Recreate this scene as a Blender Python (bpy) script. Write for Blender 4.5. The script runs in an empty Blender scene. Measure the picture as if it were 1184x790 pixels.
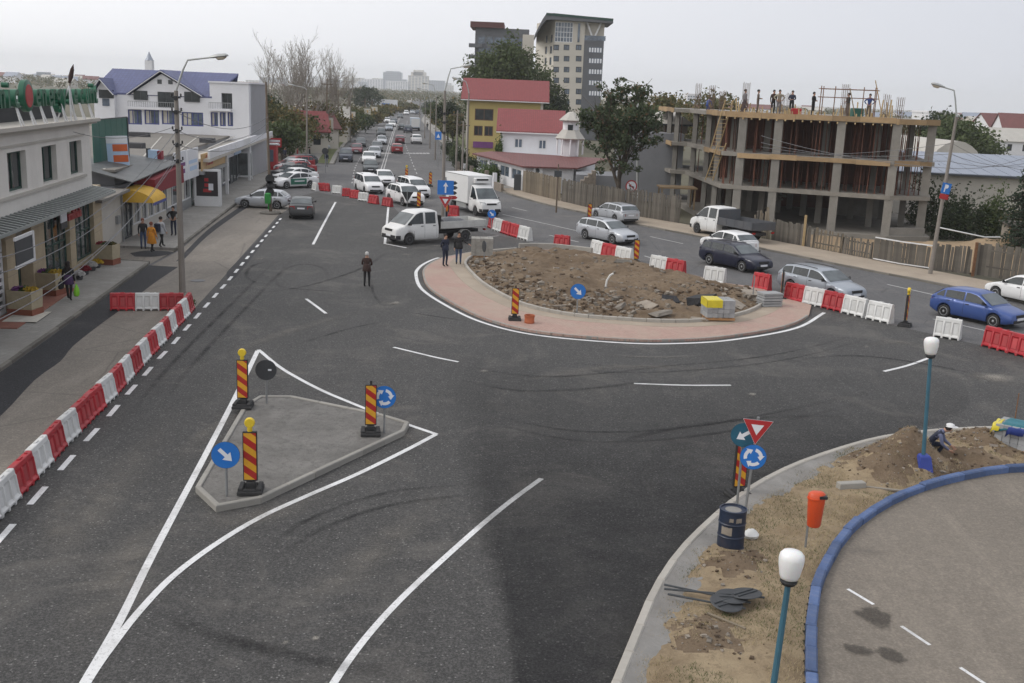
import bpy,math,random
from mathutils import Vector,Matrix
import numpy as np
random.seed(7)
rng=np.random.default_rng(7)
scene=bpy.context.scene
COL=scene.collection
# camera
FPX,CXP,CYP,HOR,ROLL,CAMH=1230.0,592.0,395.0,107.0,math.radians(2.35),9.4
PITCH=math.atan((CYP - HOR)*math.cos(ROLL)/FPX)
_cp,_sp=math.cos(PITCH),math.sin(PITCH)
_fw,_up,_rt=Vector((0,_cp,-_sp)),Vector((0,_sp,_cp)),Vector((1,0,0))
_R=_rt*math.cos(ROLL) + _up*math.sin(ROLL)
_U=-_rt*math.sin(ROLL) + _up*math.cos(ROLL)
CAM=Vector((0,0,CAMH))
cam_data=bpy.data.cameras.new('camera')
cam_data.sensor_width=36.0
cam_data.lens=FPX/1184.0*36.0
cam_data.clip_start,cam_data.clip_end=0.2,12000
cam=bpy.data.objects.new('camera',cam_data)
COL.objects.link(cam)
cam.matrix_world=Matrix(((_R.x,_U.x,-_fw.x,0),(_R.y,_U.y,-_fw.y,0),(_R.z,_U.z,-_fw.z,CAMH),(0,0,0,1)))
scene.camera=cam
# world, sun, exposure
SUN_EL,SUN_AZ=math.radians(42),math.radians(-98)  # hazy autumn daylight, veiled sun to the left
world=bpy.data.worlds.new('World'); scene.world=world
world.use_nodes=True
wn=world.node_tree; wn.nodes.clear()
w_out=wn.nodes.new('ShaderNodeOutputWorld')
w_bg=wn.nodes.new('ShaderNodeBackground')
w_sky=wn.nodes.new('ShaderNodeTexSky'); w_sky.sky_type='NISHITA'; w_sky.sun_disc=False
w_sky.sun_elevation=SUN_EL; w_sky.sun_rotation=SUN_AZ
w_sky.air_density=1.0; w_sky.dust_density=6.0; w_sky.ozone_density=1.0
w_hs=wn.nodes.new('ShaderNodeHueSaturation'); w_hs.inputs['Saturation'].default_value=0.35
w_mix=wn.nodes.new('ShaderNodeMix'); w_mix.data_type='RGBA'
w_mix.inputs[0].default_value=0.88
# cloud veil: whiter towards the veiled sun, bluer and dimmer away from it
w_tc=wn.nodes.new('ShaderNodeTexCoord'); w_dot=wn.nodes.new('ShaderNodeVectorMath'); w_dot.operation='DOT_PRODUCT'
w_dot.inputs[1].default_value=(math.sin(SUN_AZ),math.cos(SUN_AZ),0.0)
w_mr=wn.nodes.new('ShaderNodeMapRange'); w_mr.inputs[1].default_value=-1.0; w_mr.inputs[2].default_value=1.0
w_veil=wn.nodes.new('ShaderNodeMix'); w_veil.data_type='RGBA'
w_veil.inputs[6].default_value=(5.6,6.0,7.0,1); w_veil.inputs[7].default_value=(15.6,15.4,15.3,1)
wn.links.new(w_tc.outputs['Generated'],w_dot.inputs[0]); wn.links.new(w_dot.outputs['Value'],w_mr.inputs[0])
wn.links.new(w_mr.outputs[0],w_veil.inputs[0]); wn.links.new(w_veil.outputs[2],w_mix.inputs[7])
wn.links.new(w_sky.outputs[0],w_hs.inputs['Color'])
wn.links.new(w_hs.outputs[0],w_mix.inputs[6])
wn.links.new(w_mix.outputs[2],w_bg.inputs[0])
w_bg.inputs[1].default_value=0.10
wn.links.new(w_bg.outputs[0],w_out.inputs[0])
sun_data=bpy.data.lights.new('sun','SUN')
sun_data.energy=0.9; sun_data.angle=math.radians(11); sun_data.color=(1.0,0.965,0.92)
sun=bpy.data.objects.new('sun',sun_data); COL.objects.link(sun)
_sd=Vector((math.sin(SUN_AZ)*math.cos(SUN_EL),math.cos(SUN_AZ)*math.cos(SUN_EL),math.sin(SUN_EL)))
sun.rotation_euler=_sd.to_track_quat('Z','Y').to_euler()
scene.view_settings.view_transform='Standard'
scene.view_settings.look='None'
scene.view_settings.exposure=0.0
scene.view_settings.gamma=1.0
scene.view_settings.use_curve_mapping=False
scene.render.engine='CYCLES'
cy=scene.cycles
cy.use_denoising=True
cy.max_bounces=6; cy.diffuse_bounces=3; cy.glossy_bounces=2; cy.transmission_bounces=2
cy.volume_bounces=4; cy.transparent_max_bounces=8
cy.use_adaptive_sampling=True; cy.adaptive_threshold=0.02
cy.caustics_reflective=False; cy.caustics_refractive=False
cy.sample_clamp_indirect=6
# from photo coordinates to the place
def ray(u,v):
    return _R*((u - CXP)/FPX) + _U*((CYP - v)/FPX) + _fw
def G(u,v,z=0.0):  # point of the level z seen at (u, v)
    d=ray(u,v); return CAM + d*((z - CAMH)/d.z)
def at(u,v,Y):  # point at depth Y
    d=ray(u,v); return CAM + d*(Y/d.y)
def proj(p):
    q=Vector(p) - CAM; z=q.dot(_fw)
    return CXP + FPX*q.dot(_R)/z,CYP - FPX*q.dot(_U)/z
def zat(b,v):  # height over base point b that is seen at row v
    lo,hi=-5.0,min(200.0,CAMH + 0.85*b[1]*_cp/_sp)
    for _ in range(40):
        m=(lo + hi)/2
        if proj((b[0],b[1],m))[1]>v: lo=m
        else: hi=m
    return lo
def V2(p): return Vector((p[0],p[1]))
# mesh helpers
class MB:
    def __init__(s): s.v=[]; s.f=[]; s.m=[]; s.uv={}; s.mi=0; s.T=None
    def add(s,vs,fs,mi=None):
        n=len(s.v)
        if s.T is not None: vs=[s.T @ Vector(p) for p in vs]
        s.v.extend([tuple(p) for p in vs])
        mi=s.mi if mi is None else mi
        for f in fs:
            s.f.append(tuple(i + n for i in f)); s.m.append(mi)
        return s
    def box(s,x0,x1,y0,y1,z0,z1,mi=None):
        return s.add([(x0,y0,z0),(x1,y0,z0),(x1,y1,z0),(x0,y1,z0),(x0,y0,z1),(x1,y0,z1),(x1,y1,z1),(x0,y1,z1)],
              [(3,2,1,0),(4,5,6,7),(0,1,5,4),(1,2,6,5),(2,3,7,6),(3,0,4,7)],mi)
    def cbox(s,x0,x1,y0,y1,z0,z1,c=0.02,mi=None):  # box with chamfered top edges
        return s.add([(x0,y0,z0),(x1,y0,z0),(x1,y1,z0),(x0,y1,z0),(x0,y0,z1-c),(x1,y0,z1-c),(x1,y1,z1-c),(x0,y1,z1-c),
                      (x0+c,y0+c,z1),(x1-c,y0+c,z1),(x1-c,y1-c,z1),(x0+c,y1-c,z1)],
              [(3,2,1,0),(0,1,5,4),(1,2,6,5),(2,3,7,6),(3,0,4,7),(4,5,9,8),(5,6,10,9),(6,7,11,10),(7,4,8,11),(8,9,10,11)],mi)
    def hexa(s,b,t,mi=None):  # 4 bottom + 4 top points
        return s.add(list(b) + list(t),[(3,2,1,0),(4,5,6,7),(0,1,5,4),(1,2,6,5),(2,3,7,6),(3,0,4,7)],mi)
    def beam(s,p,q,w,h=None,mi=None,up=(0,0,1)):
        p,q=Vector(p),Vector(q); h=w if h is None else h
        d=(q - p).normalized(); up=Vector(up)
        if abs(d.dot(up))>0.98: up=Vector((1,0,0))
        a=d.cross(up).normalized()*(w/2); b=a.cross(d).normalized()*(h/2)
        return s.hexa([p-a-b,p+a-b,q+a-b,q-a-b],[p-a+b,p+a+b,q+a+b,q-a+b],mi)
    def prism(s,poly,z0,z1,mi=None,bottom=True):
        n=len(poly)
        a=sum(poly[i][0]*poly[(i+1)%n][1] - poly[(i+1)%n][0]*poly[i][1] for i in range(n))
        if a<0: poly=list(poly)[::-1]
        vs=[(p[0],p[1],z0) for p in poly] + [(p[0],p[1],z1) for p in poly]
        fs=[(i,(i+1)%n,n+(i+1)%n,n+i) for i in range(n)] + [tuple(range(n,2*n))]
        if bottom: fs.append(tuple(range(n-1,-1,-1)))
        return s.add(vs,fs,mi)
    def sheet(s,poly,z,mi=None):
        n=len(poly)
        a=sum(poly[i][0]*poly[(i+1)%n][1] - poly[(i+1)%n][0]*poly[i][1] for i in range(n))
        if a<0: poly=list(poly)[::-1]
        return s.add([(p[0],p[1],z) for p in poly],[tuple(range(n))],mi)
    def strip(s,pts,w,z,mi=None,off=0.0,uv=False):  # flat ribbon along a polyline
        L,Rr=offset(pts,off + w/2),offset(pts,off - w/2); n=len(pts); b=len(s.f)
        s.add([(p[0],p[1],z) for p in L] + [(p[0],p[1],z) for p in Rr],[(n+i,n+i+1,i+1,i) for i in range(n-1)],mi)
        if uv:
            for i in range(n-1): s.uv[b+i]=((i/(n-1),0),((i+1)/(n-1),0),((i+1)/(n-1),1),(i/(n-1),1))
        return s
    def loft(s,rings,mi=None,closed=True,cap=True):
        n=len(rings[0]); vs=[p for r in rings for p in r]; fs=[]
        for i in range(len(rings)-1):
            for j in range(n if closed else n-1):
                k=(j+1) % n
                fs.append((i*n+j,i*n+k,(i+1)*n+k,(i+1)*n+j))
        if cap and closed:
            fs.append(tuple(range(n-1,-1,-1))); fs.append(tuple((len(rings)-1)*n+j for j in range(n)))
        return s.add(vs,fs,mi)
    def tube(s,pts,r,n=8,mi=None,cap=True):
        pts=[Vector(p) for p in pts]; m=len(pts)
        rs=r if isinstance(r,(list,tuple)) else [r]*m
        rings=[]; prev=None
        for i,p in enumerate(pts):
            d=(pts[min(i+1,m-1)] - pts[max(i-1,0)]).normalized()
            if prev is None:
                prev=Vector((1,0,0)) if abs(d.x)<0.9 else Vector((0,1,0))
            a=(prev - d*prev.dot(d)).normalized(); prev=a; b=d.cross(a)
            rings.append([p + (a*math.cos(2*math.pi*k/n) + b*math.sin(2*math.pi*k/n))*rs[i] for k in range(n)])
        return s.loft(rings,mi,True,cap)
    def lathe(s,prof,n=16,c=(0,0,0),mi=None):
        rings=[[(c[0]+r*math.cos(2*math.pi*k/n),c[1]+r*math.sin(2*math.pi*k/n),c[2]+z) for k in range(n)] for r,z in prof]
        return s.loft(rings,mi)
    def build(s,name,mats,parent=None,smooth=False,ang=35,loc=None):
        me=bpy.data.meshes.new(name)
        o=bpy.data.objects.new(name,me)
        off=Vector((0,0,0))
        if parent is not None:
            q=parent
            while q is not None: off+=q.location; q=q.parent
            o.parent=parent
        elif loc is not None:
            off=Vector(loc); o.location=off
        vs=s.v if off.length<1e-9 else [(p[0]-off.x,p[1]-off.y,p[2]-off.z) for p in s.v]
        me.from_pydata(vs,[],s.f)
        mats=mats if isinstance(mats,(list,tuple)) else [mats]
        for m in mats: me.materials.append(MAT[m] if isinstance(m,str) else m)
        if len(mats)>1: me.polygons.foreach_set('material_index',s.m)
        if smooth:
            me.polygons.foreach_set('use_smooth',[True]*len(s.f))
            me.set_sharp_from_angle(angle=math.radians(ang))
        if s.uv:
            uvl=me.uv_layers.new(name='UVMap')
            for fi,uvs in s.uv.items():
                for li,c in zip(me.polygons[fi].loop_indices,uvs): uvl.data[li].uv=c
        me.update()
        COL.objects.link(o)
        return o
def offset(pts,d):
    out=[]; n=len(pts)
    for i in range(n):
        a=V2(pts[max(i-1,0)]); b=V2(pts[min(i+1,n-1)]); t=(b-a).normalized()
        out.append((pts[i][0] - t.y*d,pts[i][1] + t.x*d))
    return out
def smooth_line(pts,k=6,closed=False):
    P=[V2(p) for p in pts]; n=len(P); out=[]
    seg=n if closed else n-1
    for i in range(seg):
        p0=P[(i-1)%n] if closed or i>0 else P[0]*2-P[1]
        p1,p2=P[i%n],P[(i+1)%n]
        p3=P[(i+2)%n] if closed or i+2<n else P[-1]*2-P[-2]
        for j in range(k):
            t=j/k
            out.append(tuple(0.5*((2*p1)+(p2-p0)*t+(2*p0-5*p1+4*p2-p3)*t*t+(3*p1-p0-3*p2+p3)*t**3)))
    if not closed: out.append(tuple(P[-1]))
    return out
def resample(pts,step):
    P=[V2(p) for p in pts]; out=[P[0]]; acc=0.0
    for a,b in zip(P,P[1:]):
        L=(b-a).length; pos=step - acc
        while pos<=L:
            out.append(a + (b-a)*(pos/L)); pos+=step
        acc=(acc + L) % step
    return out
def GL(px,z=0.0,k=6,sm=True):
    pts=[tuple(G(u,v,z).xy) for u,v in px]
    return smooth_line(pts,k) if sm else pts
def empty(name,loc,rz=0.0):
    o=bpy.data.objects.new(name,None); COL.objects.link(o); o.location=loc; o.rotation_euler=(0,0,rz)
    o.empty_display_size=0.3
    return o
def tag(o,label=None,cat=None,group=None,kind=None):
    if label: o['label']=label
    if cat: o['category']=cat
    if group: o['group']=group
    if kind: o['kind']=kind
    return o
def copy_tree(o,parent=None):
    c=o.copy(); COL.objects.link(c)
    if parent is not None: c.parent=parent
    for ch in o.children: copy_tree(ch,c)
    return c
ORD=['first','second','third','fourth','fifth','sixth','seventh','eighth','ninth','tenth','eleventh','twelfth','thirteenth','fourteenth','fifteenth','sixteenth','seventeenth','eighteenth','nineteenth','twentieth']
# materials
MAT={}
def lin(h):
    r=[int(h[i:i+2],16)/255 for i in (0,2,4)]
    return tuple((c/12.92 if c<=0.04045 else ((c+0.055)/1.055)**2.4) for c in r)
class NT:
    def __init__(s,name):
        s.m=bpy.data.materials.new(name); s.m.use_nodes=True
        s.t=s.m.node_tree; s.b=s.t.nodes['Principled BSDF']; MAT[name]=s.m
        s.tc=s.t.nodes.new('ShaderNodeTexCoord')
    def n(s,typ,**kw):
        x=s.t.nodes.new(typ)
        for k,v in kw.items(): setattr(x,k,v)
        return x
    def L(s,a,b): s.t.links.new(a,b)
    def noise(s,scale,detail=4,rough=0.6,co=None,dist=0.0):
        x=s.n('ShaderNodeTexNoise'); x.inputs['Scale'].default_value=scale
        x.inputs['Detail'].default_value=detail; x.inputs['Roughness'].default_value=rough; x.inputs['Distortion'].default_value=dist
        s.L(co if co is not None else s.tc.outputs['Object'],x.inputs['Vector']); return x.outputs['Fac']
    def map(s,sc=(1,1,1),rot=(0,0,0)):
        x=s.n('ShaderNodeMapping'); x.inputs['Scale'].default_value=sc; x.inputs['Rotation'].default_value=rot
        s.L(s.tc.outputs['Object'],x.inputs['Vector']); return x.outputs[0]
    def ramp(s,fac,a,b,ca=0.0,cb=1.0):
        x=s.n('ShaderNodeMapRange'); x.inputs[1].default_value=a; x.inputs[2].default_value=b
        x.inputs[3].default_value=ca; x.inputs[4].default_value=cb
        s.L(fac,x.inputs[0]); return x.outputs[0]
    def mix(s,fac,c1,c2,mode='MIX'):
        x=s.n('ShaderNodeMix'); x.data_type='RGBA'; x.blend_type=mode
        for i,c in ((0,fac),(6,c1),(7,c2)):
            if isinstance(c,(int,float)): x.inputs[i].default_value=c
            elif isinstance(c,tuple): x.inputs[i].default_value=(*c[:3],1)
            else: s.L(c,x.inputs[i])
        return x.outputs[2]
    def math(s,op,a,b=0.0):
        x=s.n('ShaderNodeMath'); x.operation=op
        for i,c in ((0,a),(1,b)):
            if isinstance(c,(int,float)): x.inputs[i].default_value=c
            else: s.L(c,x.inputs[i])
        return x.outputs[0]
    def bump(s,h,strength=0.3,dist=0.02):
        x=s.n('ShaderNodeBump'); x.inputs['Strength'].default_value=strength; x.inputs['Distance'].default_value=dist
        s.L(h,x.inputs['Height']); s.L(x.outputs[0],s.b.inputs['Normal'])
    def col(s,c):
        if isinstance(c,tuple): s.b.inputs['Base Color'].default_value=(*c[:3],1)
        else: s.L(c,s.b.inputs['Base Color'])
    def rough(s,r):
        if isinstance(r,(int,float)): s.b.inputs['Roughness'].default_value=r
        else: s.L(r,s.b.inputs['Roughness'])
def sc3(c,k): return tuple(min(1,x*k) for x in c[:3])
def basic(name,c,rough=0.75,var=0.18,scale=2.0,fine=25.0,bump=0.0,metal=0.0,rnd=0.0,dirt=None,spec=0.5,grime=0.0):
    if isinstance(c,str): c=lin(c)
    t=NT(name)
    a=t.noise(scale,5,0.65)
    f=t.noise(fine,3,0.6)
    k=t.mix(t.ramp(a,0.3,0.7),sc3(c,1-var),sc3(c,1+var))
    k=t.mix(t.ramp(f,0.3,0.7,0,0.5),k,sc3(c,1-var*0.9))
    if dirt is not None:
        d=t.noise(scale*0.55,6,0.75,dist=0.6)
        k=t.mix(t.ramp(d,0.48,0.78,0,grime or 0.6),k,dirt)
    if rnd>0:
        oi=t.n('ShaderNodeObjectInfo')
        k=t.mix(1.0,k,t.mix(oi.outputs['Random'],(1-rnd,)*3,(1+rnd*0.4,)*3),'MULTIPLY')
    t.col(k); t.rough(rough)
    t.b.inputs['Metallic'].default_value=metal
    t.b.inputs['Specular IOR Level'].default_value=spec
    if bump>0: t.bump(f,bump,0.01)
    return t
DUST=(0.16,0.135,0.105)
# --- asphalt
def asphalt(name,c,dust,dustamt,bumps=0.5,streak=None,crack=False,patch=0.3,gr=1.0):
    t=NT(name)
    g1=t.noise(55,2,0.7); g2=t.noise(4.5,8,0.82); big=t.noise(0.16,6,0.62,dist=0.4)
    wn=t.n('ShaderNodeTexVoronoi'); wn.inputs['Scale'].default_value=13; t.L(t.tc.outputs['Object'],wn.inputs['Vector'])
    st=t.noise(1.3,6,0.75,t.map((0.9,0.12,1),(0,0,0.12)))
    k=t.mix(t.ramp(big,0.32,0.68),sc3(c,1-patch),sc3(c,1+patch))
    k=t.mix(t.ramp(g2,0.42,0.60,0.75*gr,0),k,sc3(c,0.45)); k=t.mix(t.ramp(g2,0.50,0.66,0,0.7*gr),k,sc3(c,1.9))
    k=t.mix(t.ramp(st,0.5,0.75,0,0.6),k,sc3(c,1.6))
    g3=t.noise(17,4,0.8)
    k=t.mix(t.ramp(g3,0.42,0.52,0.8*gr,0),k,sc3(c,0.4))
    k=t.mix(t.ramp(g3,0.52,0.64,0,0.8*gr),k,sc3(c,2.0))
    k=t.mix(t.ramp(g1,0.56,0.70,0,0.8*gr*gr),k,sc3(c,2.6))
    k=t.mix(t.math('MULTIPLY',t.ramp(wn.outputs['Distance'],0.15,0.32,0.85*gr*gr,0),t.ramp(wn.outputs['Color'],0.66,0.70)),k,sc3(c,4.2))
    d=t.noise(0.33,7,0.7,dist=0.8)
    k=t.mix(t.ramp(d,0.52,0.74,0,dustamt),k,dust)
    sp=t.noise(2.3,3,0.55)
    k=t.mix(t.ramp(sp,0.66,0.75,0,0.3),k,dust)
    if crack:
        v=t.n('ShaderNodeTexVoronoi'); v.feature='DISTANCE_TO_EDGE'; v.inputs['Scale'].default_value=0.22
        w=t.n('ShaderNodeMix'); w.data_type='VECTOR'; w.inputs[0].default_value=0.12
        nz=t.n('ShaderNodeTexNoise'); nz.inputs['Scale'].default_value=1.2; t.L(t.tc.outputs['Object'],nz.inputs['Vector'])
        t.L(t.tc.outputs['Object'],w.inputs[4]); t.L(nz.outputs['Color'],w.inputs[5]); t.L(w.outputs[1],v.inputs['Vector'])
        k=t.mix(t.ramp(v.outputs['Distance'],0.0,0.008,0.6,0),k,sc3(c,0.45))
    t.col(k); t.rough(t.ramp(g2,0.2,0.8,0.78,0.95)); t.b.inputs['Specular IOR Level'].default_value=0.55
    t.bump(g1,bumps,0.012)
asphalt('asphalt_new',(0.052,0.0502,0.0482),(0.18,0.164,0.145),0.45,patch=0.38)
asphalt('asphalt_old',(0.105,0.103,0.104),(0.21,0.19,0.17),0.5,0.3,crack=True,patch=0.18,gr=0.5)
asphalt('asphalt_patch',(0.020,0.020,0.023),(0.13,0.12,0.11),0.22)
asphalt('strip_concrete',(0.205,0.182,0.155),(0.12,0.105,0.09),0.5,0.3,crack=True,patch=0.16,gr=0.35)
asphalt('plaza_asphalt',(0.185,0.160,0.131),(0.225,0.196,0.16),0.4,0.4,crack=False,patch=0.12,gr=0.3)
# --- paint on the road: worn white
def road_paint(name,c=(0.74,0.74,0.73),wear=0.5):
    t=NT(name)
    a=t.noise(18,6,0.75); b=t.noise(1.3,4,0.6)
    k=t.mix(t.ramp(b,0.35,0.7,0,0.35),c,sc3(c,0.72))
    k=t.mix(t.ramp(a,0.55,0.68,0,wear),k,(0.16,0.155,0.15))
    e=t.noise(0.7,5,0.7); k=t.mix(t.ramp(e,0.50,0.68,0,0.45),k,(0.30,0.29,0.275))
    t.col(k); t.rough(0.7); t.bump(a,0.2,0.004)
road_paint('road_paint',(0.74,0.74,0.74),0.85); road_paint('old_paint',(0.46,0.45,0.44),0.9)
# --- paving
def paver(name,c1,c2,mortar,sx=0.2,sy=0.1,blotch=None,rot=0.0):
    t=NT(name)
    br=t.n('ShaderNodeTexBrick'); br.inputs['Scale'].default_value=1.0
    br.inputs['Brick Width'].default_value=sx; br.inputs['Row Height'].default_value=sy; br.inputs['Mortar Size'].default_value=0.006
    br.inputs['Color1'].default_value=(*c1,1); br.inputs['Color2'].default_value=(*c2,1); br.inputs['Mortar'].default_value=(*mortar,1)
    t.L(t.map((1,1,1),(0,0,rot)),br.inputs['Vector'])
    k=br.outputs['Color']
    n1=t.noise(0.45,6,0.7,dist=0.5)
    if blotch: k=t.mix(t.ramp(n1,0.42,0.66,0,0.8),k,blotch)
    n2=t.noise(6,5,0.7); k=t.mix(t.ramp(n2,0.4,0.75,0,0.35),k,sc3(c1,0.6))
    t.col(k); t.rough(0.88); t.bump(br.outputs['Fac'],0.25,-0.01)
paver('paver_pink',(0.40,0.262,0.22),(0.46,0.305,0.255),(0.2,0.15,0.12),0.2,0.1,(0.40,0.32,0.255),0.5)
paver('paver_grey',(0.28,0.268,0.245),(0.32,0.305,0.28),(0.15,0.145,0.13),0.4,0.4,(0.22,0.205,0.185),0.13)
paver('paver_red',(0.26,0.10,0.07),(0.31,0.13,0.09),(0.15,0.1,0.08),0.3,0.3)
basic('sand_walk',(0.36,0.30,0.235),0.95,0.16,0.5,12,0.3,dirt=(0.25,0.2,0.15))
basic('kerb_concrete',(0.33,0.315,0.285),0.9,0.13,1.5,30,0.2,rnd=0.16,dirt=(0.2,0.18,0.155),grime=0.5)
basic('kerb_new',(0.41,0.385,0.345),0.9,0.12,1.5,30,0.2,rnd=0.12,dirt=(0.24,0.215,0.18),grime=0.5)
basic('kerb_old',(0.19,0.175,0.15),0.9,0.2,1.5,30,0.2,rnd=0.35,dirt=(0.1,0.09,0.075),grime=0.6)
basic('kerb_blue',(0.085,0.135,0.275),0.75,0.2,2.5,30,0.3,rnd=0.3,dirt=(0.25,0.25,0.26),grime=0.75)
basic('cement_haunch',(0.25,0.24,0.225),0.95,0.22,1.4,16,0.5,dirt=(0.16,0.14,0.12),grime=0.6)
# --- soils
def soil(name,c,c2,c3,s=0.6,bmp=0.8):
    t=NT(name)
    a=t.noise(s,7,0.7,dist=0.5); b=t.noise(5.5,6,0.75); f=t.noise(28,4,0.7); p=t.noise(70,2,0.6)
    k=t.mix(t.ramp(a,0.36,0.64),c,c2)
    k=t.mix(t.ramp(b,0.5,0.72,0,0.8),k,c3)
    k=t.mix(t.ramp(f,0.55,0.72,0,0.55),k,sc3(c,0.5))
    k=t.mix(t.ramp(p,0.64,0.72,0,0.5),k,sc3(c2,1.7))
    t.col(k); t.rough(0.97); t.b.inputs['Specular IOR Level'].default_value=0.2
    h=t.math('ADD',b,t.math('MULTIPLY',f,0.5)); t.bump(h,bmp,0.06)
soil('dirt',(0.145,0.103,0.068),(0.24,0.182,0.125),(0.10,0.07,0.046),0.5,1.0)
soil('dirt_dark',(0.10,0.072,0.050),(0.145,0.105,0.073),(0.075,0.055,0.04),1.2)
soil('verge_soil',(0.36,0.285,0.185),(0.24,0.18,0.115),(0.16,0.12,0.08),0.9,0.7)
soil('sand_fill',(0.175,0.168,0.158),(0.25,0.24,0.225),(0.115,0.11,0.102),0.9,1.0)
soil('sand_pile',(0.30,0.22,0.14),(0.36,0.27,0.175),(0.22,0.16,0.10),0.8,0.5)
soil('country',(0.12,0.115,0.08),(0.15,0.135,0.10),(0.09,0.09,0.06),0.02,0.1)
soil('lawn',(0.10,0.125,0.05),(0.15,0.15,0.07),(0.08,0.10,0.04),0.5,0.4)
# --- buildings
basic('stucco_beige',(0.48,0.45,0.40),0.9,0.08,0.6,30,0.1,dirt=(0.36,0.33,0.28),grime=0.5)
basic('stucco_light',(0.70,0.67,0.62),0.9,0.07,0.6,30,0.1,dirt=(0.45,0.41,0.36),grime=0.4)
basic('travertine',(0.42,0.34,0.225),0.7,0.15,2.0,22,0.05,dirt=(0.33,0.26,0.17))
basic('stucco_white',(0.74,0.74,0.76),0.9,0.05,0.5,25,0.05,dirt=(0.58,0.56,0.54),grime=0.45)
basic('stucco_yellow',(0.49,0.39,0.16),0.9,0.07,0.5,25,0.05,dirt=(0.42,0.34,0.12),grime=0.4)
basic('stucco_cream',(0.57,0.535,0.47),0.9,0.06,0.3,20,0.0,dirt=(0.5,0.45,0.37),grime=0.4)
basic('cladding_grey',(0.12,0.125,0.135),0.7,0.12,0.4,12)
basic('render_grey',(0.235,0.24,0.255),0.9,0.1,0.4,15,0.1,dirt=(0.18,0.18,0.185),grime=0.6)
basic('wall_brown',(0.27,0.24,0.20),0.9,0.15,1.0,15,0.1)
basic('concrete_raw',(0.255,0.24,0.215),0.9,0.18,0.9,18,0.2,rnd=0.14,dirt=(0.165,0.155,0.14),grime=0.7)
basic('concrete_slab',(0.25,0.23,0.20),0.9,0.2,0.8,18,0.2,dirt=(0.19,0.175,0.155),grime=0.7)
basic('form_wood',(0.37,0.255,0.14),0.85,0.22,1.2,14,0.1,rnd=0.3,dirt=(0.33,0.24,0.14),grime=0.6)
basic('timber_new',(0.52,0.38,0.20),0.85,0.2,2.0,14,0.1,rnd=0.25)
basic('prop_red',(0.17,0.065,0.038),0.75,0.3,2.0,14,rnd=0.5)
basic('rebar',(0.16,0.10,0.075),0.7,0.2,3,20)
basic('roof_tar',(0.20,0.185,0.165),0.95,0.14,0.35,10,0.1,dirt=(0.17,0.155,0.135),grime=0.6)
basic('roof_dark',(0.06,0.06,0.065),0.8,0.2,0.6,10)
basic('roof_pale',(0.46,0.44,0.40),0.8,0.1,0.5,12,dirt=(0.33,0.31,0.28))
basic('sheet_grey',(0.27,0.30,0.36),0.5,0.1,0.25,8,metal=0.2,dirt=(0.28,0.31,0.36))
basic('metal_green',(0.02,0.115,0.085),0.5,0.12,1.2,15)
basic('frame_green',(0.015,0.055,0.04),0.5,0.15,2,15)
basic('frame_white',(0.68,0.68,0.68),0.5,0.06,2,15)
basic('frame_dark',(0.045,0.05,0.055),0.5,0.15,2,15)
basic('frame_blue',(0.06,0.075,0.26),0.5,0.15,2,15)
basic('frame_brown',(0.12,0.06,0.035),0.6,0.2,2,15)
basic('canopy_metal',(0.13,0.135,0.135),0.55,0.2,1.5,15,metal=0.3)
basic('canopy_slat',(0.34,0.36,0.345),0.5,0.15,1.5,15,metal=0.3)
basic('sign_green',(0.006,0.10,0.05),0.4,0.12,2.5,20)
basic('sign_red',(0.42,0.025,0.028),0.45,0.12,2.5,20)
basic('sign_white',(0.74,0.75,0.78),0.45,0.05,2.5,20)
basic('sign_blue',(0.02,0.17,0.55),0.4,0.08,2.5,20)
basic('sign_pale_blue',(0.46,0.60,0.78),0.5,0.08,1.5,20)
basic('sign_orange',(0.62,0.13,0.035),0.5,0.12,2.5,20)
basic('sign_tan',(0.50,0.33,0.15),0.6,0.1,2,20)
basic('sign_teal',(0.015,0.10,0.16),0.5,0.2,4,20)
basic('sign_back',(0.055,0.058,0.062),0.5,0.2,3,20,metal=0.3)
basic('sign_black',(0.022,0.023,0.025),0.5,0.2,3,20)
basic('awning_yellow',(0.62,0.37,0.045),0.8,0.12,1.5,20)
basic('awning_maroon',(0.20,0.014,0.022),0.8,0.15,1.5,20)
basic('galvanised',(0.33,0.34,0.345),0.45,0.15,3,20,metal=0.6)
basic('pole_concrete',(0.24,0.215,0.19),0.9,0.18,0.8,22,0.1,dirt=(0.15,0.13,0.11))
basic('pole_wood',(0.15,0.115,0.085),0.9,0.2,1,20)
basic('lamp_metal',(0.42,0.43,0.42),0.5,0.1,2,20,metal=0.4)
basic('lamp_glass',(0.62,0.55,0.44),0.25,0.08,3,20)
basic('blue_pole',(0.045,0.135,0.19),0.5,0.15,3,20,dirt=(0.05,0.09,0.10))
basic('pedestal_blue',(0.035,0.06,0.30),0.6,0.15,3,20)
t=basic('opal',(0.80,0.80,0.79),0.3,0.04,3,20,dirt=(0.66,0.65,0.62),grime=0.4)
t.b.inputs['Subsurface Weight'].default_value=0.15
basic('cable',(0.16,0.16,0.165),0.6,0.1,1,5)
basic('rubber',(0.028,0.028,0.029),0.85,0.2,3,30,dirt=(0.10,0.09,0.08),grime=0.4)
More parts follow.
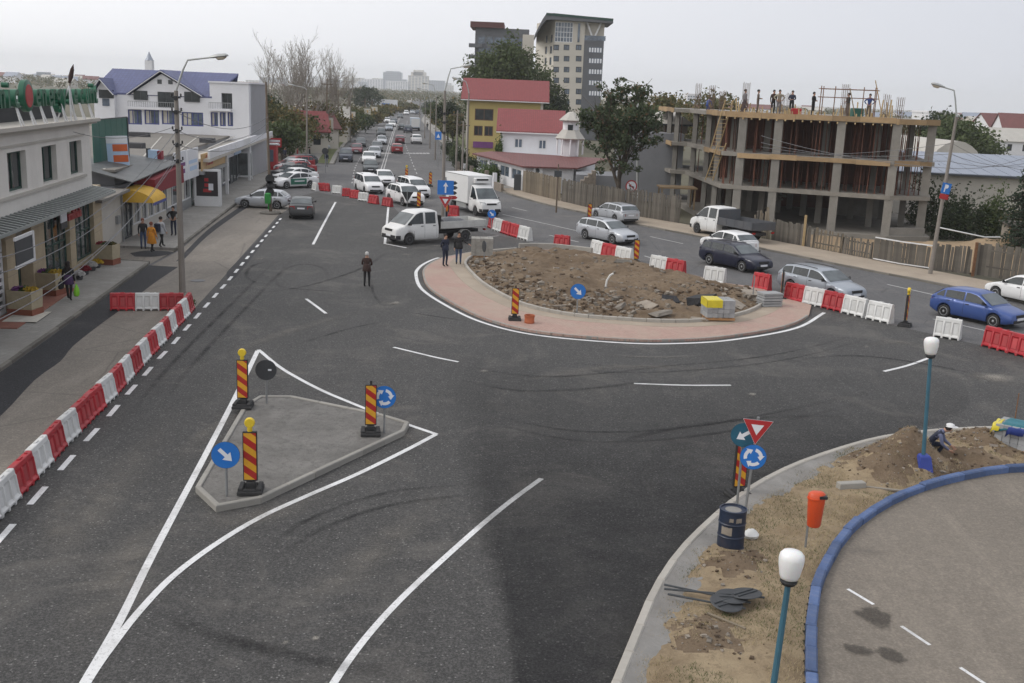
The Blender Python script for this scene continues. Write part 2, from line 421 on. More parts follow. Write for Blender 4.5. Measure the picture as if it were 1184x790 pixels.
# plastic barriers
basic('plastic_red',(0.42,0.018,0.027),0.5,0.16,2.5,20,rnd=0.22,dirt=(0.26,0.10,0.09),grime=0.7)
basic('plastic_red_panel',(0.47,0.06,0.065),0.55,0.16,2.5,20,rnd=0.2,dirt=(0.36,0.20,0.18),grime=0.5)
basic('plastic_white',(0.66,0.66,0.645),0.5,0.08,2.5,20,rnd=0.12,dirt=(0.40,0.36,0.31),grime=0.65)
basic('plastic_orange',(0.62,0.075,0.018),0.42,0.08,3,20,dirt=(0.45,0.07,0.03))
basic('plastic_yellow',(0.74,0.53,0.03),0.45,0.12,3,20)
basic('plastic_green',(0.03,0.26,0.05),0.45,0.12,3,20)
basic('wrap_yellow',(0.66,0.55,0.035),0.35,0.12,4,20)
basic('wrap_teal',(0.02,0.15,0.19),0.6,0.2,4,20)
basic('wrap_navy',(0.022,0.045,0.23),0.6,0.2,4,20)
basic('block_grey',(0.34,0.345,0.35),0.9,0.12,3,30,0.2,rnd=0.22)
basic('pallet_wood',(0.40,0.22,0.10),0.85,0.2,2,15,rnd=0.2)
basic('terracotta',(0.42,0.12,0.05),0.8,0.15,3,20)
basic('drum_blue',(0.016,0.026,0.052),0.45,0.3,2.5,20,dirt=(0.085,0.05,0.03),grime=0.55)
basic('rust',(0.20,0.10,0.05),0.85,0.3,4,20)
basic('grey_wood',(0.14,0.125,0.105),0.93,0.24,1.2,18,0.2,rnd=0.42,dirt=(0.10,0.088,0.075),grime=0.6)
basic('pale_wood',(0.20,0.165,0.12),0.93,0.2,1.2,18,0.2,rnd=0.35)
basic('stone_pale',(0.29,0.25,0.205),0.95,0.25,2,20,0.3)
basic('rock_grey',(0.215,0.19,0.16),0.95,0.3,2,20,0.3)
basic('planter_stone',(0.40,0.34,0.23),0.85,0.14,3,30,0.2,dirt=(0.30,0.25,0.17))
basic('planter_base',(0.22,0.075,0.045),0.85,0.14,3,30)
basic('steel_kiosk',(0.42,0.44,0.46),0.4,0.1,2,15,metal=0.2)
basic('black_print',(0.03,0.025,0.025),0.4,0.3,2,15)
basic('stone_wall',(0.25,0.21,0.17),0.95,0.3,3,8,0.3)
basic('curtain',(0.56,0.53,0.46),0.9,0.2,2.5,10)
# roofs with tile relief
def roof_tiles(name,c,px=0.22,py=0.35):
    t=NT(name)
    br=t.n('ShaderNodeTexBrick'); br.inputs['Scale'].default_value=1
    br.inputs['Brick Width'].default_value=px; br.inputs['Row Height'].default_value=py; br.offset=0.0
    br.inputs['Mortar Size'].default_value=0.02; br.inputs['Mortar Smooth'].default_value=0.6
    br.inputs['Color1'].default_value=(*c,1); br.inputs['Color2'].default_value=(*sc3(c,0.86),1); br.inputs['Mortar'].default_value=(*sc3(c,0.55),1)
    t.L(t.map((1,1,1)),br.inputs['Vector'])
    n1=t.noise(0.6,5,0.7); k=t.mix(t.ramp(n1,0.4,0.7,0,0.4),br.outputs['Color'],sc3(c,0.7))
    t.col(k); t.rough(0.6); t.bump(br.outputs['Fac'],0.4,-0.03)
roof_tiles('roof_red',(0.25,0.05,0.05)); roof_tiles('roof_red_dull',(0.175,0.058,0.052),0.3,0.5)
roof_tiles('roof_blue',(0.115,0.13,0.25),0.35,0.4)
# glass
def glass(name,c,rough=0.08,var=0.4):
    t=NT(name); a=t.noise(0.9,3,0.6)
    t.col(t.mix(t.ramp(a,0.35,0.65),sc3(c,1-var),sc3(c,1+var))); t.rough(rough)
    t.b.inputs['Specular IOR Level'].default_value=0.7
glass('glass_dark',(0.03,0.036,0.04)); glass('glass_shop',(0.075,0.085,0.085),0.08,0.7); glass('glass_blue',(0.10,0.13,0.17),0.12)
glass('car_glass',(0.022,0.028,0.03),0.05,0.3)
glass('windscreen_glass',(0.085,0.10,0.105),0.06,0.35); glass('lamp_clear',(0.55,0.56,0.56),0.1,0.2); glass('lamp_red',(0.30,0.012,0.014),0.15,0.2)  # windscreen base colour is lightened to paint in the reflected sky
def car_paint(name,c,metal=0.0):
    t=NT(name); n1=t.noise(1.6,4,0.6)
    k=t.mix(t.ramp(n1,0.35,0.7,0,0.05),c,DUST)
    t.col(k); t.rough(0.32); t.b.inputs['Metallic'].default_value=metal
    t.b.inputs['Coat Weight'].default_value=0.25; t.b.inputs['Coat Roughness'].default_value=0.08
for nm,c,mt in [('silver',(0.50,0.52,0.55),0.35),('silver_dark',(0.33,0.36,0.40),0.35),('white',(0.78,0.78,0.78),0),('navy',(0.006,0.009,0.028),0.0),
                  ('blue',(0.045,0.09,0.28),0.2),('red',(0.32,0.018,0.022),0.05),('maroon',(0.21,0.03,0.045),0.1),('black',(0.016,0.017,0.019),0.1),
                  ('graphite',(0.055,0.065,0.07),0.25),('slate',(0.03,0.04,0.065),0.2),('green',(0.012,0.13,0.085),0.0),('grey',(0.2,0.21,0.22),0.3),('van_blue',(0.40,0.47,0.55),0.0)]:
    car_paint('paint_'+nm,c,mt)
basic('trim_black',(0.02,0.02,0.021),0.6,0.2,3,20)
basic('truck_white',(0.72,0.72,0.71),0.5,0.06,0.8,15,dirt=(0.55,0.53,0.50),grime=0.5)
basic('truck_bed',(0.55,0.55,0.53),0.6,0.18,1.2,15,dirt=(0.25,0.22,0.19),grime=0.6)
basic('truck_bed_dark',(0.085,0.09,0.10),0.6,0.2,1.2,15,dirt=(0.16,0.13,0.11),grime=0.5)
basic('alloy',(0.42,0.43,0.44),0.35,0.1,3,20,metal=0.6)
basic('steel_wheel',(0.10,0.10,0.105),0.5,0.2,3,20,metal=0.3)
# diagonal warning stripes (flat print)
t=NT('stripes')
sx=t.n('ShaderNodeSeparateXYZ'); t.L(t.tc.outputs['Object'],sx.inputs[0])
d=t.math('ADD',t.math('MULTIPLY',sx.outputs[0],0.75),sx.outputs[2])
fr=t.math('FRACT',t.math('DIVIDE',t.math('SUBTRACT',d,0.03),0.34))
nz=t.noise(6,4,0.7)
k=t.mix(t.math('GREATER_THAN',fr,0.5),(0.40,0.016,0.014),(0.70,0.35,0.02))
t.col(t.mix(t.ramp(nz,0.5,0.75,0,0.25),k,(0.2,0.12,0.07))); t.rough(0.5)
# foliage
def leaf(name,c1,c2,c3=None,amt=0.2,trans=0.25):
    t=NT(name)
    g=t.n('ShaderNodeNewGeometry'); a=t.noise(0.55,3,0.6)
    k=t.mix(g.outputs['Random Per Island'],c1,c2)
    k=t.mix(t.ramp(a,0.35,0.65,0,0.5),k,sc3(c1,0.6))
    if c3: k=t.mix(t.ramp(g.outputs['Random Per Island'],1-amt,1-amt+0.01),k,c3)
    t.col(k); t.rough(0.6); t.b.inputs['Specular IOR Level'].default_value=0.3
    tr=t.n('ShaderNodeBsdfTranslucent'); t.L(k,tr.inputs[0]); ms=t.n('ShaderNodeMixShader'); ms.inputs[0].default_value=trans
    out=t.t.nodes['Material Output']; t.L(t.b.outputs[0],ms.inputs[1]); t.L(tr.outputs[0],ms.inputs[2]); t.L(ms.outputs[0],out.inputs[0])
leaf('leaf_chestnut',(0.06,0.088,0.042),(0.11,0.135,0.07),(0.13,0.09,0.05),0.10)
leaf('leaf_green',(0.07,0.10,0.034),(0.115,0.14,0.055))
leaf('leaf_olive',(0.10,0.105,0.04),(0.14,0.135,0.055),(0.2,0.14,0.05),0.15)
leaf('leaf_yellow',(0.16,0.135,0.05),(0.13,0.13,0.045),(0.24,0.16,0.05),0.2)
leaf('leaf_dark',(0.04,0.06,0.028),(0.068,0.088,0.04))
leaf('leaf_conifer',(0.03,0.052,0.03),(0.05,0.075,0.045))
leaf('leaf_bright',(0.08,0.13,0.03),(0.12,0.17,0.05))
leaf('grass_dry',(0.50,0.41,0.25),(0.36,0.28,0.165),(0.13,0.13,0.05),0.15)
leaf('grass_green',(0.075,0.11,0.03),(0.12,0.14,0.05))
leaf('flower_violet',(0.20,0.06,0.22),(0.30,0.12,0.33)); leaf('flower_yellow',(0.55,0.36,0.03),(0.62,0.45,0.08))
leaf('flower_white',(0.62,0.60,0.58),(0.72,0.70,0.68)); leaf('flower_red',(0.30,0.03,0.05),(0.4,0.06,0.08))
basic('bark',(0.085,0.068,0.052),0.95,0.3,2,20,0.3); basic('bark_pale',(0.27,0.245,0.215),0.95,0.25,2,20,0.2)
# cloth and skin
for nm,c in [('skin',(0.42,0.245,0.17)),('hair_dark',(0.018,0.013,0.011)),('hair_white',(0.55,0.54,0.52)),('hair_brown',(0.055,0.03,0.018)),('hair_red',(0.16,0.05,0.03)),
              ('cl_black',(0.018,0.017,0.018)),('cl_brown',(0.045,0.024,0.02)),('cl_navy',(0.018,0.023,0.045)),('cl_jeans',(0.05,0.075,0.14)),('cl_grey',(0.19,0.20,0.22)),
              ('cl_lightgrey',(0.42,0.43,0.45)),('cl_orange',(0.60,0.24,0.02)),('cl_purple',(0.07,0.035,0.10)),('cl_blue',(0.03,0.06,0.20)),('cl_khaki',(0.36,0.33,0.25)),
              ('cl_workblue',(0.13,0.145,0.235)),('cl_vest',(0.72,0.22,0.025)),('cl_white',(0.68,0.68,0.68)),('shoe',(0.02,0.018,0.016)),('bag_black',(0.018,0.018,0.02)),
              ('bag_green',(0.20,0.50,0.03)),('cl_red',(0.3,0.03,0.03)),('cl_dusty',(0.14,0.105,0.085))]:
    basic(nm,c,0.85,0.16,7,60)
# thin decals on the road: marks with a shape of their own
def decal(name,c,amt,nscale=1.5,soft=0.35):
    t=NT(name)
    uv=t.n('ShaderNodeSeparateXYZ'); t.L(t.tc.outputs['UV'],uv.inputs[0])
    def edge(o):
        return t.math('MINIMUM',t.ramp(o,0,soft),t.ramp(t.math('SUBTRACT',1.0,o),0,soft))
    e=t.math('MULTIPLY',edge(uv.outputs[0]),edge(uv.outputs[1]))
    n=t.ramp(t.noise(nscale,6,0.7,dist=0.5),0.3,0.7)
    f=t.ramp(t.noise(24,3,0.7),0.25,0.75,0.4,1.0)
    a=t.math('MULTIPLY',t.math('MULTIPLY',t.math('MULTIPLY',e,n),f),amt)
    if name=='mark_oil': a=t.math('MULTIPLY',t.ramp(t.math('ADD',e,t.math('MULTIPLY',t.math('SUBTRACT',t.noise(2.6,5,0.6),0.5),1.1)),0.22,0.40),t.ramp(f,0.4,1.0,0.30,0.58))
    t.col(c); t.rough(0.95); t.L(a,t.b.inputs['Alpha'])
decal('mark_tyre',(0.014,0.014,0.015),0.85,0.8); decal('mark_dust',(0.28,0.255,0.222),0.62,1.6,0.5)
decal('mark_pale',(0.48,0.44,0.38),0.75,1.2,0.4); decal('mark_oil',(0.035,0.031,0.028),1.7,1.4,0.5)
t=NT('mark_fresh')  # younger, blacker strip of the same asphalt
uv=t.n('ShaderNodeSeparateXYZ'); t.L(t.tc.outputs['UV'],uv.inputs[0])
wob=t.math('MULTIPLY',t.math('SUBTRACT',t.noise(1.5,4,0.7),0.5),0.05)
e=t.math('MULTIPLY',t.ramp(t.math('ADD',uv.outputs[1],wob),0.0,0.07),t.ramp(uv.outputs[0],0.0,0.6))
t.L(t.math('MULTIPLY',t.math('MULTIPLY',e,t.ramp(t.noise(0.5,6,0.7),0.25,0.65,0.35,1.0)),t.ramp(t.noise(30,3,0.7),0.3,0.7,0.70,0.36)),t.b.inputs['Alpha'])
t.col((0.010,0.010,0.0115)); t.rough(0.9)
# the ground, roads and pavements
def struct(name,mb,mats,smooth=False,label=None):
    o=mb.build(name,mats,smooth=smooth); tag(o,label,None,None,'structure'); return o
def inside(p,poly):
    x,y=p[0],p[1]; c=False; n=len(poly); j=n-1
    for i in range(n):
        xi,yi=poly[i][0],poly[i][1]; xj,yj=poly[j][0],poly[j][1]
        if (yi>y)!=(yj>y) and x<(xj-xi)*(y-yi)/(yj-yi)+xi: c=not c
        j=i
    return c
def near_edge(p,poly):
    best=(1e9,None); q=V2(p); n=len(poly)
    for i in range(n):
        a,b=V2(poly[i]),V2(poly[(i+1)%n]); ab=b-a
        t=max(0,min(1,(q-a).dot(ab)/max(ab.length_squared,1e-9))); c=a+ab*t; d=(q-c).length
        if d<best[0]: best=(d,c)
    return best
def _h(ix,iy,s):
    n=(ix*374761393 + iy*668265263 + s*1442695041) & 0xffffffff
    n=((n ^ (n>>13))*1274126177) & 0xffffffff
    return ((n ^ (n>>16)) & 0xffff)/65535.0
def vnoise(x,y,s=0):
    ix,iy=math.floor(x),math.floor(y); fx,fy=x-ix,y-iy
    fx,fy=fx*fx*(3-2*fx),fy*fy*(3-2*fy)
    a=_h(ix,iy,s)*(1-fx)+_h(ix+1,iy,s)*fx; b=_h(ix,iy+1,s)*(1-fx)+_h(ix+1,iy+1,s)*fx
    return a*(1-fy)+b*fy
def fbm(x,y,s=0,o=4):
    v,a,t=0,0.5,0
    for k in range(o): v+=vnoise(x,y,s+k)*a; t+=a; x*=2.1; y*=2.1; a*=0.5
    return v/t
def heightfield(poly,step,hfun,mb=None):
    mb=mb or MB(); xs=[p[0] for p in poly]; ys=[p[1] for p in poly]
    x0,y0=min(xs),min(ys); nx=int((max(xs)-x0)/step)+2; ny=int((max(ys)-y0)/step)+2
    ok=set()
    for i in range(nx):
        for j in range(ny):
            if inside((x0+(i+.5)*step,y0+(j+.5)*step),poly): ok.add((i,j))
    idx={}; vs=[]; fs=[]
    def vid(i,j):
        if (i,j) not in idx:
            p=(x0+i*step,y0+j*step)
            d,c=near_edge(p,poly)
            if not inside(p,poly): p=(c.x,c.y); d=0
            idx[(i,j)]=len(vs); vs.append((p[0],p[1],hfun(p[0],p[1],d)))
        return idx[(i,j)]
    for i,j in ok: fs.append((vid(i,j),vid(i+1,j),vid(i+1,j+1),vid(i,j+1)))
    return mb.add(vs,fs)
# open country to the horizon
mb=MB(); mb.sheet([(-6000,-1500),(6000,-1500),(6000,7000),(-6000,7000)],-0.10)
struct('ground',mb,'country')
# kerb lines of the boulevard and the street (left and right)
LK=[(-15.2,4),(-16.4,32.8),(-18.9,54.2),(-19.0,59.2),(-20.4,69.8),(-21.8,81.3),(-23.8,101.6),(-26.6,124.0),(-27.2,128.5)]
LK2=[(-22.6,131.0),(-26.5,160),(-33.4,222),(-47.5,372),(-66.0,620),(-96.0,1000)]
RK=[(-79,1000),(-50.0,620),(-33.5,372),(-27.0,301),(-14.4,197),(-5.9,133.5),(-2.1,106.1),(1.7,94.5),(5.6,87.0),(10.4,78.6),(16.2,69.7),(20.1,63.2),(23.0,58.8),(26.2,53.1),(33.5,38),(40,24),(44,4)]
RKs=smooth_line(RK,5)
LK2s=smooth_line(LK2,5)
mb=MB(); mb.sheet(LK + LK2s + RKs,0.0)
struct('road',mb,'asphalt_old')
# new black-top of the roundabout
DASH=[(2,622),(35.6,583),(70,544),(100,510),(125.6,482),(146.7,457),(166,435.5),(183,416),(198.5,400),(212,384),(224,370.6),(235,357.7),(245.5,346),(255,335),(264,325),(290,293.5),(312,268),(328,249)]
dash_w=[tuple(G(u,v).xy) for u,v in DASH]
dash_w=[(-9.0,8.0)] + dash_w
left_edge=offset(smooth_line(dash_w,3),0.38)
_na=[tuple(G(u,v).xy) for u,v in [(332,243),(350,226),(366,222),(400,229),(455,240),(480,264),(540,265),(575,272),(615,281),(660,294),(735,305),(790,318),(840,331),(880,340),(905,349),(960,357),(1000,368),(1040,378),(1110,394),(1184,411)]]
new_poly=left_edge + _na + [(27,38),(36,24),(40,4),(-8.6,4)]
mb=MB(); mb.sheet(new_poly,0.008)
struct('roundabout_asphalt',mb,'asphalt_new')
# parking strip of old pale concrete, dark trench patch
strip=[(-15.2,6),(-16.3,32.8),(-18.7,54.2),(-18.9,59.2),(-20.3,69.8),(-21.7,81.3),(-22.6,90)] + [(-17.6,90)] + left_edge[::-1][:-2] + [(-9.2,8)]
mb=MB(); mb.sheet(strip,0.004); struct('parking_strip',mb,'strip_concrete')
patch=GL([(-60,470),(0,431),(60,389),(120,345),(172,307)],k=3) + GL([(206,309),(175,330),(140,358),(118,374),(85,400),(70,418),(40,440),(0,482),(-60,527)],k=3)
mb=MB(); mb.sheet(patch,0.009); struct('trench_patch',mb,'asphalt_patch')
mb=MB()
mb.sheet(GL([(203,303),(240,266),(272,243),(282,236)],k=3)+GL([(286,240),(268,252),(240,273),(214,299)],k=3),0.009)
mb.sheet(GL([(262,315),(300,276),(322,252),(326,254),(305,280),(272,322),(262,320)],k=3),0.009)
struct('trench_patch',mb,'asphalt_patch')
mb=MB(); mb.sheet(GL([(150,293),(170,290),(195,291),(200,293),(180,297),(156,297)],k=4),0.011); struct('trench_patch',mb,'asphalt_patch')
# painted markings
MARK=MB()
def dashes(pts,w,on,gap,start=0.0,z=0.017):
    L=resample(pts,0.1); i=int(start/0.1)
    while i + int(on/0.1)<len(L):
        n=int(round(on/0.1)); MARK.strip([tuple(L[i]),tuple(L[i+n//2]),tuple(L[i+n])],w,z); i+=int(round((on+gap)/0.1))
MARK.strip(GL([(298,406),(270,464),(240,522),(220,560),(177,641),(142,712),(120,752),(92,800),(50,875)],k=5),0.16,0.017)
MARK.strip(GL([(299,405),(322,424),(345,438),(372,452),(400,464),(450,484),(505,503)],k=5),0.14,0.018)
MARK.strip(GL([(504,503),(470,521),(413,549),(360,572),(301,599),(248,631),(199,668),(160,709),(131,746),(103,786),(50,875)],k=5),0.15,0.019)
MARK.strip(GL([(626,554),(592,579),(560,605),(525,636),(490,668),(458,699),(430,730),(405,762),(380,800),(330,880)],k=5),0.14,0.017)
MARK.strip(GL([(354,346),(365,354),(377,363)],k=4),0.14,0.017)
MARK.strip(GL([(455,402),(480,408),(505,414),(530,419)],k=4),0.13,0.017)
MARK.strip(GL([(733,444),(790,446),(845,446)],k=4),0.13,0.017)
MARK.strip(GL([(1022,430),(1050,423),(1078,413)],k=4),0.14,0.017)
MARK.strip(GL([(388,234),(375,258),(362,283)],k=4),0.16,0.017)
MARK.strip(GL([(449,240),(447,262),(445,282)],k=4),0.16,0.017)
MARK.strip(GL([(444,282),(470,287)],k=4),0.16,0.018)
ring_line=GL([(520,296),(505,299),(492,304.5),(484,310.5),(481,318),(488,335),(520,356),(560,374),(620,388),(720,397),(790,397.5),(850,393),(920,380),(953,362)],k=6)
MARK.strip(ring_line[5:],0.17,0.017)
dl=smooth_line(dash_w,4)
dashes(dl,0.15,1.1,1.1,1.2)
struct('lane_marking',MARK,'road_paint')
MARK=MB()
MARK.strip(GL([(581,248),(625,257.5),(667,267)],k=4),0.13,0.004)
for a,b in [((592,240),(609,244)),((635,272),(669,280)),((752,273.7),(790,282)),((745,296),(762,301)),((1026,329),(1082,341.5)),((1079,369),(1142,383)),((985,342),(1010,349))]:
    MARK.strip(GL([a,b],k=3),0.13,0.004)
MARK.strip(GL([(530,277),(560,274.5),(577,273)],k=3),0.14,0.018)
for o_ in (-0.16,0.16): MARK.strip(offset(GL([(440,203),(446,183),(456,150),(463,135),(470,125)]),o_),0.12,0.004)
dashes(GL([(484,206),(474,181),(468,160),(471,140)]),0.12,2.4,3.2,0,0.004)
dashes(GL([(407,212),(411,193),(420,178),(436,158),(452,138)]),0.12,1.6,2.4,0,0.004)
for k in range(14):  # far pedestrian crossing
    q=G(444+k*4,177.5); MARK.strip([(q.x,q.y-1.3),(q.x-0.35,q.y+1.5)],0.45,0.005)
struct('road_marking',MARK,'old_paint')
# marks left on the road by tyres and dust
def dec(pts,w,z,name,mat):
    m=MB(); m.strip(pts,w,z,uv=True); o=m.build(name,mat); tag(o,kind='structure')
zz=0.0200
def between(Lp,Rp,z,name,mat):
    m=MB(); n=len(Lp); m.add([(p[0],p[1],z) for p in Rp]+[(p[0],p[1],z) for p in Lp],[(i,i+1,n+i+1,n+i) for i in range(n-1)])
    for i in range(n-1): m.uv[i]=((i/(n-1),1),((i+1)/(n-1),1),((i+1)/(n-1),0),(i/(n-1),0))
    m.f=[f if True else f for f in m.f]; o=m.build(name,mat); tag(o,kind='structure')
between(GL([(520,405),(514,450),(518,500),(530,560),(552,630),(574,700),(592,810),(604,930)],k=6),GL([(1100,420),(1120,470),(1050,500),(945,528),(856,572),(780,645),(719,775),(676,930)],k=6),zz,'fresh_asphalt_lane','mark_fresh'); zz+=0.0004
for px,w in [([(170,690),(225,728),(300,750),(400,772),(470,776)],0.5),([(300,640),(360,600),(450,570),(560,560)],0.22),([(310,655),(370,613),(460,583),(565,572)],0.22),([(640,420),(760,424),(900,410),(1000,385)],0.2),([(640,427),(760,431),(905,417),(1010,391)],0.2),([(560,480),(680,500),(830,490),(1000,455)],0.22),([(565,490),(685,511),(840,500),(1010,464)],0.22),([(150,480),(200,420),(260,360),(320,300)],0.25),([(185,470),(232,412),(285,356),(340,298)],0.25),
              ([(318,325),(330,312),(350,306),(372,310),(380,322)],0.3),([(396,338),(360,336),(325,332),(318,322)],0.25),
              ([(300,330),(285,320),(292,308),(320,300)],0.28),([(460,360),(500,366),(540,372)],0.25),([(445,372),(400,382),(340,400)],0.25),
              ([(530,440),(600,452),(680,450),(760,440)],0.3),([(540,425),(620,436),(700,432),(800,420)],0.25),([(440,352),(432,340),(428,320)],0.2),
              ([(700,520),(760,500),(860,486),(980,480)],0.35),
              ([(900,420),(980,412),(1060,420),(1184,445)],0.3),([(300,340),(360,330),(420,310),(450,290)],0.3)]:
    dec(GL(px,k=8),w,zz,'tyre_mark','mark_tyre'); zz+=0.0004
for px,w in [([(215,600),(300,598),(400,560)],1.4),([(90,760),(130,680),(175,610)],1.6),([(40,680),(110,590),(200,480)],1.3),([(330,700),(420,650),(520,560)],1.2),([(240,420),(330,385),(420,360)],0.9),([(600,440),(720,425),(860,430)],0.8),([(60,640),(68,600),(80,560)],0.7),([(190,600),(150,640),(140,690)],1.0),
              ([(300,470),(240,500),(200,540)],0.7),([(440,350),(452,352),(462,352)],0.9),([(1000,400),(1040,396),(1070,404)],1.0),
              ([(880,590),(930,548),(990,522)],0.5),([(420,480),(470,505),(500,520)],0.5),([(690,410),(760,414),(840,410)],0.4),([(1110,434),(1150,440),(1190,450)],1.6)]:
    dec(GL(px,k=8),w,zz,'dust_mark','mark_dust'); zz+=0.0004
for u,v,a,b in [(458,351,6,0.8),(870,457,5,0.5),(1002,402,3,0.4),(505,285,8,0.5),(470,295,6,0.5),(300,300,6,0.5),(560,430,5,0.4),(365,740,5,0.2),(1150,437,26,1.3),(330,745,4,0.2)]:
    dec(GL([(u-a,v-0.5),(u,v),(u+a,v+0.5)],k=4),b,zz,'dust_mark','mark_pale'); zz+=0.0004
# kerb stones: each its own piece under the pavement it edges
_kerb_cache={}
def kerb_line(parent,pts,mat,w=0.15,h=0.14,z0=-0.02,L=1.0,gap=0.012,jit=0.006,c=0.02,name='kerb_stone',off=None):
    P=resample(pts,L); n=0
    key=(mat,w,h,L,c)
    if key not in _kerb_cache:
        m=MB(); m.cbox(-(L-gap)/2,(L-gap)/2,-w/2,w/2,0,h,c); o=m.build(name,mat); me=o.data; bpy.data.objects.remove(o); _kerb_cache[key]=me
    me=_kerb_cache[key]
    for a,b in zip(P,P[1:]):
        o=bpy.data.objects.new(name,me); COL.objects.link(o); o.parent=parent
        mid=(a+b)/2
        o.location=(mid.x+random.uniform(-jit,jit)*0.5,mid.y+random.uniform(-jit,jit)*0.5,z0+random.uniform(-jit,jit))
        o.rotation_euler=(0,0,math.atan2(b.y-a.y,b.x-a.x)+random.uniform(-jit,jit)); n+=1
    return n
# left pavement in front of the shops
FA0,FA1=Vector((-19.8,40.0)),Vector((-21.7,54.4))
near_pts=[(-15.0,8),(-16.45,32.8),(-17.7,44),(-18.95,54.4)]
mb=MB(); mb.prism([(-19.4,8),(-20.4,36)] + [(-22.6,54.6)] + near_pts[::-1],-0.05,0.13)
pav=struct('pavement',mb,'paver_grey')
kerb_line(pav,near_pts,'kerb_old',0.16,0.19,-0.05)
kerb_line(pav,[(-18.95,54.4),(-21.0,54.9)],'kerb_old',0.16,0.19,-0.05)
mb=MB(); mb.sheet([(-22.8,54.8),(-18.9,54.5),(-19.1,59.0),(-23.2,59.6)],0.006); struct('driveway',mb,'strip_concrete')
far_l=[(-19.1,59.3),(-20.4,69.8),(-21.8,81.3),(-23.8,101.6),(-26.6,124)]
mb=MB(); mb.prism(far_l + [(-36,124),(-34,118),(-24,59.4)],-0.05,0.13)
pav2=struct('pavement',mb,'paver_grey')
kerb_line(pav2,far_l,'kerb_old',0.16,0.19,-0.05)
mb=MB(); mb.sheet([(-24,124.1),(-27.4,124.1),(-27.4,131),(-80,131.0),(-80,124.1)][::-1],0.02); struct('side_street',mb,'strip_concrete')
l3=LK2s
mb=MB(); mb.prism([tuple(p) for p in l3] + offset(l3,5.0)[::-1],-0.05,0.13)
pav3=struct('pavement',mb,'paver_grey')
kerb_line(pav3,resample(l3,1.0)[:110],'kerb_old',0.16,0.19,-0.05)
# green verge along the far left pavement
mb=MB(); mb.strip(offset(resample(l3[:22],3.0),1.3),1.5,0.14); struct('verge',mb,'lawn')
# right pavement
RKn=smooth_line(RK[6:],6)
mb=MB(); mb.prism(RKn + offset(RKn,3.6)[::-1],-0.05,0.12)
pav4=struct('pavement',mb,'sand_walk')
kerb_line(pav4,resample(smooth_line(RK[5:],6),1.0)[:125],'kerb_old',0.16,0.17,-0.05)
_rf=smooth_line(RK[:7],6); mb=MB(); mb.prism(_rf + offset(_rf,2.6)[::-1],-0.05,0.118); struct('pavement',mb,'paver_grey')
mb=MB(); mb.strip(offset(_rf,4.4),3.4,0.05); struct('verge',mb,'lawn')
# paved ring and its heap of spoil
outer=GL([(558,291.5),(535,294.5)],k=3)[:-1] + offset(ring_line,0.34)[4:-2]
back=GL([(938,355),(915,349),(896,344),(878,335),(838,329),(790,317),(735,304),(690,295),(650,290),(600,289)],k=4)
isl_poly=outer + back
mb=MB(); mb.prism(isl_poly,-0.02,0.10)
ring=struct('paved_ring',mb,'paver_pink')
kerb_line(ring,offset(outer,0.05),'kerb_concrete',0.10,0.135,-0.02,0.5)
inner=GL([(597,291),(562,294.5),(545,300),(538,307),(541,314),(558,331),(585,347),(615,359),(660,368),(710,372.5),(760,375.5),(805,375),(845,369.5),(872,361),(888,350)],k=4)
innb=GL([(884,342),(862,334),(830,327.5),(790,317),(735,303.5),(700,297),(660,292)],k=3)
dirt_poly=inner + innb
kerb_line(ring,inner,'kerb_new',0.14,0.20,0.05,0.62)
cw=GL([(600,290.2),(640,290.6),(690,296.5)],k=4)
kerb_line(ring,cw,'kerb_concrete',0.22,0.42,0.05,1.2)
# sandy inner half of the paving
mb=MB(); mb.prism(offset(inner,-0.85)+inner[::-1],0.09,0.106); struct('sand_bedding',mb,'sand_walk')
_m=[tuple(G(u,v).xy)+(r,h) for u,v,r,h in [(632,306,1.5,0.36),(600,308,1.4,0.2),(705,318,1.2,0.22),(738,320,1.3,0.26),(780,338,1.2,0.18),(660,322,1.0,0.2),(812,345,1.5,0.5),(655,335,2.2,0.3),(585,322,2.0,0.35),(850,352,1.4,0.4),(690,350,1.6,0.2)]]
def dirt_h(x,y,d):
    k=min(1,d/0.9)
    h=0.10 + k*(0.02+0.30*fbm(x*0.8,y*0.8,3,4)**1.6 + 0.42*(fbm(x*2.2,y*2.2,9,4)-0.40))
    for mx,my,r,hh in _m: h+=k*hh*math.exp(-((x-mx)**2+(y-my)**2)/(r*r*0.45))*(0.7+0.6*fbm(x*1.7,y*1.7,21,3))
    return h
mb=heightfield(dirt_poly,0.16,dirt_h)
struct('spoil_heap',mb,'dirt',True)
# the verge, the new kerb, the blue kerb and the car park at the near right
nk=GL([(676,930),(694,860),(712,800),(722,775),(738,735),(757,690),(782,650),(815,614),(858,577),(900,552),(945,533),(1010,513),(1060,505),(1110,501),(1184,499),(1260,500)],k=5)
bk=GL([(942,930),(939,860),(938,800),(937,760),(938,720),(945,680),(958,650),(978,620),(1010,594),(1050,573),(1090,560),(1140,549),(1184,545),(1260,544)],k=5)
plaza=GL([(946,800),(1184,800),(1400,800)],k=2) + [(30,22),(30,28)] + bk[::-1]
plz=[(5.0,10),(40,10),(40,30)] + offset(bk,-0.1)[::-1]
mb=MB(); mb.sheet(plz,0.0155); car_park=struct('car_park',mb,'plaza_asphalt')
kb=empty('blue_kerb',(bk[20][0],bk[20][1],0)); tag(kb,kind='structure')
def kerb_rel(parent,*a,**k):
    n0=len(parent.children); kerb_line(parent,*a,**k)
    for c in parent.children: c.location-=parent.location
kerb_rel(kb,offset(bk,0.0),'kerb_blue',0.20,0.22,-0.03,0.84,gap=0.03,jit=0.02,c=0.03)
knw=empty('new_kerb',(nk[20][0],nk[20][1],0)); tag(knw,kind='structure')
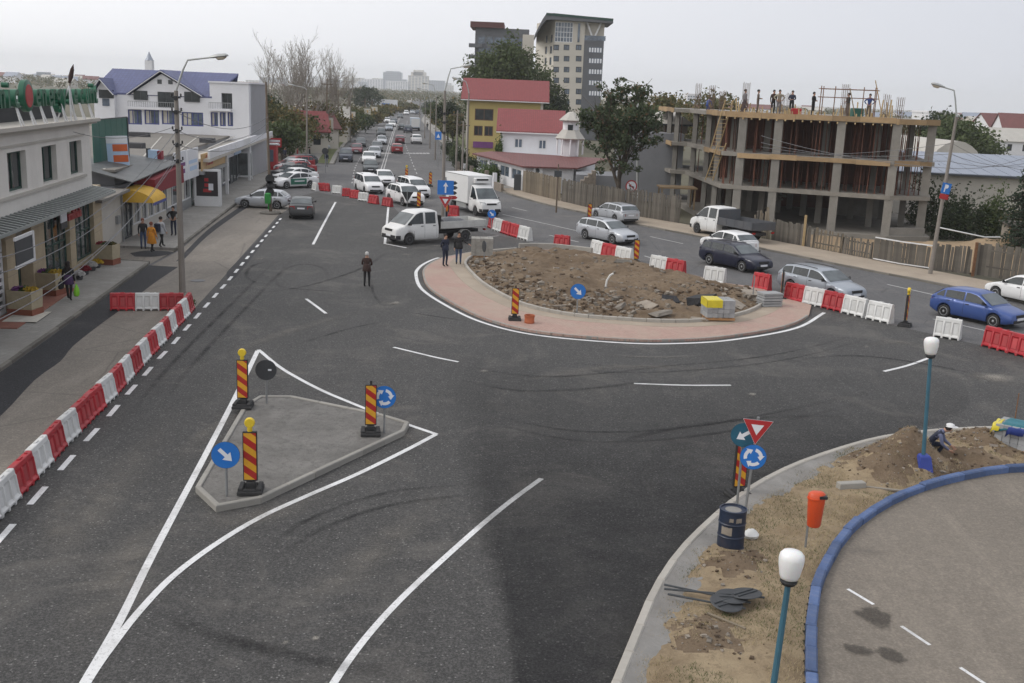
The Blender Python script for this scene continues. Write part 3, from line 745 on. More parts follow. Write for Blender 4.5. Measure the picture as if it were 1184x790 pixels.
kerb_rel(knw,nk,'kerb_new',0.17,0.19,-0.02,1.0,jit=0.004,c=0.025)
verge_poly=offset(nk,-0.05) + offset(bk,0.10)[::-1]
_vm=[tuple(G(u,v).xy)+(r,h) for u,v,r,h in [(1040,538,1.25,0.62),(1015,548,1.0,0.35),(1048,530,0.8,0.35),(1108,538,1.5,0.34),(1150,522,1.0,0.32),(1125,512,0.8,0.3),(1170,515,0.8,0.2),(850,655,0.7,0.16),(810,740,0.6,0.15),(1095,556,0.5,0.12)]]
_hole=tuple(G(1108,538).xy)
def verge_h(x,y,d):
    k=min(1,d/0.4)
    h=0.015 + 0.04*k + k*(0.10*(fbm(x*1.1,y*1.1,5,4)-0.3) + 0.05*(fbm(x*5,y*5,8,2)-0.5))
    for mx,my,r,hh in _vm: h+=k*hh*math.exp(-((x-mx)**2+(y-my)**2)/(r*r*0.5))*(0.75+0.5*fbm(x*2.2,y*2.2,31,3))
    h-=0.5*math.exp(-(((x-_hole[0])/0.65)**2+((y-_hole[1])/0.42)**2)**2)
    return max(h,0.03)
def soil_ix(x,y):
    for mx,my,r,hh in _vm:
        if ((x-mx)**2+(y-my)**2)<(r*1.15)**2*(2.4*fbm(x*2.6,y*2.6,77,4)-0.55): return 1
    if ((x-_hole[0])/1.2)**2+((y-_hole[1])/0.9)**2<1: return 1
    return 0
mb=heightfield(verge_poly,0.09,verge_h)
for i,f in enumerate(mb.f):
    x=sum(mb.v[j][0] for j in f)/4; y=sum(mb.v[j][1] for j in f)/4; mb.m[i]=soil_ix(x,y)
verge=struct('verge',mb,['verge_soil','dirt'],True)
# cement bedding behind the new kerb
hn=[]
L_,R_=offset(nk,-0.08),offset(nk,-0.08)
mb=MB(); rows=[]
for k_,(dd,hh) in enumerate([(-0.07,0.145),(-0.20,0.11),(-0.45,0.075),(-0.72,0.05),(-0.85,0.0)]):
    ln=resample(offset(nk,dd),0.25)
    rows.append([(p.x+0.05*(vnoise(p.x*2,p.y*2,k_)-.5)*(k_>1),p.y+0.10*(vnoise(p.x*2,p.y*2,k_+9)-.5)*(k_>1),hh+0.05*(vnoise(p.x*3,p.y*3,4)-.3)*(k_>0)) for p in ln])
m_=min(len(r) for r in rows)
rows=[[r[int(i*(len(r)-1)/(m_-1))] for i in range(m_)] for r in rows]
mb.loft(rows,closed=False)
mb.f=[f[::-1] for f in mb.f]
struct('cement_bedding',mb,'cement_haunch',True)
# car park marks
MARK=MB()
for a,b in [((980,682),(1010,700)),((1042,725),(1075,747)),((1110,773),(1142,794))]:
    MARK.strip(GL([a,b],k=2),0.075,0.0195)
struct('parking_marking',MARK,'road_paint')
for px,w in [([(1003,700),(1010,714),(1016,732)],0.95),([(968,747),(990,754),(1022,758)],0.55),([(1010,745),(1030,760),(1045,775)],0.6)]:
    dec(GL(px,k=6),w,zz,'oil_stain','mark_oil'); zz+=0.0005
# splitter island
isl=[tuple(G(u,v,0.0).xy) for u,v in [(226,570),(250,593),(302,583),(468,504),(473,494),(440,484),(338,463),(300,463),(282,474)]]
ip=[((p[0]+4.9)*0.975-4.9,(p[1]-26.8)*0.988+26.8) for p in isl]
mb=heightfield(ip,0.10,lambda x,y,d: 0.125+min(1,d/0.3)*(0.05*(fbm(x*2.0,y*2.0,14,4)-0.4)+0.03*(fbm(x*9,y*9,15,2)-0.5)))
si=struct('splitter_island',mb,'sand_fill',True)
def kerb_path(parent,poly,mat,w,h,L,inset):
    n=len(poly); a=sum(poly[i][0]*poly[(i+1)%n][1]-poly[(i+1)%n][0]*poly[i][1] for i in range(n))
    sgn=1 if a>0 else -1
    for i in range(n):
        p,q=V2(poly[i]),V2(poly[(i+1)%n]); ln=(q-p).length; k=max(1,round(ln/L)); d=(q-p)/ln; nn=Vector((-d.y,d.x))*sgn*w/2
        m=MB(); l2=ln/k
        m.cbox(-l2/2+0.008,l2/2-0.008,-w/2,w/2,0,h,0.018)
        o0=m.build('kerb_stone',mat); me=o0.data; bpy.data.objects.remove(o0)
        for j in range(k):
            o=bpy.data.objects.new('kerb_stone',me); COL.objects.link(o); o.parent=parent
            c=p+d*(l2*(j+.5))+nn; o.location=(c.x,c.y,-0.02+random.uniform(-.004,.004)); o.rotation_euler=(0,0,math.atan2(d.y,d.x))
kerb_path(si,isl,'kerb_concrete',0.13,0.185,0.95,0)
for u,v,r_ in ((229,325,0.34),):
    q=G(u,v); m=MB(); m.lathe([(0.001,0),(r_,0),(r_,0.004),(0.001,0.004)],20,(q.x,q.y,0.0195)); o=struct('manhole_cover',m,'steel_wheel')
# facades
class Facade:
    def __init__(s,O,d,n=None):
        s.O=V2(O); s.d=V2(d).normalized(); s.n=V2(n).normalized() if n is not None else Vector((s.d.y,-s.d.x))
    def at(s,u,v,off=0.0):
        r=ray(u,v); c=V2(CAM); q=s.O + s.n*off
        t=(q-c).dot(s.n)/r.to_2d().dot(s.n); p=CAM + r*t
        return (p.to_2d()-q).dot(s.d),p.z
    def pt(s,a,z,o=0.0):
        q=s.O + s.d*a + s.n*o; return Vector((q.x,q.y,z))
    def box(s,m,a0,a1,z0,z1,o0,o1,mi=None):
        P=s.pt; fl=s.d.x*s.n.y-s.d.y*s.n.x>0
        b=[P(a0,z0,o0),P(a1,z0,o0),P(a1,z0,o1),P(a0,z0,o1)]; t=[P(a0,z1,o0),P(a1,z1,o0),P(a1,z1,o1),P(a0,z1,o1)]
        if not fl: b,t=b[::-1],t[::-1]
        m.hexa(b,t,mi); return m
    def quad(s,m,pts,mi=None):
        vs=[s.pt(*p) for p in pts]; nn=(vs[1]-vs[0]).cross(vs[2]-vs[0])
        f=tuple(range(len(vs)))
        m.add(vs,[f if nn.to_2d().dot(s.n)>0 else f[::-1]],mi)
    def wall(s,m,a0,a1,z0,z1,holes,depth=0.22,mi=0,back=0.5):
        A=sorted(set([a0,a1]+[h[0] for h in holes]+[h[1] for h in holes])); Zs=sorted(set([z0,z1]+[h[2] for h in holes]+[h[3] for h in holes]))
        A=[a for a in A if a0-1e-6<=a<=a1+1e-6]; Zs=[z for z in Zs if z0-1e-6<=z<=z1+1e-6]
        for i in range(len(A)-1):
            for j in range(len(Zs)-1):
                am,zm=(A[i]+A[i+1])/2,(Zs[j]+Zs[j+1])/2
                if any(h[0]<am<h[1] and h[2]<zm<h[3] for h in holes): continue
                s.quad(m,[(A[i],Zs[j]),(A[i+1],Zs[j]),(A[i+1],Zs[j+1]),(A[i],Zs[j+1])],mi)
        for h in holes:
            P=s.pt
            for (p,q) in (((h[0],h[2]),(h[0],h[3])),((h[1],h[2]),(h[1],h[3])),((h[0],h[2]),(h[1],h[2])),((h[0],h[3]),(h[1],h[3]))):
                m.add([P(p[0],p[1],0),P(q[0],q[1],0),P(q[0],q[1],-depth),P(p[0],p[1],-depth)],[(0,1,2,3)],mi)
        return m
    def window(s,parent,h,frame,pane='glass_dark',depth=0.16,fw=0.07,nx=2,nz=1,name='window',sill=None,curtain=False):
        a0,a1,z0,z1=h; m=MB()
        s.box(m,a0,a0+fw,z0,z1,-depth,-depth+0.07); s.box(m,a1-fw,a1,z0,z1,-depth,-depth+0.07); s.box(m,a0+fw,a1-fw,z0,z0+fw,-depth,-depth+0.068); s.box(m,a0+fw,a1-fw,z1-fw,z1,-depth,-depth+0.068)
        for k in range(1,nx): a=a0+(a1-a0)*k/nx; s.box(m,a-fw*.4,a+fw*.4,z0+fw,z1-fw,-depth,-depth+0.064)
        for k in range(1,nz): z=z0+(z1-z0)*k/nz; s.box(m,a0+fw,a1-fw,z-fw*.4,z+fw*.4,-depth,-depth+0.06)
        w=m.build(name,frame,parent)
        m=MB(); s.quad(m,[(a0,z0,-depth+0.02),(a1,z0,-depth+0.02),(a1,z1,-depth+0.02),(a0,z1,-depth+0.02)]); s.box(m,a0,a1,z0,z1,-depth-0.1,-depth+0.015); m.build('pane',pane,w)
        if curtain:
            m=MB(); s.box(m,a0+(a1-a0)*0.08,a0+(a1-a0)*0.42,z0+0.05,z1-0.05,-depth+0.021,-depth+0.026); m.build('curtain','curtain',w)
        if sill:
            m=MB(); s.box(m,a0-0.06,a1+0.06,z0-0.06,z0-0.003,-0.05,0.08); m.build('sill',sill,w)
        return w
    def rect(s,u0,v0,u1,v1,off=0.0):  # photo rectangle -> a0,a1,z0,z1 (columns read at mid height, rows at mid width)
        um,vm=(u0+u1)/2,(v0+v1)/2
        a=sorted((s.at(u0,vm,off)[0],s.at(u1,vm,off)[0])); z=sorted((s.at(um,v0,off)[1],s.at(um,v1,off)[1]))
        return a[0],a[1],z[0],z[1]
def text(parent,s,size,T,mat,ext=0.03,name='lettering',align='LEFT',bold=0.0):
    c=bpy.data.curves.new(name,'FONT'); c.body=s; c.size=size; c.extrude=ext; c.align_x=align; c.offset=bold; c.resolution_u=3
    c.materials.append(MAT[mat]); o=bpy.data.objects.new(name,c); COL.objects.link(o); o.parent=parent
    if parent is not None: T=Matrix.Translation(-parent.location) @ T
    o.matrix_local=T; return o
def facing_matrix(f,a,z,o):  # text frame lying on facade f: x along increasing reading direction, z up
    right=Vector((-f.n.y,f.n.x))
    x=Vector((right.x,right.y,0)); y=Vector((0,0,1)); n=x.cross(y); p=f.pt(a,z,o)
    return Matrix(((x.x,y.x,n.x,p.x),(x.y,y.y,n.y,p.y),(x.z,y.z,n.z,p.z),(0,0,0,1)))
# A. two storey shop building at the left
fa=Facade((-21.7,54.4),(0.131,-0.991),(0.991,0.131))  # a runs towards the camera
A=empty('shop_building',(-21.7,54.4,0)); tag(A,'beige two storey shop building with green roof letters at the left edge','building')
LEN=30.0
ztop=7.15
wins=[]
for u0,u1,v0,v1 in [(77,91,160,197),(44.5,61.5,164,204),(4,26,168,213)]:
    a0,a1,z0,z1=fa.rect(u0,v0,u1,v1,-0.15); wins.append((a0,a1,4.72,6.3))
w0=wins[-1]; step=wins[-1][0]-wins[-2][0]
wins.append((w0[0]+step,w0[1]+step,4.72,6.3)); wins.append((w0[0]+2*step,w0[1]+2*step,4.72,6.3))
m=MB(); fa.wall(m,0,LEN,3.85,ztop,wins,0.35)
fa.box(m,0,LEN,3.85,ztop-0.01,-9,-0.6);
fa.box(m,-0.003,0.3,3.85,ztop-0.005,-9,-0.002)
m.build('upper_wall','stucco_light',A)
for h in wins: fa.window(A,h,'frame_green','glass_dark',0.30,0.09,2,1,curtain=False)
m=MB(); fa.box(m,wins[0][0]-0.4,LEN,4.50,4.62,0.001,0.10); fa.box(m,wins[0][0]-0.4,LEN,6.50,6.58,0.001,0.07); m.build('string_course','stucco_beige',A)
m=MB(); fa.box(m,-0.45,LEN,ztop,ztop+0.16,-9,0.45); fa.box(m,-0.35,LEN,ztop-0.1,ztop-0.001,0.002,0.3); m.build('cornice','stucco_beige',A)
m=MB(); fa.box(m,0.2,LEN,ztop+0.161,ztop+1.0,-3.2,-1.2); m.build('roof_parapet','roof_dark',A)
m=MB(); fa.box(m,0.2,LEN,ztop+1.001,ztop+1.12,-3.3,-1.1); m.build('parapet_cap','galvanised',A)
# ground floor: pillars, shop windows, doors
def fs(u,v): return fa.at(u,v)[0]
pil=[(fs(119,285),fs(109.5,285)),(fs(88.5,300),fs(82,300)),(fs(53,310),fs(38,310)),(fs(21,325),fs(9,325))]
for i,(a0,a1) in enumerate(pil):
    m=MB(); fa.box(m,a0,a1,0.1,3.84,-0.5,0.02); pp=m.build('pillar','travertine',A)
    for k in range(1,5): m=MB(); fa.box(m,a0-0.004,a1+0.004,k*0.75,k*0.75+0.015,0.0,0.024); m.build('joint','wall_brown',pp)
m=MB(); fa.box(m,0,LEN,0.1,3.84,-9,-0.9); m.build('inner_wall','render_grey',A)
m=MB(); fa.box(m,-0.02,LEN,3.25,3.845,-0.85,-0.05); m.build('lintel','stucco_beige',A)
for (a0,a1,nx) in [(pil[0][1],pil[1][0],4),(pil[1][1],pil[2][0],4)]:
    fa.window(A,(a0,a1,0.45,3.2),'frame_green','glass_shop',0.25,0.09,nx,2,name='shop_window')
    m=MB(); fa.box(m,a0,a1,0.1,0.449,-0.4,-0.02); m.build('plinth','travertine',A)
a0,a1=pil[2][1],pil[3][0]
fa.window(A,(a0+0.15,a1-0.1,0.13,2.7),'frame_green','glass_shop',0.55,0.12,1,1,name='door')
m=MB(); fa.box(m,a0,a1,2.72,3.2,-0.6,-0.35); m.build('panel','wall_brown',A)
a0=pil[3][1]
fa.window(A,(a0+0.05,a0+2.4,0.13,2.5),'frame_white','glass_shop',0.2,0.16,1,8,name='door')
fa.window(A,(a0+0.05,a0+2.4,2.55,3.3),'frame_white','glass_dark',0.2,0.1,2,1,name='fanlight')
fa.window(A,(a0+2.6,LEN-6,0.4,3.2),'frame_green','glass_shop',0.25,0.09,6,2,name='shop_window')
# canopy of metal slats over the pavement
m=MB()
P=fa.pt
m.hexa([P(0.0,3.84,0.0),P(LEN,3.84,0.0),P(LEN,3.64,1.1),P(0.0,3.64,1.1)][::-1],[P(0.0,3.90,0.0),P(LEN,3.90,0.0),P(LEN,3.70,1.1),P(0.0,3.70,1.1)][::-1]); cn=m.build('canopy','canopy_metal',A)
for k in range(60):
    a=0.1+k*0.5; m=MB(); m.beam(P(a,3.93,0.03),P(a,3.73,1.09),0.16,0.03); m.build('canopy_slat','canopy_slat',cn)
m=MB(); m.beam(P(0,3.66,1.12),P(LEN,3.66,1.12),0.05,0.12); m.build('canopy_gutter','canopy_slat',cn)
# small dark awning with white frame board
q=fa.rect(18,233,36,272,1.6); m=MB(); fa.box(m,q[0],q[1]+0.2,2.62,3.52,1.56,1.60); b=m.build('sign_board','frame_dark',A)
m=MB(); fa.box(m,q[0]-0.06,q[1]+0.26,2.5,2.62,1.55,1.62); fa.box(m,q[0]-0.06,q[1]+0.26,3.52,3.64,1.55,1.62); fa.box(m,q[0]-0.16,q[0]-0.0,2.5,3.64,1.55,1.63); m.build('sign_frame','frame_white',b)
# fascia lettering
q=fa.rect(79,238,110,252,0.1);
text(A,'smilkhaia',0.62,facing_matrix(fa,q[1],2.72,0.06),'sign_red',0.04,'fascia_lettering',bold=0.02)
q2=fa.rect(71,243,78,258,0.1); m=MB(); fa.box(m,q2[0],q2[1],2.75,3.45,0.03,0.08); lb_=m.build('logo_box','sign_white',A)
m=MB(); fa.box(m,q2[0],q2[1],2.45,2.74,0.03,0.08); m.build('logo_strip','frame_dark',lb_)
# roof letters on their stands: each letter its own piece
RS=empty('roof_sign',fa.pt(6,ztop+0.16,0.1)); tag(RS,'large green letters with a red oval standing on the shop roof edge','sign')
zl_=ztop+0.16+0.74
def letter(ch,u,size=1.45,dz=0.0,mat='sign_green'):
    a=fa.at(u,115,0.1)[0]; o=text(RS,ch,size,facing_matrix(fa,a,zl_+dz,0.05),mat,0.13,'letter','CENTER',0.025)
us=[('m',-22),('n',1),('i',8.5),('c',17.5),('e',42.5),('n',49.5),('e',57),('r',61.5),('g',66.5),('y',73),('s',79.5),('e',86),('c',93),('u',99.5),('r',104),('i',107),('t',110.0)]
for ch,u in us: letter(ch,u)
a=fa.at(31,110,0.1)[0]; c=fa.pt(a,zl_+0.42,0.05)
Tm=facing_matrix(fa,a,zl_+0.42,0.05)
m=MB(); m.T=Tm; m.lathe([(0.001,-0.14),(0.60,-0.14),(0.65,-0.1),(0.65,0.1),(0.60,0.14),(0.001,0.14)],28); m.v=[tuple(c+Vector((v[0]-c.x,v[1]-c.y,(v[2]-c.z)*1.0))) for v in m.v]; ov=m.build('oval','sign_green',RS,True,40)
m=MB(); m.T=Tm; m.lathe([(0.001,0.141),(0.47,0.141),(0.45,0.16),(0.001,0.165)],28); m.build('oval_centre','sign_red',ov,True)
for k in range(9):
    a=0.25+k*1.55 if k<8 else 14
    m=MB(); b0=P(a,ztop+0.16,0.3); b1=P(a+0.35,ztop+0.16,0.3); t_=P(a+0.18,zl_+0.02,0.1); t2=P(a+0.26,zl_+0.02,0.1)
    m.beam(b0,t_,0.05); m.beam(b1,t2,0.05); m.build('stand','frame_white',RS)
m=MB(); m.beam(P(0,zl_,0.02),P(16,zl_,0.02),0.05); m.build('rail','galvanised',RS)
# tripod and furled flag on the roof edge
FT=empty('flag_stand',P(fs(73,120),ztop+0.16,0.35)); b=P(fs(73,118),ztop+1.75,0.3)
m=MB(); a=fs(73,120)
for da,do in ((-0.35,0.35),(0.3,0.35),(0,-0.35)): m.beam(P(a+da,ztop+0.16,0.05+do),b,0.06)
m.build('tripod','frame_white',FT)
e=b+Vector((0.25,0.0,0.95)); m=MB(); m.tube([b-Vector((0,0,0.2)),b.lerp(e,0.5),e],[0.03,0.025,0.02],6); m.build('flag_pole','pole_wood',FT)
m=MB(); m.tube([b.lerp(e,0.1),b.lerp(e,0.4),b.lerp(e,0.75),e],[0.05,0.11,0.09,0.01],7); m.build('flag','cl_brown',FT,True)
tag(FT,'white tripod with a furled dark flag on the shop roof edge','flag')
# steps and mats
m=MB(); fa.box(m,pil[2][0]-0.2,pil[3][1]+3,0.13,0.17,0.0,1.2); o=m.build('tiled_step','paver_red'); tag(o,kind='structure')
m=MB(); fa.box(m,pil[3][1]+0.1,pil[3][1]+2.0,0.171,0.185,0.35,1.6); tag(m.build('door_mat','curtain',None,loc=fa.pt(pil[3][1]+1,0.17,1)),'pale mat in front of the white framed door','mat')
# planters
def flower_ball(m,c,r,n,seed,mi):
    r3=random.Random(seed)
    for k in range(n):
        d=Vector((r3.gauss(0,1),r3.gauss(0,1),abs(r3.gauss(0,1)))).normalized()*r*r3.uniform(.75,1.05); p=Vector(c)+Vector((d.x,d.y,d.z*0.7)); s=r3.uniform(.03,.06)
        ax=Vector((r3.gauss(0,1),r3.gauss(0,1),r3.gauss(0,1))).normalized(); bx=ax.orthogonal().normalized(); cx2=ax.cross(bx)
        m.add([p-bx*s-cx2*s,p+bx*s-cx2*s,p+bx*s+cx2*s,p-bx*s+cx2*s],[(0,1,2,3)],mi)
def planter(u,v,w,d,h,label,cols,seed):
    p=G(u,v,0.13); rt=empty('planter',p,math.atan2(-0.131,0.991)*1.0)
    m=MB(); m.cbox(-w/2,w/2,-d/2,d/2,0.0,0.28,0.01); o=m.build('base','planter_base'); o.parent=rt
    m=MB(); m.loft([[(x*s_,y*s_,z) for x,y in ((-w/2,-d/2),(w/2,-d/2),(w/2,d/2),(-w/2,d/2))] for z,s_ in ((0.281,0.93),(0.30,0.95),(h-0.02,1.0),(h,0.99),(h,0.88),(h-0.12,0.86))]); o=m.build('tub','planter_stone'); o.parent=rt
    for k,(c,x) in enumerate(cols):
        m=MB(); flower_ball(m,(x,-0.05,h-0.06),0.24,160,seed+k,0); flower_ball(m,(x+0.05,0.15,h-0.06),0.2,90,seed+k+50,0); o=m.build('flowers',c); o.parent=rt
    m=MB(); flower_ball(m,(0,0,h-0.12),0.33,220,seed+9,0); o=m.build('greenery','leaf_green'); o.parent=rt
    return tag(rt,label,'planter','stone flower planters by the shops')
planter(30,364,1.05,0.8,1.0,'stone planter with violet and yellow flowers nearest the camera, by the white door',[('flower_violet',-0.22),('flower_yellow',0.25)],1)
planter(58,341,1.05,0.8,1.0,'stone planter with violet flowers between the shop windows, second nearest',[('flower_violet',-0.2),('flower_yellow',0.3)],2)
planter(124,305,1.05,0.8,1.0,'stone planter with faded flowers at the far corner of the shop building',[('flower_red',-0.25),('leaf_olive',0.2)],3)
for i,(u,v,c,lb) in enumerate([(92,323.5,'flower_white','white flower pot in the row under the shop window, nearest'),(99,317.5,'flower_red','red flower pot in the row under the shop window'),(107,313,'flower_white','white flower pot in the row under the shop window, second white'),(113,309.5,'flower_yellow','yellow flower pot at the far end of the row under the shop window')]):
    p=G(u,v,0.13); rt=empty('flower_pot',p); m=MB(); m.lathe([(0.10,0),(0.13,0.02),(0.17,0.2),(0.15,0.2),(0.14,0.15),(0.001,0.15)],12,tuple(p)); m.build('pot','roof_dark',rt,True)
    m=MB(); flower_ball(m,(p.x,p.y,p.z+0.24),0.24,240,30+i,0); m.build('flowers',c,rt); tag(rt,lb,'flower pot','flower pots under the shop window')
# B. low shops beyond
B1=Facade((-21.9,54.9),V2((-22.75,61.2))-V2((-21.9,54.9)),(0.99,0.13))
LW=empty('low_wing',(-22.0,55,0)); tag(LW,'low beige wing with a sheet roof between the shop building and yellow awning','building')
m=MB(); B1.wall(m,0,6.2,0.0,3.0,[]); B1.box(m,0.0,6.2,0.0,2.99,-6,-0.01); m.build('wall','stucco_beige',LW)
m=MB(); B1.box(m,-0.2,6.3,3.0,3.15,-9,0.5); m.build('roof','roof_tar',LW)
m=MB(); m.beam(B1.pt(6.0,0,0.08),B1.pt(6.0,3.0,0.08),0.09); m.build('drainpipe','galvanised',LW)
m=MB(); B1.box(m,4.6,5.2,1.3,1.75,0.001,0.16); m.build('meter_box','galvanised',LW)
FB=Facade((-22.75,61.2),V2((-24.5,80.5))-V2((-22.75,61.2)),(0.99,0.09))
FC=Facade((-24.5,80.5),V2((-28.6,117.0))-V2((-24.5,80.5)),(0.99,0.11))
def fb(u,v): return FB.at(u,v)[0]
# B2: yellow awning shop
s0,s1=0.0,fb(193,262)
YS=empty('awning_shop',FB.pt(s0,0)); tag(YS,'shop with a yellow entrance awning and maroon fascia','building')
m=MB(); FB.box(m,s0,s1,0.1,3.2,-6,-0.4); m.build('wall','render_grey',YS)
FB.window(YS,(s0+0.3,s0+2.0,0.15,2.5),'frame_dark','glass_shop',0.1,0.1,2,1,name='door')
for k in range(5):
    a=s0+2.2+k*(s1-s0-2.3)/5; FB.window(YS,(a,a+(s1-s0-2.3)/5-0.08,0.75,2.6),'frame_white','glass_shop',0.05,0.09,2,1,name='shop_window',curtain=True)
m=MB(); FB.box(m,s0+2.1,s1,0.1,0.74,-0.3,0.0); m.build('plinth','stucco_beige',YS)
m=MB(); rings=[]
aw0,aw1=s0+0.1,s0+3.2
for k in range(7):
    th=k/6*math.pi/2; rings.append([FB.pt(aw0,2.35+.75*math.cos(th),1.75*math.sin(th)),FB.pt(aw1,2.35+.75*math.cos(th),1.75*math.sin(th)),FB.pt(aw1,2.32+.72*math.cos(th),1.71*math.sin(th)),FB.pt(aw0,2.32+.72*math.cos(th),1.71*math.sin(th))])
m.loft(rings); aw=m.build('awning','awning_yellow',YS,True,40)
for a in (aw0+0.01,aw1-0.01):
    m=MB(); m.add([FB.pt(a,2.35,0)]+[FB.pt(a,2.35+.74*math.cos(k/6*math.pi/2),1.74*math.sin(k/6*math.pi/2)) for k in range(7)],[tuple(range(8))]); m.build('awning_end','awning_yellow',aw)
m=MB(); FB.box(m,aw0,aw1,2.2,2.36,1.73,1.77); m.build('awning_valance','frame_blue',aw)
m=MB(); m.hexa([FB.pt(s0+3.3,2.75,0.0),FB.pt(s1+0.4,2.75,0.0),FB.pt(s1+0.4,2.6,1.15),FB.pt(s0+3.3,2.6,1.15)][::1],[FB.pt(s0+3.3,3.5,-0.3),FB.pt(s1+0.4,3.75,-0.3),FB.pt(s1+0.4,3.75,1.1),FB.pt(s0+3.3,3.4,1.1)]); m.build('maroon_fascia','awning_maroon',YS)
m=MB(); m.hexa([FB.pt(s0-0.2,3.5,0.7),FB.pt(s1+0.2,3.9,0.9),FB.pt(s1+0.2,4.4,-3.0),FB.pt(s0-0.2,4.4,-3.0)],[FB.pt(s0-0.2,3.56,0.7),FB.pt(s1+0.2,3.96,0.9),FB.pt(s1+0.2,4.46,-3.0),FB.pt(s0-0.2,4.46,-3.0)]); m.build('sheet_roof','canopy_metal',YS)
# B3: white board shop
a0,a1=s1,fb(221.5,245)
S3=empty('white_sign_shop',FB.pt(a0,0)); tag(S3,'small shop with two white sign boards above a grey window','building')
m=MB(); FB.box(m,a0,a1,0.1,3.4,-6,-0.3); m.build('wall','render_grey',S3)
am=(a0+a1)/2
for k,(x0,x1) in enumerate(((a0+0.05,am-0.15),(am+0.15,a1-0.05))):
    m=MB(); FB.box(m,x0,x1,2.45,4.55,0.55,0.62); bd=m.build('sign_board','sign_white',S3)
    m=MB(); FB.box(m,x0+0.4,x1-0.5,3.5,3.75,0.621,0.628); FB.box(m,x0+0.7,x1-0.6,3.0,3.3,0.621,0.628); m.build('sign_print','sign_pale_blue' if k else 'flower_violet',bd)
    FB.window(S3,(x0+0.15,x1-0.15,0.8,2.35),'frame_white','glass_shop',0.05,0.09,2,1,name='shop_window',curtain=True)
m=MB(); FB.box(m,a0,a1,0.1,0.79,-0.3,0.02); m.build('plinth','galvanised',S3)
# B4: tan sign shop
b0,b1=a1,FB.at(251,222)[0]
S4=empty('tan_sign_shop',FB.pt(b0,0)); tag(S4,'shop with a tan sign board lettered in red','building')
m=MB(); FB.box(m,b0,b1,0.1,3.4,-6,-0.3); m.build('wall','wall_brown',S4)
m=MB(); FB.box(m,b0+0.05,b1-0.05,2.75,4.0,0.75,0.82); sb=m.build('sign_board','sign_tan',S4)
text(S4,'Felicia',1.15,facing_matrix(FB,b0+1.6,3.05,0.83),'sign_red',0.01,'sign_lettering')
m=MB(); FB.box(m,b0,b1,2.5,2.74,-0.2,1.0); m.build('sign_shelf','galvanised',S4)
for k in range(4):
    x=b0+0.3+k*(b1-b0-0.4)/4; FB.window(S4,(x,x+(b1-b0)/4-0.25,0.2,2.45),'frame_green' if k==0 else 'frame_white','glass_shop',0.08,0.09,1,1,name='shop_window')
# B5: parapet shops
S5=empty('parapet_shops',FC.pt(0,0)); tag(S5,'row of shops with a white boxed parapet at the far left','building')
c1=FC.at(303,196)[0]
m=MB(); FC.box(m,0,c1,0.1,3.6,-7,-0.4); m.build('wall','render_grey',S5)
m=MB(); FC.box(m,-0.2,c1+0.3,3.4,3.62,-7,1.3); m.build('eave_slab','stucco_beige',S5)
n5=9
for k in range(n5):
    x=k*c1/n5; m=MB(); FC.box(m,x+0.08,x+c1/n5-0.08,3.63,4.25 if k<6 else 4.1,1.12,1.28); m.build('parapet_panel','stucco_white' if k%4 else 'frame_white',S5)
    nm='door' if k%3==1 else 'shop_window'
    FC.window(S5,(x+0.35,x+c1/n5-0.3,0.15 if nm=='door' else 0.5,2.7),['frame_white','frame_dark','galvanised'][k%3],'glass_shop',0.1,0.1,2,1,name=nm)
    if k!=5:
        m=MB(); FC.box(m,x+0.3,x+c1/n5-0.3,2.75,3.3,0.3,0.4); m.build('sign_board',['sign_tan','sign_red','awning_yellow','sign_white','sign_pale_blue','sign_red','frame_dark','sign_white','sign_green'][k],S5)
for k in (2,5,8):
    x=k*c1/n5; m=MB(); m.beam(FC.pt(x,0.1,1.1),FC.pt(x,3.4,1.1),0.22); m.build('column','frame_white',S5)
# kiosk fridge, white advertising case, red kiosk
p=G(241,238,0.13); rt=empty('advert_case',p,math.atan2(FB.d.y,FB.d.x)-math.pi/2)
m=MB(); m.box(-0.95,0.95,-0.35,0.35,0,0.75); o=m.build('base','frame_white'); o.parent=rt
m=MB(); m.box(-0.95,-0.8,-0.35,0.35,0.751,2.6); m.box(0.8,0.95,-0.35,0.35,0.751,2.6); m.box(-0.95,0.95,-0.35,0.35,2.601,2.72); o=m.build('frame','frame_white'); o.parent=rt
m=MB(); m.box(-0.799,0.799,-0.3,0.3,0.752,2.6); o=m.build('poster','black_print'); o.parent=rt
m=MB();
for k,(x,z) in enumerate(((0.0,1.05),(0.0,1.45),(-0.1,1.85))): m.box(x-0.3+0.1*k,x+0.3-0.05*k,-0.306,-0.301,z,z+0.25)
o=m.build('poster_print','sign_red'); o.parent=rt
m=MB(); m.box(0.1,0.45,-0.307,-0.3015,1.2,1.7); o=m.build('poster_print','sign_white'); o.parent=rt
tag(rt,'white upright case with a dark poster on the shop pavement','advert case')
p=G(310,196,0.1); rt=empty('vending_kiosk',p,0.1); m=MB(); m.cbox(-1.0,1.0,-0.8,0.8,0,2.7,0.05); o=m.build('body','sign_red'); o.parent=rt
m=MB(); m.box(-0.7,0.7,-0.83,-0.801,0.9,2.2); o=m.build('window','glass_blue'); o.parent=rt
m=MB(); m.box(-1.1,1.1,-0.95,0.85,2.701,2.85); o=m.build('roof','frame_white'); o.parent=rt
tag(rt,'small red kiosk at the far end of the shop row','kiosk')
p=G(283,206.5,0.13); rt=empty('advert_stand',p,0.3); m=MB();
for x in (-0.75,0.65): m.box(x,x+0.1,-0.06,0.06,0,2.6)
m.box(-0.649,0.649,-0.06,0.06,2.45,2.6); m.box(-0.649,0.649,-0.06,0.06,0.15,0.3); o=m.build('frame','frame_white'); o.parent=rt
m=MB(); m.box(-0.648,0.648,-0.03,0.03,0.301,2.449); o=m.build('glass','glass_shop'); o.parent=rt
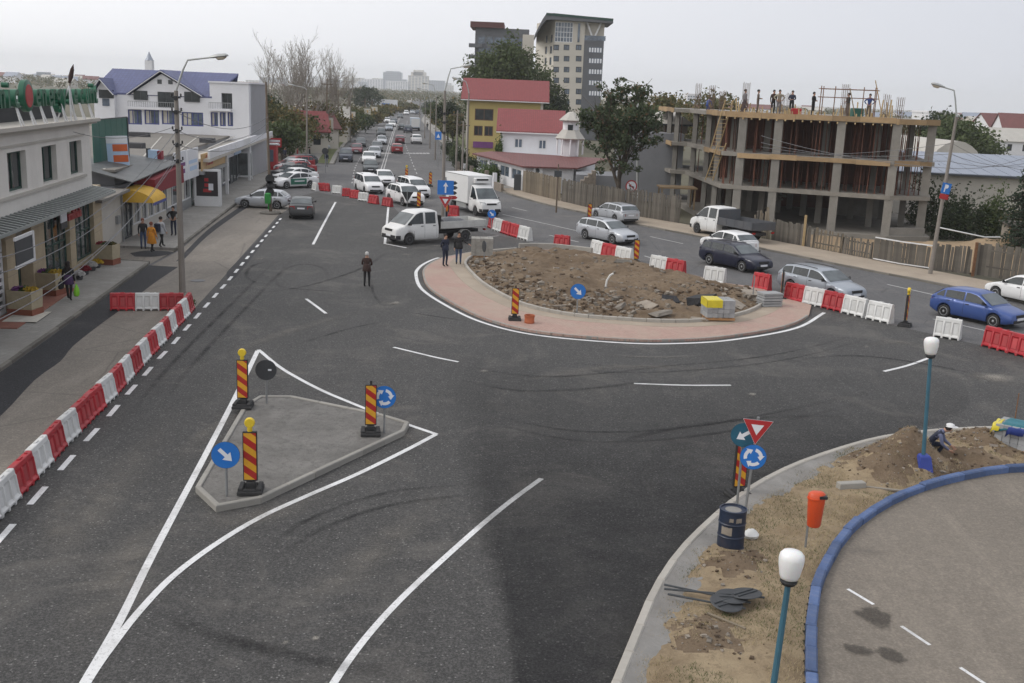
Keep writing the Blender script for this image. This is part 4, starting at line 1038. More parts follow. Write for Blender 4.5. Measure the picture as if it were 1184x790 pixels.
tag(rt,'white framed glass door standing open in front of the far shops','door')
# the broad flat roof behind the shop fronts
RF=empty('flat_roof_hall',(-34,85,0)); tag(RF,'broad low hall with a flat grey tarred roof behind the shop fronts','building')
z_r=3.95
rp=[(-23.6,62.5),(-25.6,80.5),(-30.3,118),(-45,122),(-48,108),(-47,62)]
m=MB(); m.prism(rp,0.0,z_r); m.build('wall','render_grey',RF)
m=MB(); m.prism([((x+36)*1.01-36,(y-90)*1.01+90) for x,y in rp],z_r+0.002,z_r+0.14); m.build('roof','roof_tar',RF)
for u,v,lb,w in [(153,171,'vent',0.9),(161,158,'vent',0.9),(240,165,'vent',0.6)]:
    q=G(u,v,z_r+0.15); m=MB(); m.cbox(q.x-w,q.x+w,q.y-0.4,q.y+0.4,z_r+0.14,z_r+0.55,0.05); m.build('roof_vent','roof_dark',RF)
for k in range(4):
    q0,q1=G(120+40*k,196-8*k,z_r+0.15),G(145+42*k,158,z_r+0.15); m=MB(); m.beam(q0+Vector((0,0,.0)),q1,0.12,0.03); m.build('roof_seam','roof_pale',RF)
# tilted billboard, green sheet fence, blue frame clutter on the roof
q=at(136,176,66.0); rt=empty('billboard',(q.x,q.y,z_r+0.1)); W_,H_=1.25,1.95
T=Matrix.Translation((q.x,q.y,q.z)) @ Matrix.Rotation(0.15,4,'Z') @ Matrix.Rotation(-0.05,4,'Y')
m=MB(); m.T=T; m.box(-W_/2,W_/2,0,0.10,-H_/2,H_/2); bo=m.build('panel','sign_pale_blue',rt)
m=MB(); m.T=T; m.box(-W_/2,W_/2,-0.012,-0.001,H_/2-0.45,H_/2); m.build('header','sign_white',bo)
for z in (0.05,-0.6):
    m=MB(); m.T=T; m.box(-W_/2+0.35,W_/2-0.02,-0.012,-0.001,z,z+0.42); ob=m.build('orange_box','sign_orange',bo)
m=MB(); m.T=T
for x in (-0.4,0.4): m.box(x-0.04,x+0.04,0.11,0.19,-2.6,0.6)
m.build('leg','frame_dark',rt); tag(rt,'tilted pale blue billboard with two orange boxes on the low roof','billboard')
q0,q1=at(107,154,64.0),at(147,152,71.0); rt=empty('green_sheet_fence',(q0.x,q0.y,3.9)); d=(q1-q0).to_2d(); ln=d.length; d.normalize()
zt_,zb_=at(128,138,67).z,3.9
for k in range(6):
    a,b=q0.to_2d()+d*(ln*k/6+0.02),q0.to_2d()+d*(ln*(k+1)/6-0.02); m=MB(); m.beam((a.x,a.y,(zt_+zb_)/2),(b.x,b.y,(zt_+zb_)/2),0.06,zt_-zb_); m.build('sheet_panel','metal_green',rt)
m=MB(); m.beam((q0.x,q0.y,zt_+0.03),(q1.x,q1.y,zt_+0.03),0.12,0.06); m.beam((q1.x,q1.y,zb_-1.0),(q1.x,q1.y,zt_),0.16); m.build('frame','frame_dark',rt)
tag(rt,'dark green sheet metal fence standing on the low roof','fence')
q=at(178,178,72); rt=empty('roof_crate',(q.x,q.y,z_r+0.14)); m=MB(); m.box(q.x-0.3,q.x+0.3,q.y-0.3,q.y+0.3,z_r+0.142,z_r+0.75); m.build('case','sign_pale_blue',rt)
m=MB(); m.box(q.x-0.42,q.x-0.305,q.y-0.3,q.y+0.3,z_r+0.142,z_r+0.85); m.build('side','frame_dark',rt); m=MB(); m.box(q.x+0.305,q.x+0.55,q.y-0.25,q.y+0.3,z_r+0.142,z_r+0.7); m.build('lamp','flower_red',rt); tag(rt,'small blue and red box standing on the flat roof','box')
# C. house with blue roofs behind
HY=107.0
fh=Facade((at(147,150,HY).x,HY),(1,0.03),(0.03,-1))
HB=empty('blue_roof_house',(fh.O.x+6,HY+4,0)); tag(HB,'white house with blue tiled gabled roofs behind the flat roof','house')
def hr(u0,v0,u1,v1): return fh.rect(u0,v0,u1,v1)
xl,xr,xm=fh.at(110,130)[0],fh.at(243,130)[0],fh.at(288,130)[0]
ze=fh.at(195,110.5)[1]; zr_=fh.at(195,83.5)[1]
wn_=[hr(148,127,164,144),hr(167,127,184,144),hr(187,127,206,144),hr(210,130,235,146),hr(155,105,171,115.5),hr(183,106.5,202,124),hr(213.5,106.5,231,118)]
m=MB(); fh.wall(m,xl,xr,0.0,ze,[w for w in wn_ if w[3]<ze],0.25); fh.box(m,xl,xr,0,ze-0.01,-9,-0.5); m.build('wall','stucco_white',HB)
for i,w in enumerate(wn_[:4]): fh.window(HB,w,'frame_blue','glass_blue',0.18,0.10,3 if i<3 else 4,1,curtain=True)
# big front gable
ga,gl_,gr2=fh.at(187,82.6),fh.at(148,109.5),fh.at(235,111.7)
def gable(m,A_,Lf,Rt,o0,o1,mi=0):
    P=fh.pt; m.add([P(Lf[0],Lf[1],o1),P(Rt[0],Rt[1],o1),P(A_[0],A_[1],o1),P(Lf[0],Lf[1],o0),P(Rt[0],Rt[1],o0),P(A_[0],A_[1],o0)],[(0,1,2),(5,4,3),(0,3,4,1),(1,4,5,2),(2,5,3,0)],mi)
m=MB(); gable(m,(ga[0],ga[1]-0.25),(gl_[0]+0.3,ze-0.02),(gr2[0]-0.3,ze-0.02),-6,0.12); m.build('gable_wall','stucco_white',HB)
def roofside(name,a,za,b,zb,o0,o1,t=0.16,mat='roof_blue'):
    P=fh.pt; m=MB(); bb=[P(a,za,o0),P(b,zb,o0),P(b,zb,o1),P(a,za,o1)]; tt=[p+Vector((0,0,t)) for p in bb]
    m.hexa(bb,tt); o=m.build(name,mat,HB)
    m=MB(); m.beam(P(a,za+0.02,o1+0.02),P(b,zb+0.02,o1+0.02),0.06,0.26,up=(fh.n.x,fh.n.y,0)); m.build('verge_board','frame_white',o); return o
roofside('roof',ga[0],ga[1],gl_[0],gl_[1],-6.5,0.45); roofside('roof',ga[0],ga[1],gr2[0],gr2[1],-6.5,0.45)
for w in wn_[4:]:
    wm=MB(); fh.box(wm,w[0],w[1],w[2],w[3],0.001,0.15); ww=wm.build('window','frame_dark',HB)
    wm=MB(); fh.box(wm,w[0]+0.08,(w[0]+w[1])/2-0.04,w[2]+0.08,w[3]-0.08,0.1505,0.157); fh.box(wm,(w[0]+w[1])/2+0.04,w[1]-0.08,w[2]+0.08,w[3]-0.08,0.1505,0.157); wm.build('pane','glass_dark',ww)
for u0,v0,u1,v1 in [(182.5,92,187.5,97),(195,92.5,200,97.5)]:
    w=hr(u0,v0,u1,v1); wm=MB(); fh.box(wm,*w,0.12,0.16); wm.build('window','glass_dark',HB)
w=hr(150,118,208,124); wm=MB()
for k in range(24): a=w[0]+(w[1]-w[0])*k/23; wm.beam(fh.pt(a,w[2],0.5),fh.pt(a,w[3],0.5),0.03)
wm.beam(fh.pt(w[0],w[3],0.5),fh.pt(w[1],w[3],0.5),0.05); wm.build('balcony_rail','galvanised',HB)
m=MB(); fh.box(m,w[0],w[1],w[2]-0.25,w[2],0.05,0.6); m.build('balcony_slab','stucco_white',HB)
# main roof slope and small left gable
P=fh.pt
m=MB(); zr2=zr_
m.hexa([P(xl-0.4,ze-0.1,0.02),P(xr+0.2,ze-0.1,0.02),P(fh.at(263.5,86)[0],zr2,-4.5),P(fh.at(112,84)[0],zr2,-4.5)],[P(xl-0.4,ze+0.06,0.02),P(xr+0.2,ze+0.06,0.02),P(fh.at(263.5,86)[0],zr2+0.16,-4.5),P(fh.at(112,84)[0],zr2+0.16,-4.5)]); m.build('main_roof','roof_blue',HB)
m=MB(); m.hexa([P(fh.at(112,84)[0],zr2,-4.51),P(fh.at(263.5,86)[0],zr2,-4.51),P(xr+0.2,ze,-9.5),P(xl-0.4,ze,-9.5)],[P(fh.at(112,84)[0],zr2+.16,-4.51),P(fh.at(263.5,86)[0],zr2+.16,-4.51),P(xr+0.2,ze+.16,-9.5),P(xl-0.4,ze+.16,-9.5)]); m.build('main_roof','roof_blue',HB)
g2,g2l,g2r=fh.at(119.6,92),fh.at(109.5,106.5),fh.at(135.5,110)
m=MB(); gable(m,(g2[0],g2[1]-0.2),(g2l[0]+0.2,ze-0.05),(g2r[0]-0.2,ze-0.05),-4,0.62); m.build('gable_wall','stucco_white',HB)
roofside('roof',g2[0],g2[1],g2l[0],g2l[1],-3.5,1.1); roofside('roof',g2[0],g2[1],g2r[0],g2r[1],-3.5,1.1)
m=MB(); fh.box(m,g2l[0]+0.1,g2r[0]-0.1,0,ze-0.06,0.001,0.60); m.build('bay_wall','stucco_white',HB)
w=hr(117,104,134,113.5); wm=MB(); fh.box(wm,w[0],w[1],w[2],w[3],0.621,0.66); wm.build('window','glass_dark',HB)
w=hr(121,114,129,122.5); wm=MB(); fh.box(wm,w[0],w[1],w[2],w[3],0.621,0.66); wm.build('door','glass_blue',HB)
# right flat block
zt_=fh.at(265,96.5)[1]; wb_=[hr(256,108,268.5,126),hr(243.5,130,252,146),hr(254,130,261,146),hr(263,130,269.5,146)]
m=MB(); fh.wall(m,xr+0.001,xm,0,zt_,wb_,0.5); fh.box(m,xr+0.001,xm,0,zt_-0.01,-8,-0.8); fh.box(m,xm-0.02,xm,0,zt_-0.02,-8,-0.01); m.build('side_block','stucco_white',HB)
fh.window(HB,wb_[0],'frame_dark','glass_dark',0.4,0.1,2,1)
for w in wb_[1:]: fh.window(HB,w,'frame_blue','glass_blue',0.3,0.10,2,1,curtain=True)
m=MB(); fh.box(m,xr-0.1,xm+0.1,zt_,zt_+0.15,-8,0.15); m.build('block_cap','stucco_white',HB)
wm=MB(); w=hr(243,119,268,126)
for k in range(14): a=w[0]+(w[1]-w[0])*k/13; wm.beam(fh.pt(a,w[2],0.45),fh.pt(a,w[3],0.45),0.03)
wm.beam(fh.pt(w[0],w[3],0.45),fh.pt(w[1],w[3],0.45),0.05); wm.build('balcony_rail','galvanised',HB)
m=MB(); fh.box(m,w[0],w[1],w[2]-0.2,w[2],0.001,0.55); m.build('balcony_slab','stucco_white',HB)
# N. unfinished concrete building
CS=empty('unfinished_building',(22,88,0)); tag(CS,'unfinished three storey concrete building with timber formwork and props','building')
cA,cD,cE=Vector((15.6,82.4)),Vector((27.0,78.0)),Vector((30.1,78.7))
foot=[tuple(cA),tuple(cD),tuple(cE),(33.5,95),(25,106),(13.4,105),(13.7,97),(15.0,96.5),(15.3,89)]
fN=Facade(cA,cD-cA); cB=fN.pt(fN.at(892,222)[0],0); Bp=(cB.x,cB.y)
zc_=[zat(Bp,r_) for r_ in (221.8,217.2,183.2,178.6,137.6,132.6)]
z1b,z1t,z2b,z2t,z3b,z3t=zc_
def grow(poly,d):
    n=len(poly); out=[]
    for i in range(n):
        a,b,c=V2(poly[i-1]),V2(poly[i]),V2(poly[(i+1)%n]); t1,t2=(b-a).normalized(),(c-b).normalized()
        nn=(Vector((t1.y,-t1.x))+Vector((t2.y,-t2.x))); nn=nn/max(nn.dot(Vector((t1.y,-t1.x))),0.3); out.append(tuple(b+nn*d))
    return out
m=MB(); m.prism(grow(foot,0.4),-0.1,0.28); m.build('ground_slab','concrete_slab',CS)
for zb,zt,g_ in ((z1b,z1t,0.12),(z2b,z2t,0.12),(z3b,z3t,0.12)):
    m=MB(); m.prism(grow(foot,g_),zb,zt); m.build('floor_slab','concrete_slab',CS)
colp=[]
for u,zmid in ((852,225),(892,235),(963,240),(1026,245)): colp.append(fN.pt(fN.at(u,zmid)[0],0,-0.15).xy)
colp.append(V2((29.9,79.1)))
left_c=[V2(q) for q in ((15.75,86.0),(15.6,90.0),(15.35,95.5),(14.1,98.0),(13.9,101.5),(13.8,104.5))]
inn=[]
for p_ in colp:
    for k in (1,2,3): inn.append(p_+Vector((0.15*k+0.25,5.2*k)))
allc=[(q,0.30) for q in colp]+[(q,0.20) for q in left_c]+[(q,0.24) for q in inn if inside(q,foot)]
for q,hw in allc:
    for za,zb in ((0.28,z1b),(z1t,z2b),(z2t,z3b)):
        m=MB(); m.T=Matrix.Translation((q.x,q.y,0)) @ Matrix.Rotation(math.atan2(fN.d.y,fN.d.x),4,'Z'); m.box(-hw,hw,-0.22,0.22,za-0.01,zb+0.01); m.build('column','concrete_raw',CS)
m=MB(); m.prism([(24,98),(24.2,98),(24.2,104),(24,104)],0.28,z3b); m.build('core_wall','concrete_raw',CS)
for w_ in ([(18.5,92),(22.5,91.5),(22.5,91.7),(18.5,92.2)],[(27,92),(31,91.6),(31,91.9),(27,92.3)]): m=MB(); m.prism(w_,0.28,z3b); m.build('core_wall','concrete_raw',CS)
# plinth block between the last columns, stair flight
fDE=Facade(cD,cE-cD); m=MB(); fDE.box(m,0.0,3.2,-0.05,0.85,-0.35,0.05); m.build('plinth','concrete_raw',CS)
m=MB()
for k in range(9): m.box(20.2+k*0.28,20.5+k*0.28,88.5,89.8,0.25+k*0.27,0.40+k*0.27)
m.build('stair','concrete_raw',CS)
# timber formwork boards along the slab edges
def boards(fac,a0,a1,zb,zt,out,mat='form_wood',L=2.3):
    a=a0
    while a<a1-0.2:
        b=min(a1,a+L*random.uniform(.8,1.15)); m=MB(); fac.box(m,a+0.01,b-0.01,zb+random.uniform(-.06,.03),zt+random.uniform(-.03,.05),out,out+0.05); m.build('formwork_board',mat,CS); a=b
fL=Facade((15.3,89.0),V2((15.6,82.4))-V2((15.3,89.0))); fL2=Facade((13.4,105),V2((13.7,97))-V2((13.4,105)))
for fac,ln in ((fN,(cD-cA).length),(fDE,(cE-cD).length),(fL,6.6),(fL2,8.0)):
    boards(fac,-0.1,ln+0.1,z3b+0.02,z3t+0.08,0.14)
boards(fN,1.0,(cD-cA).length-0.2,z2b-0.06,z2t-0.02,0.14); boards(fDE,0,3,z2b,z2t,0.14); boards(fL,0,6,z2b,z2t,0.14); boards(fL2,0,8,z2b-0.05,z2t+0.05,0.14)
# outriggers under the top slab: short joists
for k in range(20):
    a=k*0.62; m=MB(); q0,q1=fN.pt(a,z3b-0.08,0.0),fN.pt(a,z3b-0.08,0.45); m.beam(q0,q1,0.08,0.12); m.build('joist','timber_new',CS)
# steel props on the upper storeys (shared mesh, one object each)
def prop_mesh(h):
    m=MB(); m.tube([(0,0,0.02),(0,0,h*0.55)],0.040,6); m.tube([(0,0,h*0.55),(0,0,h-0.02)],0.030,6); m.box(-0.09,0.09,-0.09,0.09,0,0.02); m.box(-0.09,0.09,-0.09,0.09,h-0.02,h)
    o=m.build('prop','prop_red'); me=o.data; bpy.data.objects.remove(o); return me
pm={1: prop_mesh(z2b-z1t),2: prop_mesh(z3b-z2t)}
pt_=prop_mesh(1.0)
npz=0; rp_=random.Random(5)
for lvl,z in ((1,z1t),(2,z2t)):
    for iy in range(9):
        for ix in range(24):
            x=15.9+ix*0.66+rp_.uniform(-.16,.16); y=79.3+iy*(0.8 if iy<3 else 1.6)+(26-x)*0.30+rp_.uniform(-.15,.15)
            if not inside((x,y),grow(foot,-0.25)) or npz>=298 or rp_.random()<0.30: continue
            o=bpy.data.objects.new('prop',pm[lvl]); COL.objects.link(o); o.parent=CS; o.location=(x-22,y-88,z+0.002); o.rotation_euler=(rp_.uniform(-.02,.02),rp_.uniform(-.03,.03),0); npz+=1
for x,y,z in ((14.3,99,z1t),(14.2,101,z1t),(14.1,103,z1t),(14.5,98,z2t)):
    o=bpy.data.objects.new('prop',pm[1]); COL.objects.link(o); o.parent=CS; o.location=(x-22,y-88,z)
# dark screens added behind the props to block sky light and darken the storeys
m=MB(); m.prism([(16.4,90.2),(29.5,87.5),(29.5,87.8),(16.4,90.5)],z1t,z3b); m.prism([(16,98.5),(31,97.0),(31,97.3),(16,98.8)],0.28,z1b); m.build('light_block_screen','prop_red',CS)
# ladders on the left end
def ladder(p,q,label,w=0.5,parent=None):
    p,q=Vector(p),Vector(q); rt=empty('ladder',p); d=(q-p).normalized(); sx_=Vector((0.95,-0.3,0)).normalized()*w/2
    for s in (1,-1): m=MB(); m.beam(p+sx_*s,q+sx_*s,0.07,0.05); m.build('stile','timber_new',rt)
    n=int((q-p).length/0.33)
    for k in range(1,n): c=p.lerp(q,k/n); m=MB(); m.beam(c-sx_,c+sx_,0.04); m.build('rung','timber_new',rt)
    tag(rt,label,'ladder','ladders on the building site')
yl=84.2
ladder(fL.pt(3.6,z1t+0.05,0.35),fL.pt(6.0,z2t+0.6,0.1),'timber ladder from the first to the second floor at the left end of the site',0.6)
ladder(fL.pt(4.6,z2t+0.05,0.35),fL.pt(7.2,z3t+0.9,0.1),'timber ladder from the second floor to the roof at the left end of the site',0.6)
# timber platform at ground level, left
m=MB(); q=G(798,232,1.2); m.T=Matrix.Translation((13.6,92,2.0)); m.box(-1.6,1.6,-1.2,1.2,0,0.12)
for x in (-1.4,1.4):
    for y in (-1,1): m.box(x-0.06,x+0.06,y-0.06,y+0.06,-2,0)
m.T=None; tag(m.build('timber_platform','form_wood',None,loc=(13.6,92,0)),'timber work platform left of the parked flatbed truck','platform')
# starter bars over the columns, scaffold frame, ladder and clutter on the roof
for i,q in enumerate(colp[:4]+left_c[:3]+[V2((22,90)),V2((25.5,86)),V2((28,84))]):
    m=MB(); hh=random.Random(i).uniform(1.2,2.3)
    for dx in (-.2,-.07,.07,.2):
        for dy in (-.15,.15): m.tube([(q.x+dx,q.y+dy,z3t),(q.x+dx*1.1,q.y+dy*1.1,z3t+hh+0.2*vnoise(dx*30,dy*30+i,2))],0.014,4)
    for k in range(3): m.beam((q.x-.2,q.y-.15,z3t+0.3+k*0.35),(q.x+.2,q.y-.15,z3t+0.3+k*0.35),0.015)
    m.build('starter_bars','rebar',CS)
for k in range(34):
    a=random.uniform(0.2,11.5); h=random.uniform(0.25,0.55); m=MB(); m.beam(fN.pt(a,z3t,0.05),fN.pt(a,z3t+h,0.05),0.07); m.build('edge_stake','timber_new',CS)
for k in range(26):
    a=random.uniform(-1,12); o_=random.uniform(-9,-0.4); h=random.uniform(0.4,1.5); m=MB(); m.beam(fN.pt(a,z3t,o_),fN.pt(a+random.uniform(-.15,.15),z3t+h,o_),0.08); m.build('upright_timber','timber_new',CS)
SF=empty('scaffold_frame',fN.pt(8.2,z3t,-1.0)); tag(SF,'rusty scaffold frame with a leaning plank on the roof of the unfinished building','scaffold')
sfp=[(6.6,-0.6),(7.6,-0.6),(9.6,-0.6),(10.4,-0.6),(6.6,-2.2),(10.4,-2.2)]
for a,o_ in sfp: m=MB(); m.tube([fN.pt(a,z3t,o_),fN.pt(a,z3t+2.2,o_)],0.035,6); m.build('standard','rust',SF)
for z in (1.4,2.0): m=MB(); m.tube([fN.pt(6.4,z3t+z,-0.6),fN.pt(10.6,z3t+z,-0.6)],0.03,6); m.tube([fN.pt(6.4,z3t+z,-2.2),fN.pt(10.6,z3t+z,-2.2)],0.03,6); m.build('ledger','rust',SF)
m=MB(); m.beam(fN.pt(10.3,z3t+2.7,-0.5),fN.pt(11.1,z3t+0.02,-0.5),0.16,0.06); m.build('leaning_plank','form_wood',SF)
m=MB(); m.beam(fN.pt(8.6,z3t+2.1,-0.55),fN.pt(9.2,z3t+0.02,-0.55),0.10,0.06); m.build('leaning_plank','form_wood',SF)
m=MB(); q=fN.pt(4.9,z3t,-0.7); m.cbox(q.x-.35,q.x+.35,q.y-.3,q.y+.3,z3t+0.001,z3t+0.5,0.05); tag(m.build('red_crate','sign_red',None,loc=q),'red crate on the roof of the unfinished building','crate')
m=MB(); q=fN.pt(9.2,z3t,-1.5); m.cbox(q.x-.4,q.x+.4,q.y-.3,q.y+.3,z3t+0.001,z3t+0.7,0.05); tag(m.build('green_barrel','metal_green',None,loc=q),'dark green container behind the scaffold on the roof','container')
# plank fences along the right pavement
_planks={}
def plank(parent,c,ang,w,h,mat,tilt=0.0,z=0.1):
    key=(round(w,2),round(h,1),mat)
    if key not in _planks:
        m=MB(); m.add([(-w/2,-.012,0),(w/2,-.012,0),(w/2,.012,0),(-w/2,.012,0),(-w/2,-.012,h),(w/2,-.012,h-0.02),(w/2,.012,h-0.02),(-w/2,.012,h)],[(3,2,1,0),(4,5,6,7),(0,1,5,4),(1,2,6,5),(2,3,7,6),(3,0,4,7)])
        o=m.build('plank',mat); _planks[key]=o.data; bpy.data.objects.remove(o)
    o=bpy.data.objects.new('plank',_planks[key]); COL.objects.link(o); o.parent=parent
    o.location=Vector((c.x,c.y,z))-parent.location; o.rotation_euler=(0,tilt,ang); return o
def fence(pxs,label,h,w=0.16,gap=0.02,mat='grey_wood',jit=0.12,rails=True,capmat=None,tilt=0.02,posts=2.4,z=0.08,miss=0.0):
    pts=[tuple(G(u,v).xy) for u,v in pxs]; rt=empty('plank_fence',(pts[0][0],pts[0][1],z)); R_=resample(pts,w+gap)
    rr_=random.Random(len(pxs)*7+int(pts[0][0]*10))
    for a,b in zip(R_,R_[1:]):
        if rr_.random()<miss: continue
        c=(a+b)/2; plank(rt,c,math.atan2((b-a).y,(b-a).x),w*rr_.choice((0.85,1,1,1.1)),h+rr_.choice((-1,-.5,0,0,.3,.5,1))*jit,mat,rr_.gauss(0,tilt),z)
    nrm=Vector((-(V2(pts[-1])-V2(pts[0])).y,(V2(pts[-1])-V2(pts[0])).x)).normalized()*0.05
    if nrm.y<0: nrm=-nrm
    P_=resample(pts,posts)
    for q in P_: m=MB(); m.box(q.x+nrm.x-.05,q.x+nrm.x+.05,q.y+nrm.y-.05,q.y+nrm.y+.05,z-0.1,z+h*0.95); m.build('post','grey_wood',rt)
    for zz_ in (0.3,0.8):
        m=MB()
        for a,b in zip(P_,P_[1:]): m.beam((a.x+nrm.x*0.7,a.y+nrm.y*0.7,z+h*zz_),(b.x+nrm.x*0.7,b.y+nrm.y*0.7,z+h*zz_),0.04,0.08)
        m.build('rail','grey_wood',rt)
    if capmat:
        m=MB(); pp=[V2(q) for q in pts]
        for a,b in zip(pp,pp[1:]): m.beam((a.x,a.y-0.04,z+h+0.05),(b.x,b.y-0.04,z+h+0.05),0.06,0.07); m.beam((a.x,a.y-0.05,z+0.12),(b.x,b.y-0.05,z+0.12),0.05,0.06)
        m.build('white_rail',capmat,rt)
    return tag(rt,label,'fence','plank fences along the street')
fence([(604,223),(630,229.5),(648,234)],'pale plank fence beside the white annex with the air conditioner',2.1,0.18,0.012,'pale_wood',0.06)
fence([(649,234.2),(682,242),(722,249)],'grey plank fence under the large leafy tree',2.0,0.16,0.012,'grey_wood',0.10)
fence([(723,249.2),(738,252),(786,260)],'grey plank fence left of the parked flatbed truck',2.1,0.16,0.012,'grey_wood',0.12)
fence([(873,274),(880,276),(891,279)],'broken leaning planks beside the flatbed truck bed',1.9,0.2,0.10,'pale_wood',0.35,tilt=0.12)
fence([(892,278.5),(915,283.5),(938,288)],'dark weathered plank fence right of the leaning planks',1.45,0.17,0.012,'grey_wood',0.06)
fence([(939,288.5),(955,291.5),(972,295)],'loose pale picket fence leaning in front of the building site',1.35,0.12,0.13,'pale_wood',0.08,tilt=0.09)
fence([(973,295),(990,298.5),(1008,302)],'low grey picket fence sagging in front of the building site',1.15,0.14,0.06,'grey_wood',0.10,tilt=0.05)
fence([(1009,302.5),(1040,308.5),(1074,313.5)],'plank fence with white rails left of the leaning lamp',1.4,0.2,0.012,'grey_wood',0.05,capmat='frame_white')
fence([(1078,314),(1100,316.5),(1123,318.8)],'grey plank fence right of the leaning lamp',1.55,0.16,0.012,'grey_wood',0.08)
fence([(1125,319),(1155,323.5),(1200,331)],'brown grey plank fence at the right edge',1.9,0.2,0.012,'grey_wood',0.10)
for u,v,h,lb in [(928,286.5,2.2,'tall bare timber post in the dark plank fence'),(1124,319.5,2.0,'rusty post between two plank fences at the right')]:
    p=G(u,v); m=MB(); m.box(p.x-.07,p.x+.07,p.y-.1,p.y+.02,0,h); tag(m.build('timber_post','timber_new' if h>2.1 else 'rust',None,loc=p),lb,'post')
m=MB(); q=G(705,222); m.box(9.4,10.2,88.35,88.45,1.35,1.75); tag(m.build('notice_board','sign_white',None,loc=(9.8,88.4,1.5)),'white notice board on the fence under the large tree','notice')
# site earth and sand behind the fence
sp=[(19.5,72.6),(23,66.6),(27,63.2),(34,59),(60,66),(55,78),(36,80),(30.5,77.6),(27,77.2),(20,79.6)]
def site_h(x,y,d):
    k=min(1,d/1.2); h=0.02+k*0.12*fbm(x*.8,y*.8,41,3)
    for mx,my,r_,hh in ((31.5,70.5,3.0,1.15),(35.5,68.0,3.2,1.2),(28.5,72.5,2.2,0.55),(40,67,3.2,1.0)): h+=k*hh*math.exp(-((x-mx)**2+(y-my)**2)/(r_*r_*0.5))*(0.8+0.4*fbm(x*1.3,y*1.3,44,3))
    return h
m=heightfield(sp,0.4,site_h); o=struct('site_soil',m,'sand_pile',True)
p=G(1126,292,0.9); rt=empty('tool_shed',(33.0,71.5,0.8)); q=Vector((33.2,70.8,0.7))
m=MB(); m.box(q.x-.75,q.x+.75,q.y-.6,q.y+.6,0.5,2.15); m.build('shed_wall','wall_brown',rt); m=MB(); m.hexa([(q.x-.95,q.y-.8,2.15),(q.x+.95,q.y-.8,2.1),(q.x+.95,q.y+.8,2.3),(q.x-.95,q.y+.8,2.35)],[(q.x-.95,q.y-.8,2.21),(q.x+.95,q.y-.8,2.16),(q.x+.95,q.y+.8,2.36),(q.x-.95,q.y+.8,2.41)]); m.build('shed_roof','grey_wood',rt)
m=MB(); m.box(q.x-.8,q.x-.7,q.y-.68,q.y-.601,0.5,2.12); m.box(q.x+.7,q.x+.8,q.y-.68,q.y-.601,0.5,2.1); m.build('corner_post','timber_new',rt)
tag(rt,'small brown tool shed on the sand behind the fence','shed')
m=MB(); m.tube([(30.6,77.4,1.1),(33,75,0.8),(37,72.5,1.3)],0.06,6); tag(m.build('pipe','galvanised',None,True,loc=(33,75,0.5)),'grey pipe lying behind the sand mound','pipe')
# O. warehouse at the right
fw_=Facade((31.0,99.0),(0.99,-0.10),(-0.10,-0.99))
WH=empty('warehouse',(45,104,0)); tag(WH,'long low warehouse with a grey blue sheet roof at the right','building')
zw=fw_.at(1130,203)[1]
m=MB(); fw_.box(m,0.5,40,0,zw,-14,0); m.build('wall','stucco_beige',WH)
m=MB(); P=fw_.pt; ztp=zw+1.3
m.hexa([P(0.2,zw,0.5),P(41,zw,0.5),P(41,ztp,-14),P(0.2,ztp,-14)],[P(0.2,zw+.12,0.5),P(41,zw+.12,0.5),P(41,ztp+.12,-14),P(0.2,ztp+.12,-14)]); ro=m.build('roof','sheet_grey',WH)
for k in range(28): m=MB(); a=0.4+k*1.45; m.beam(P(a,zw+.13,0.5),P(a,ztp+.13,-14),0.06,0.05); m.build('roof_seam','sheet_grey',ro)
m=MB(); m.beam(P(0.2,zw-0.02,0.56),P(41,zw-0.02,0.56),0.12,0.16); m.build('gutter','frame_dark',WH)
W2=empty('warehouse',(44,135,0)); tag(W2,'second low hall behind the warehouse, with a pale vaulted roof','building')
q0,q1=at(1077,172,128),at(1137,176,128); zt_=at(1105,163,128).z
m=MB(); m.loft([[(q0.x+(q1.x-q0.x)*k/8,y,q0.z-1.2+(zt_-q0.z+1.2)*math.sin(math.pi*k/8)**0.7) for k in range(9)]+[(q1.x,y,0),(q0.x,y,0)] for y in (128,150)]); m.build('vault','roof_pale',W2,True,30)
m=MB(); m.box(q0.x-0.3,q1.x+0.3,127.7,127.95,0,q0.z-1.2); m.build('end_wall','wall_brown',W2)
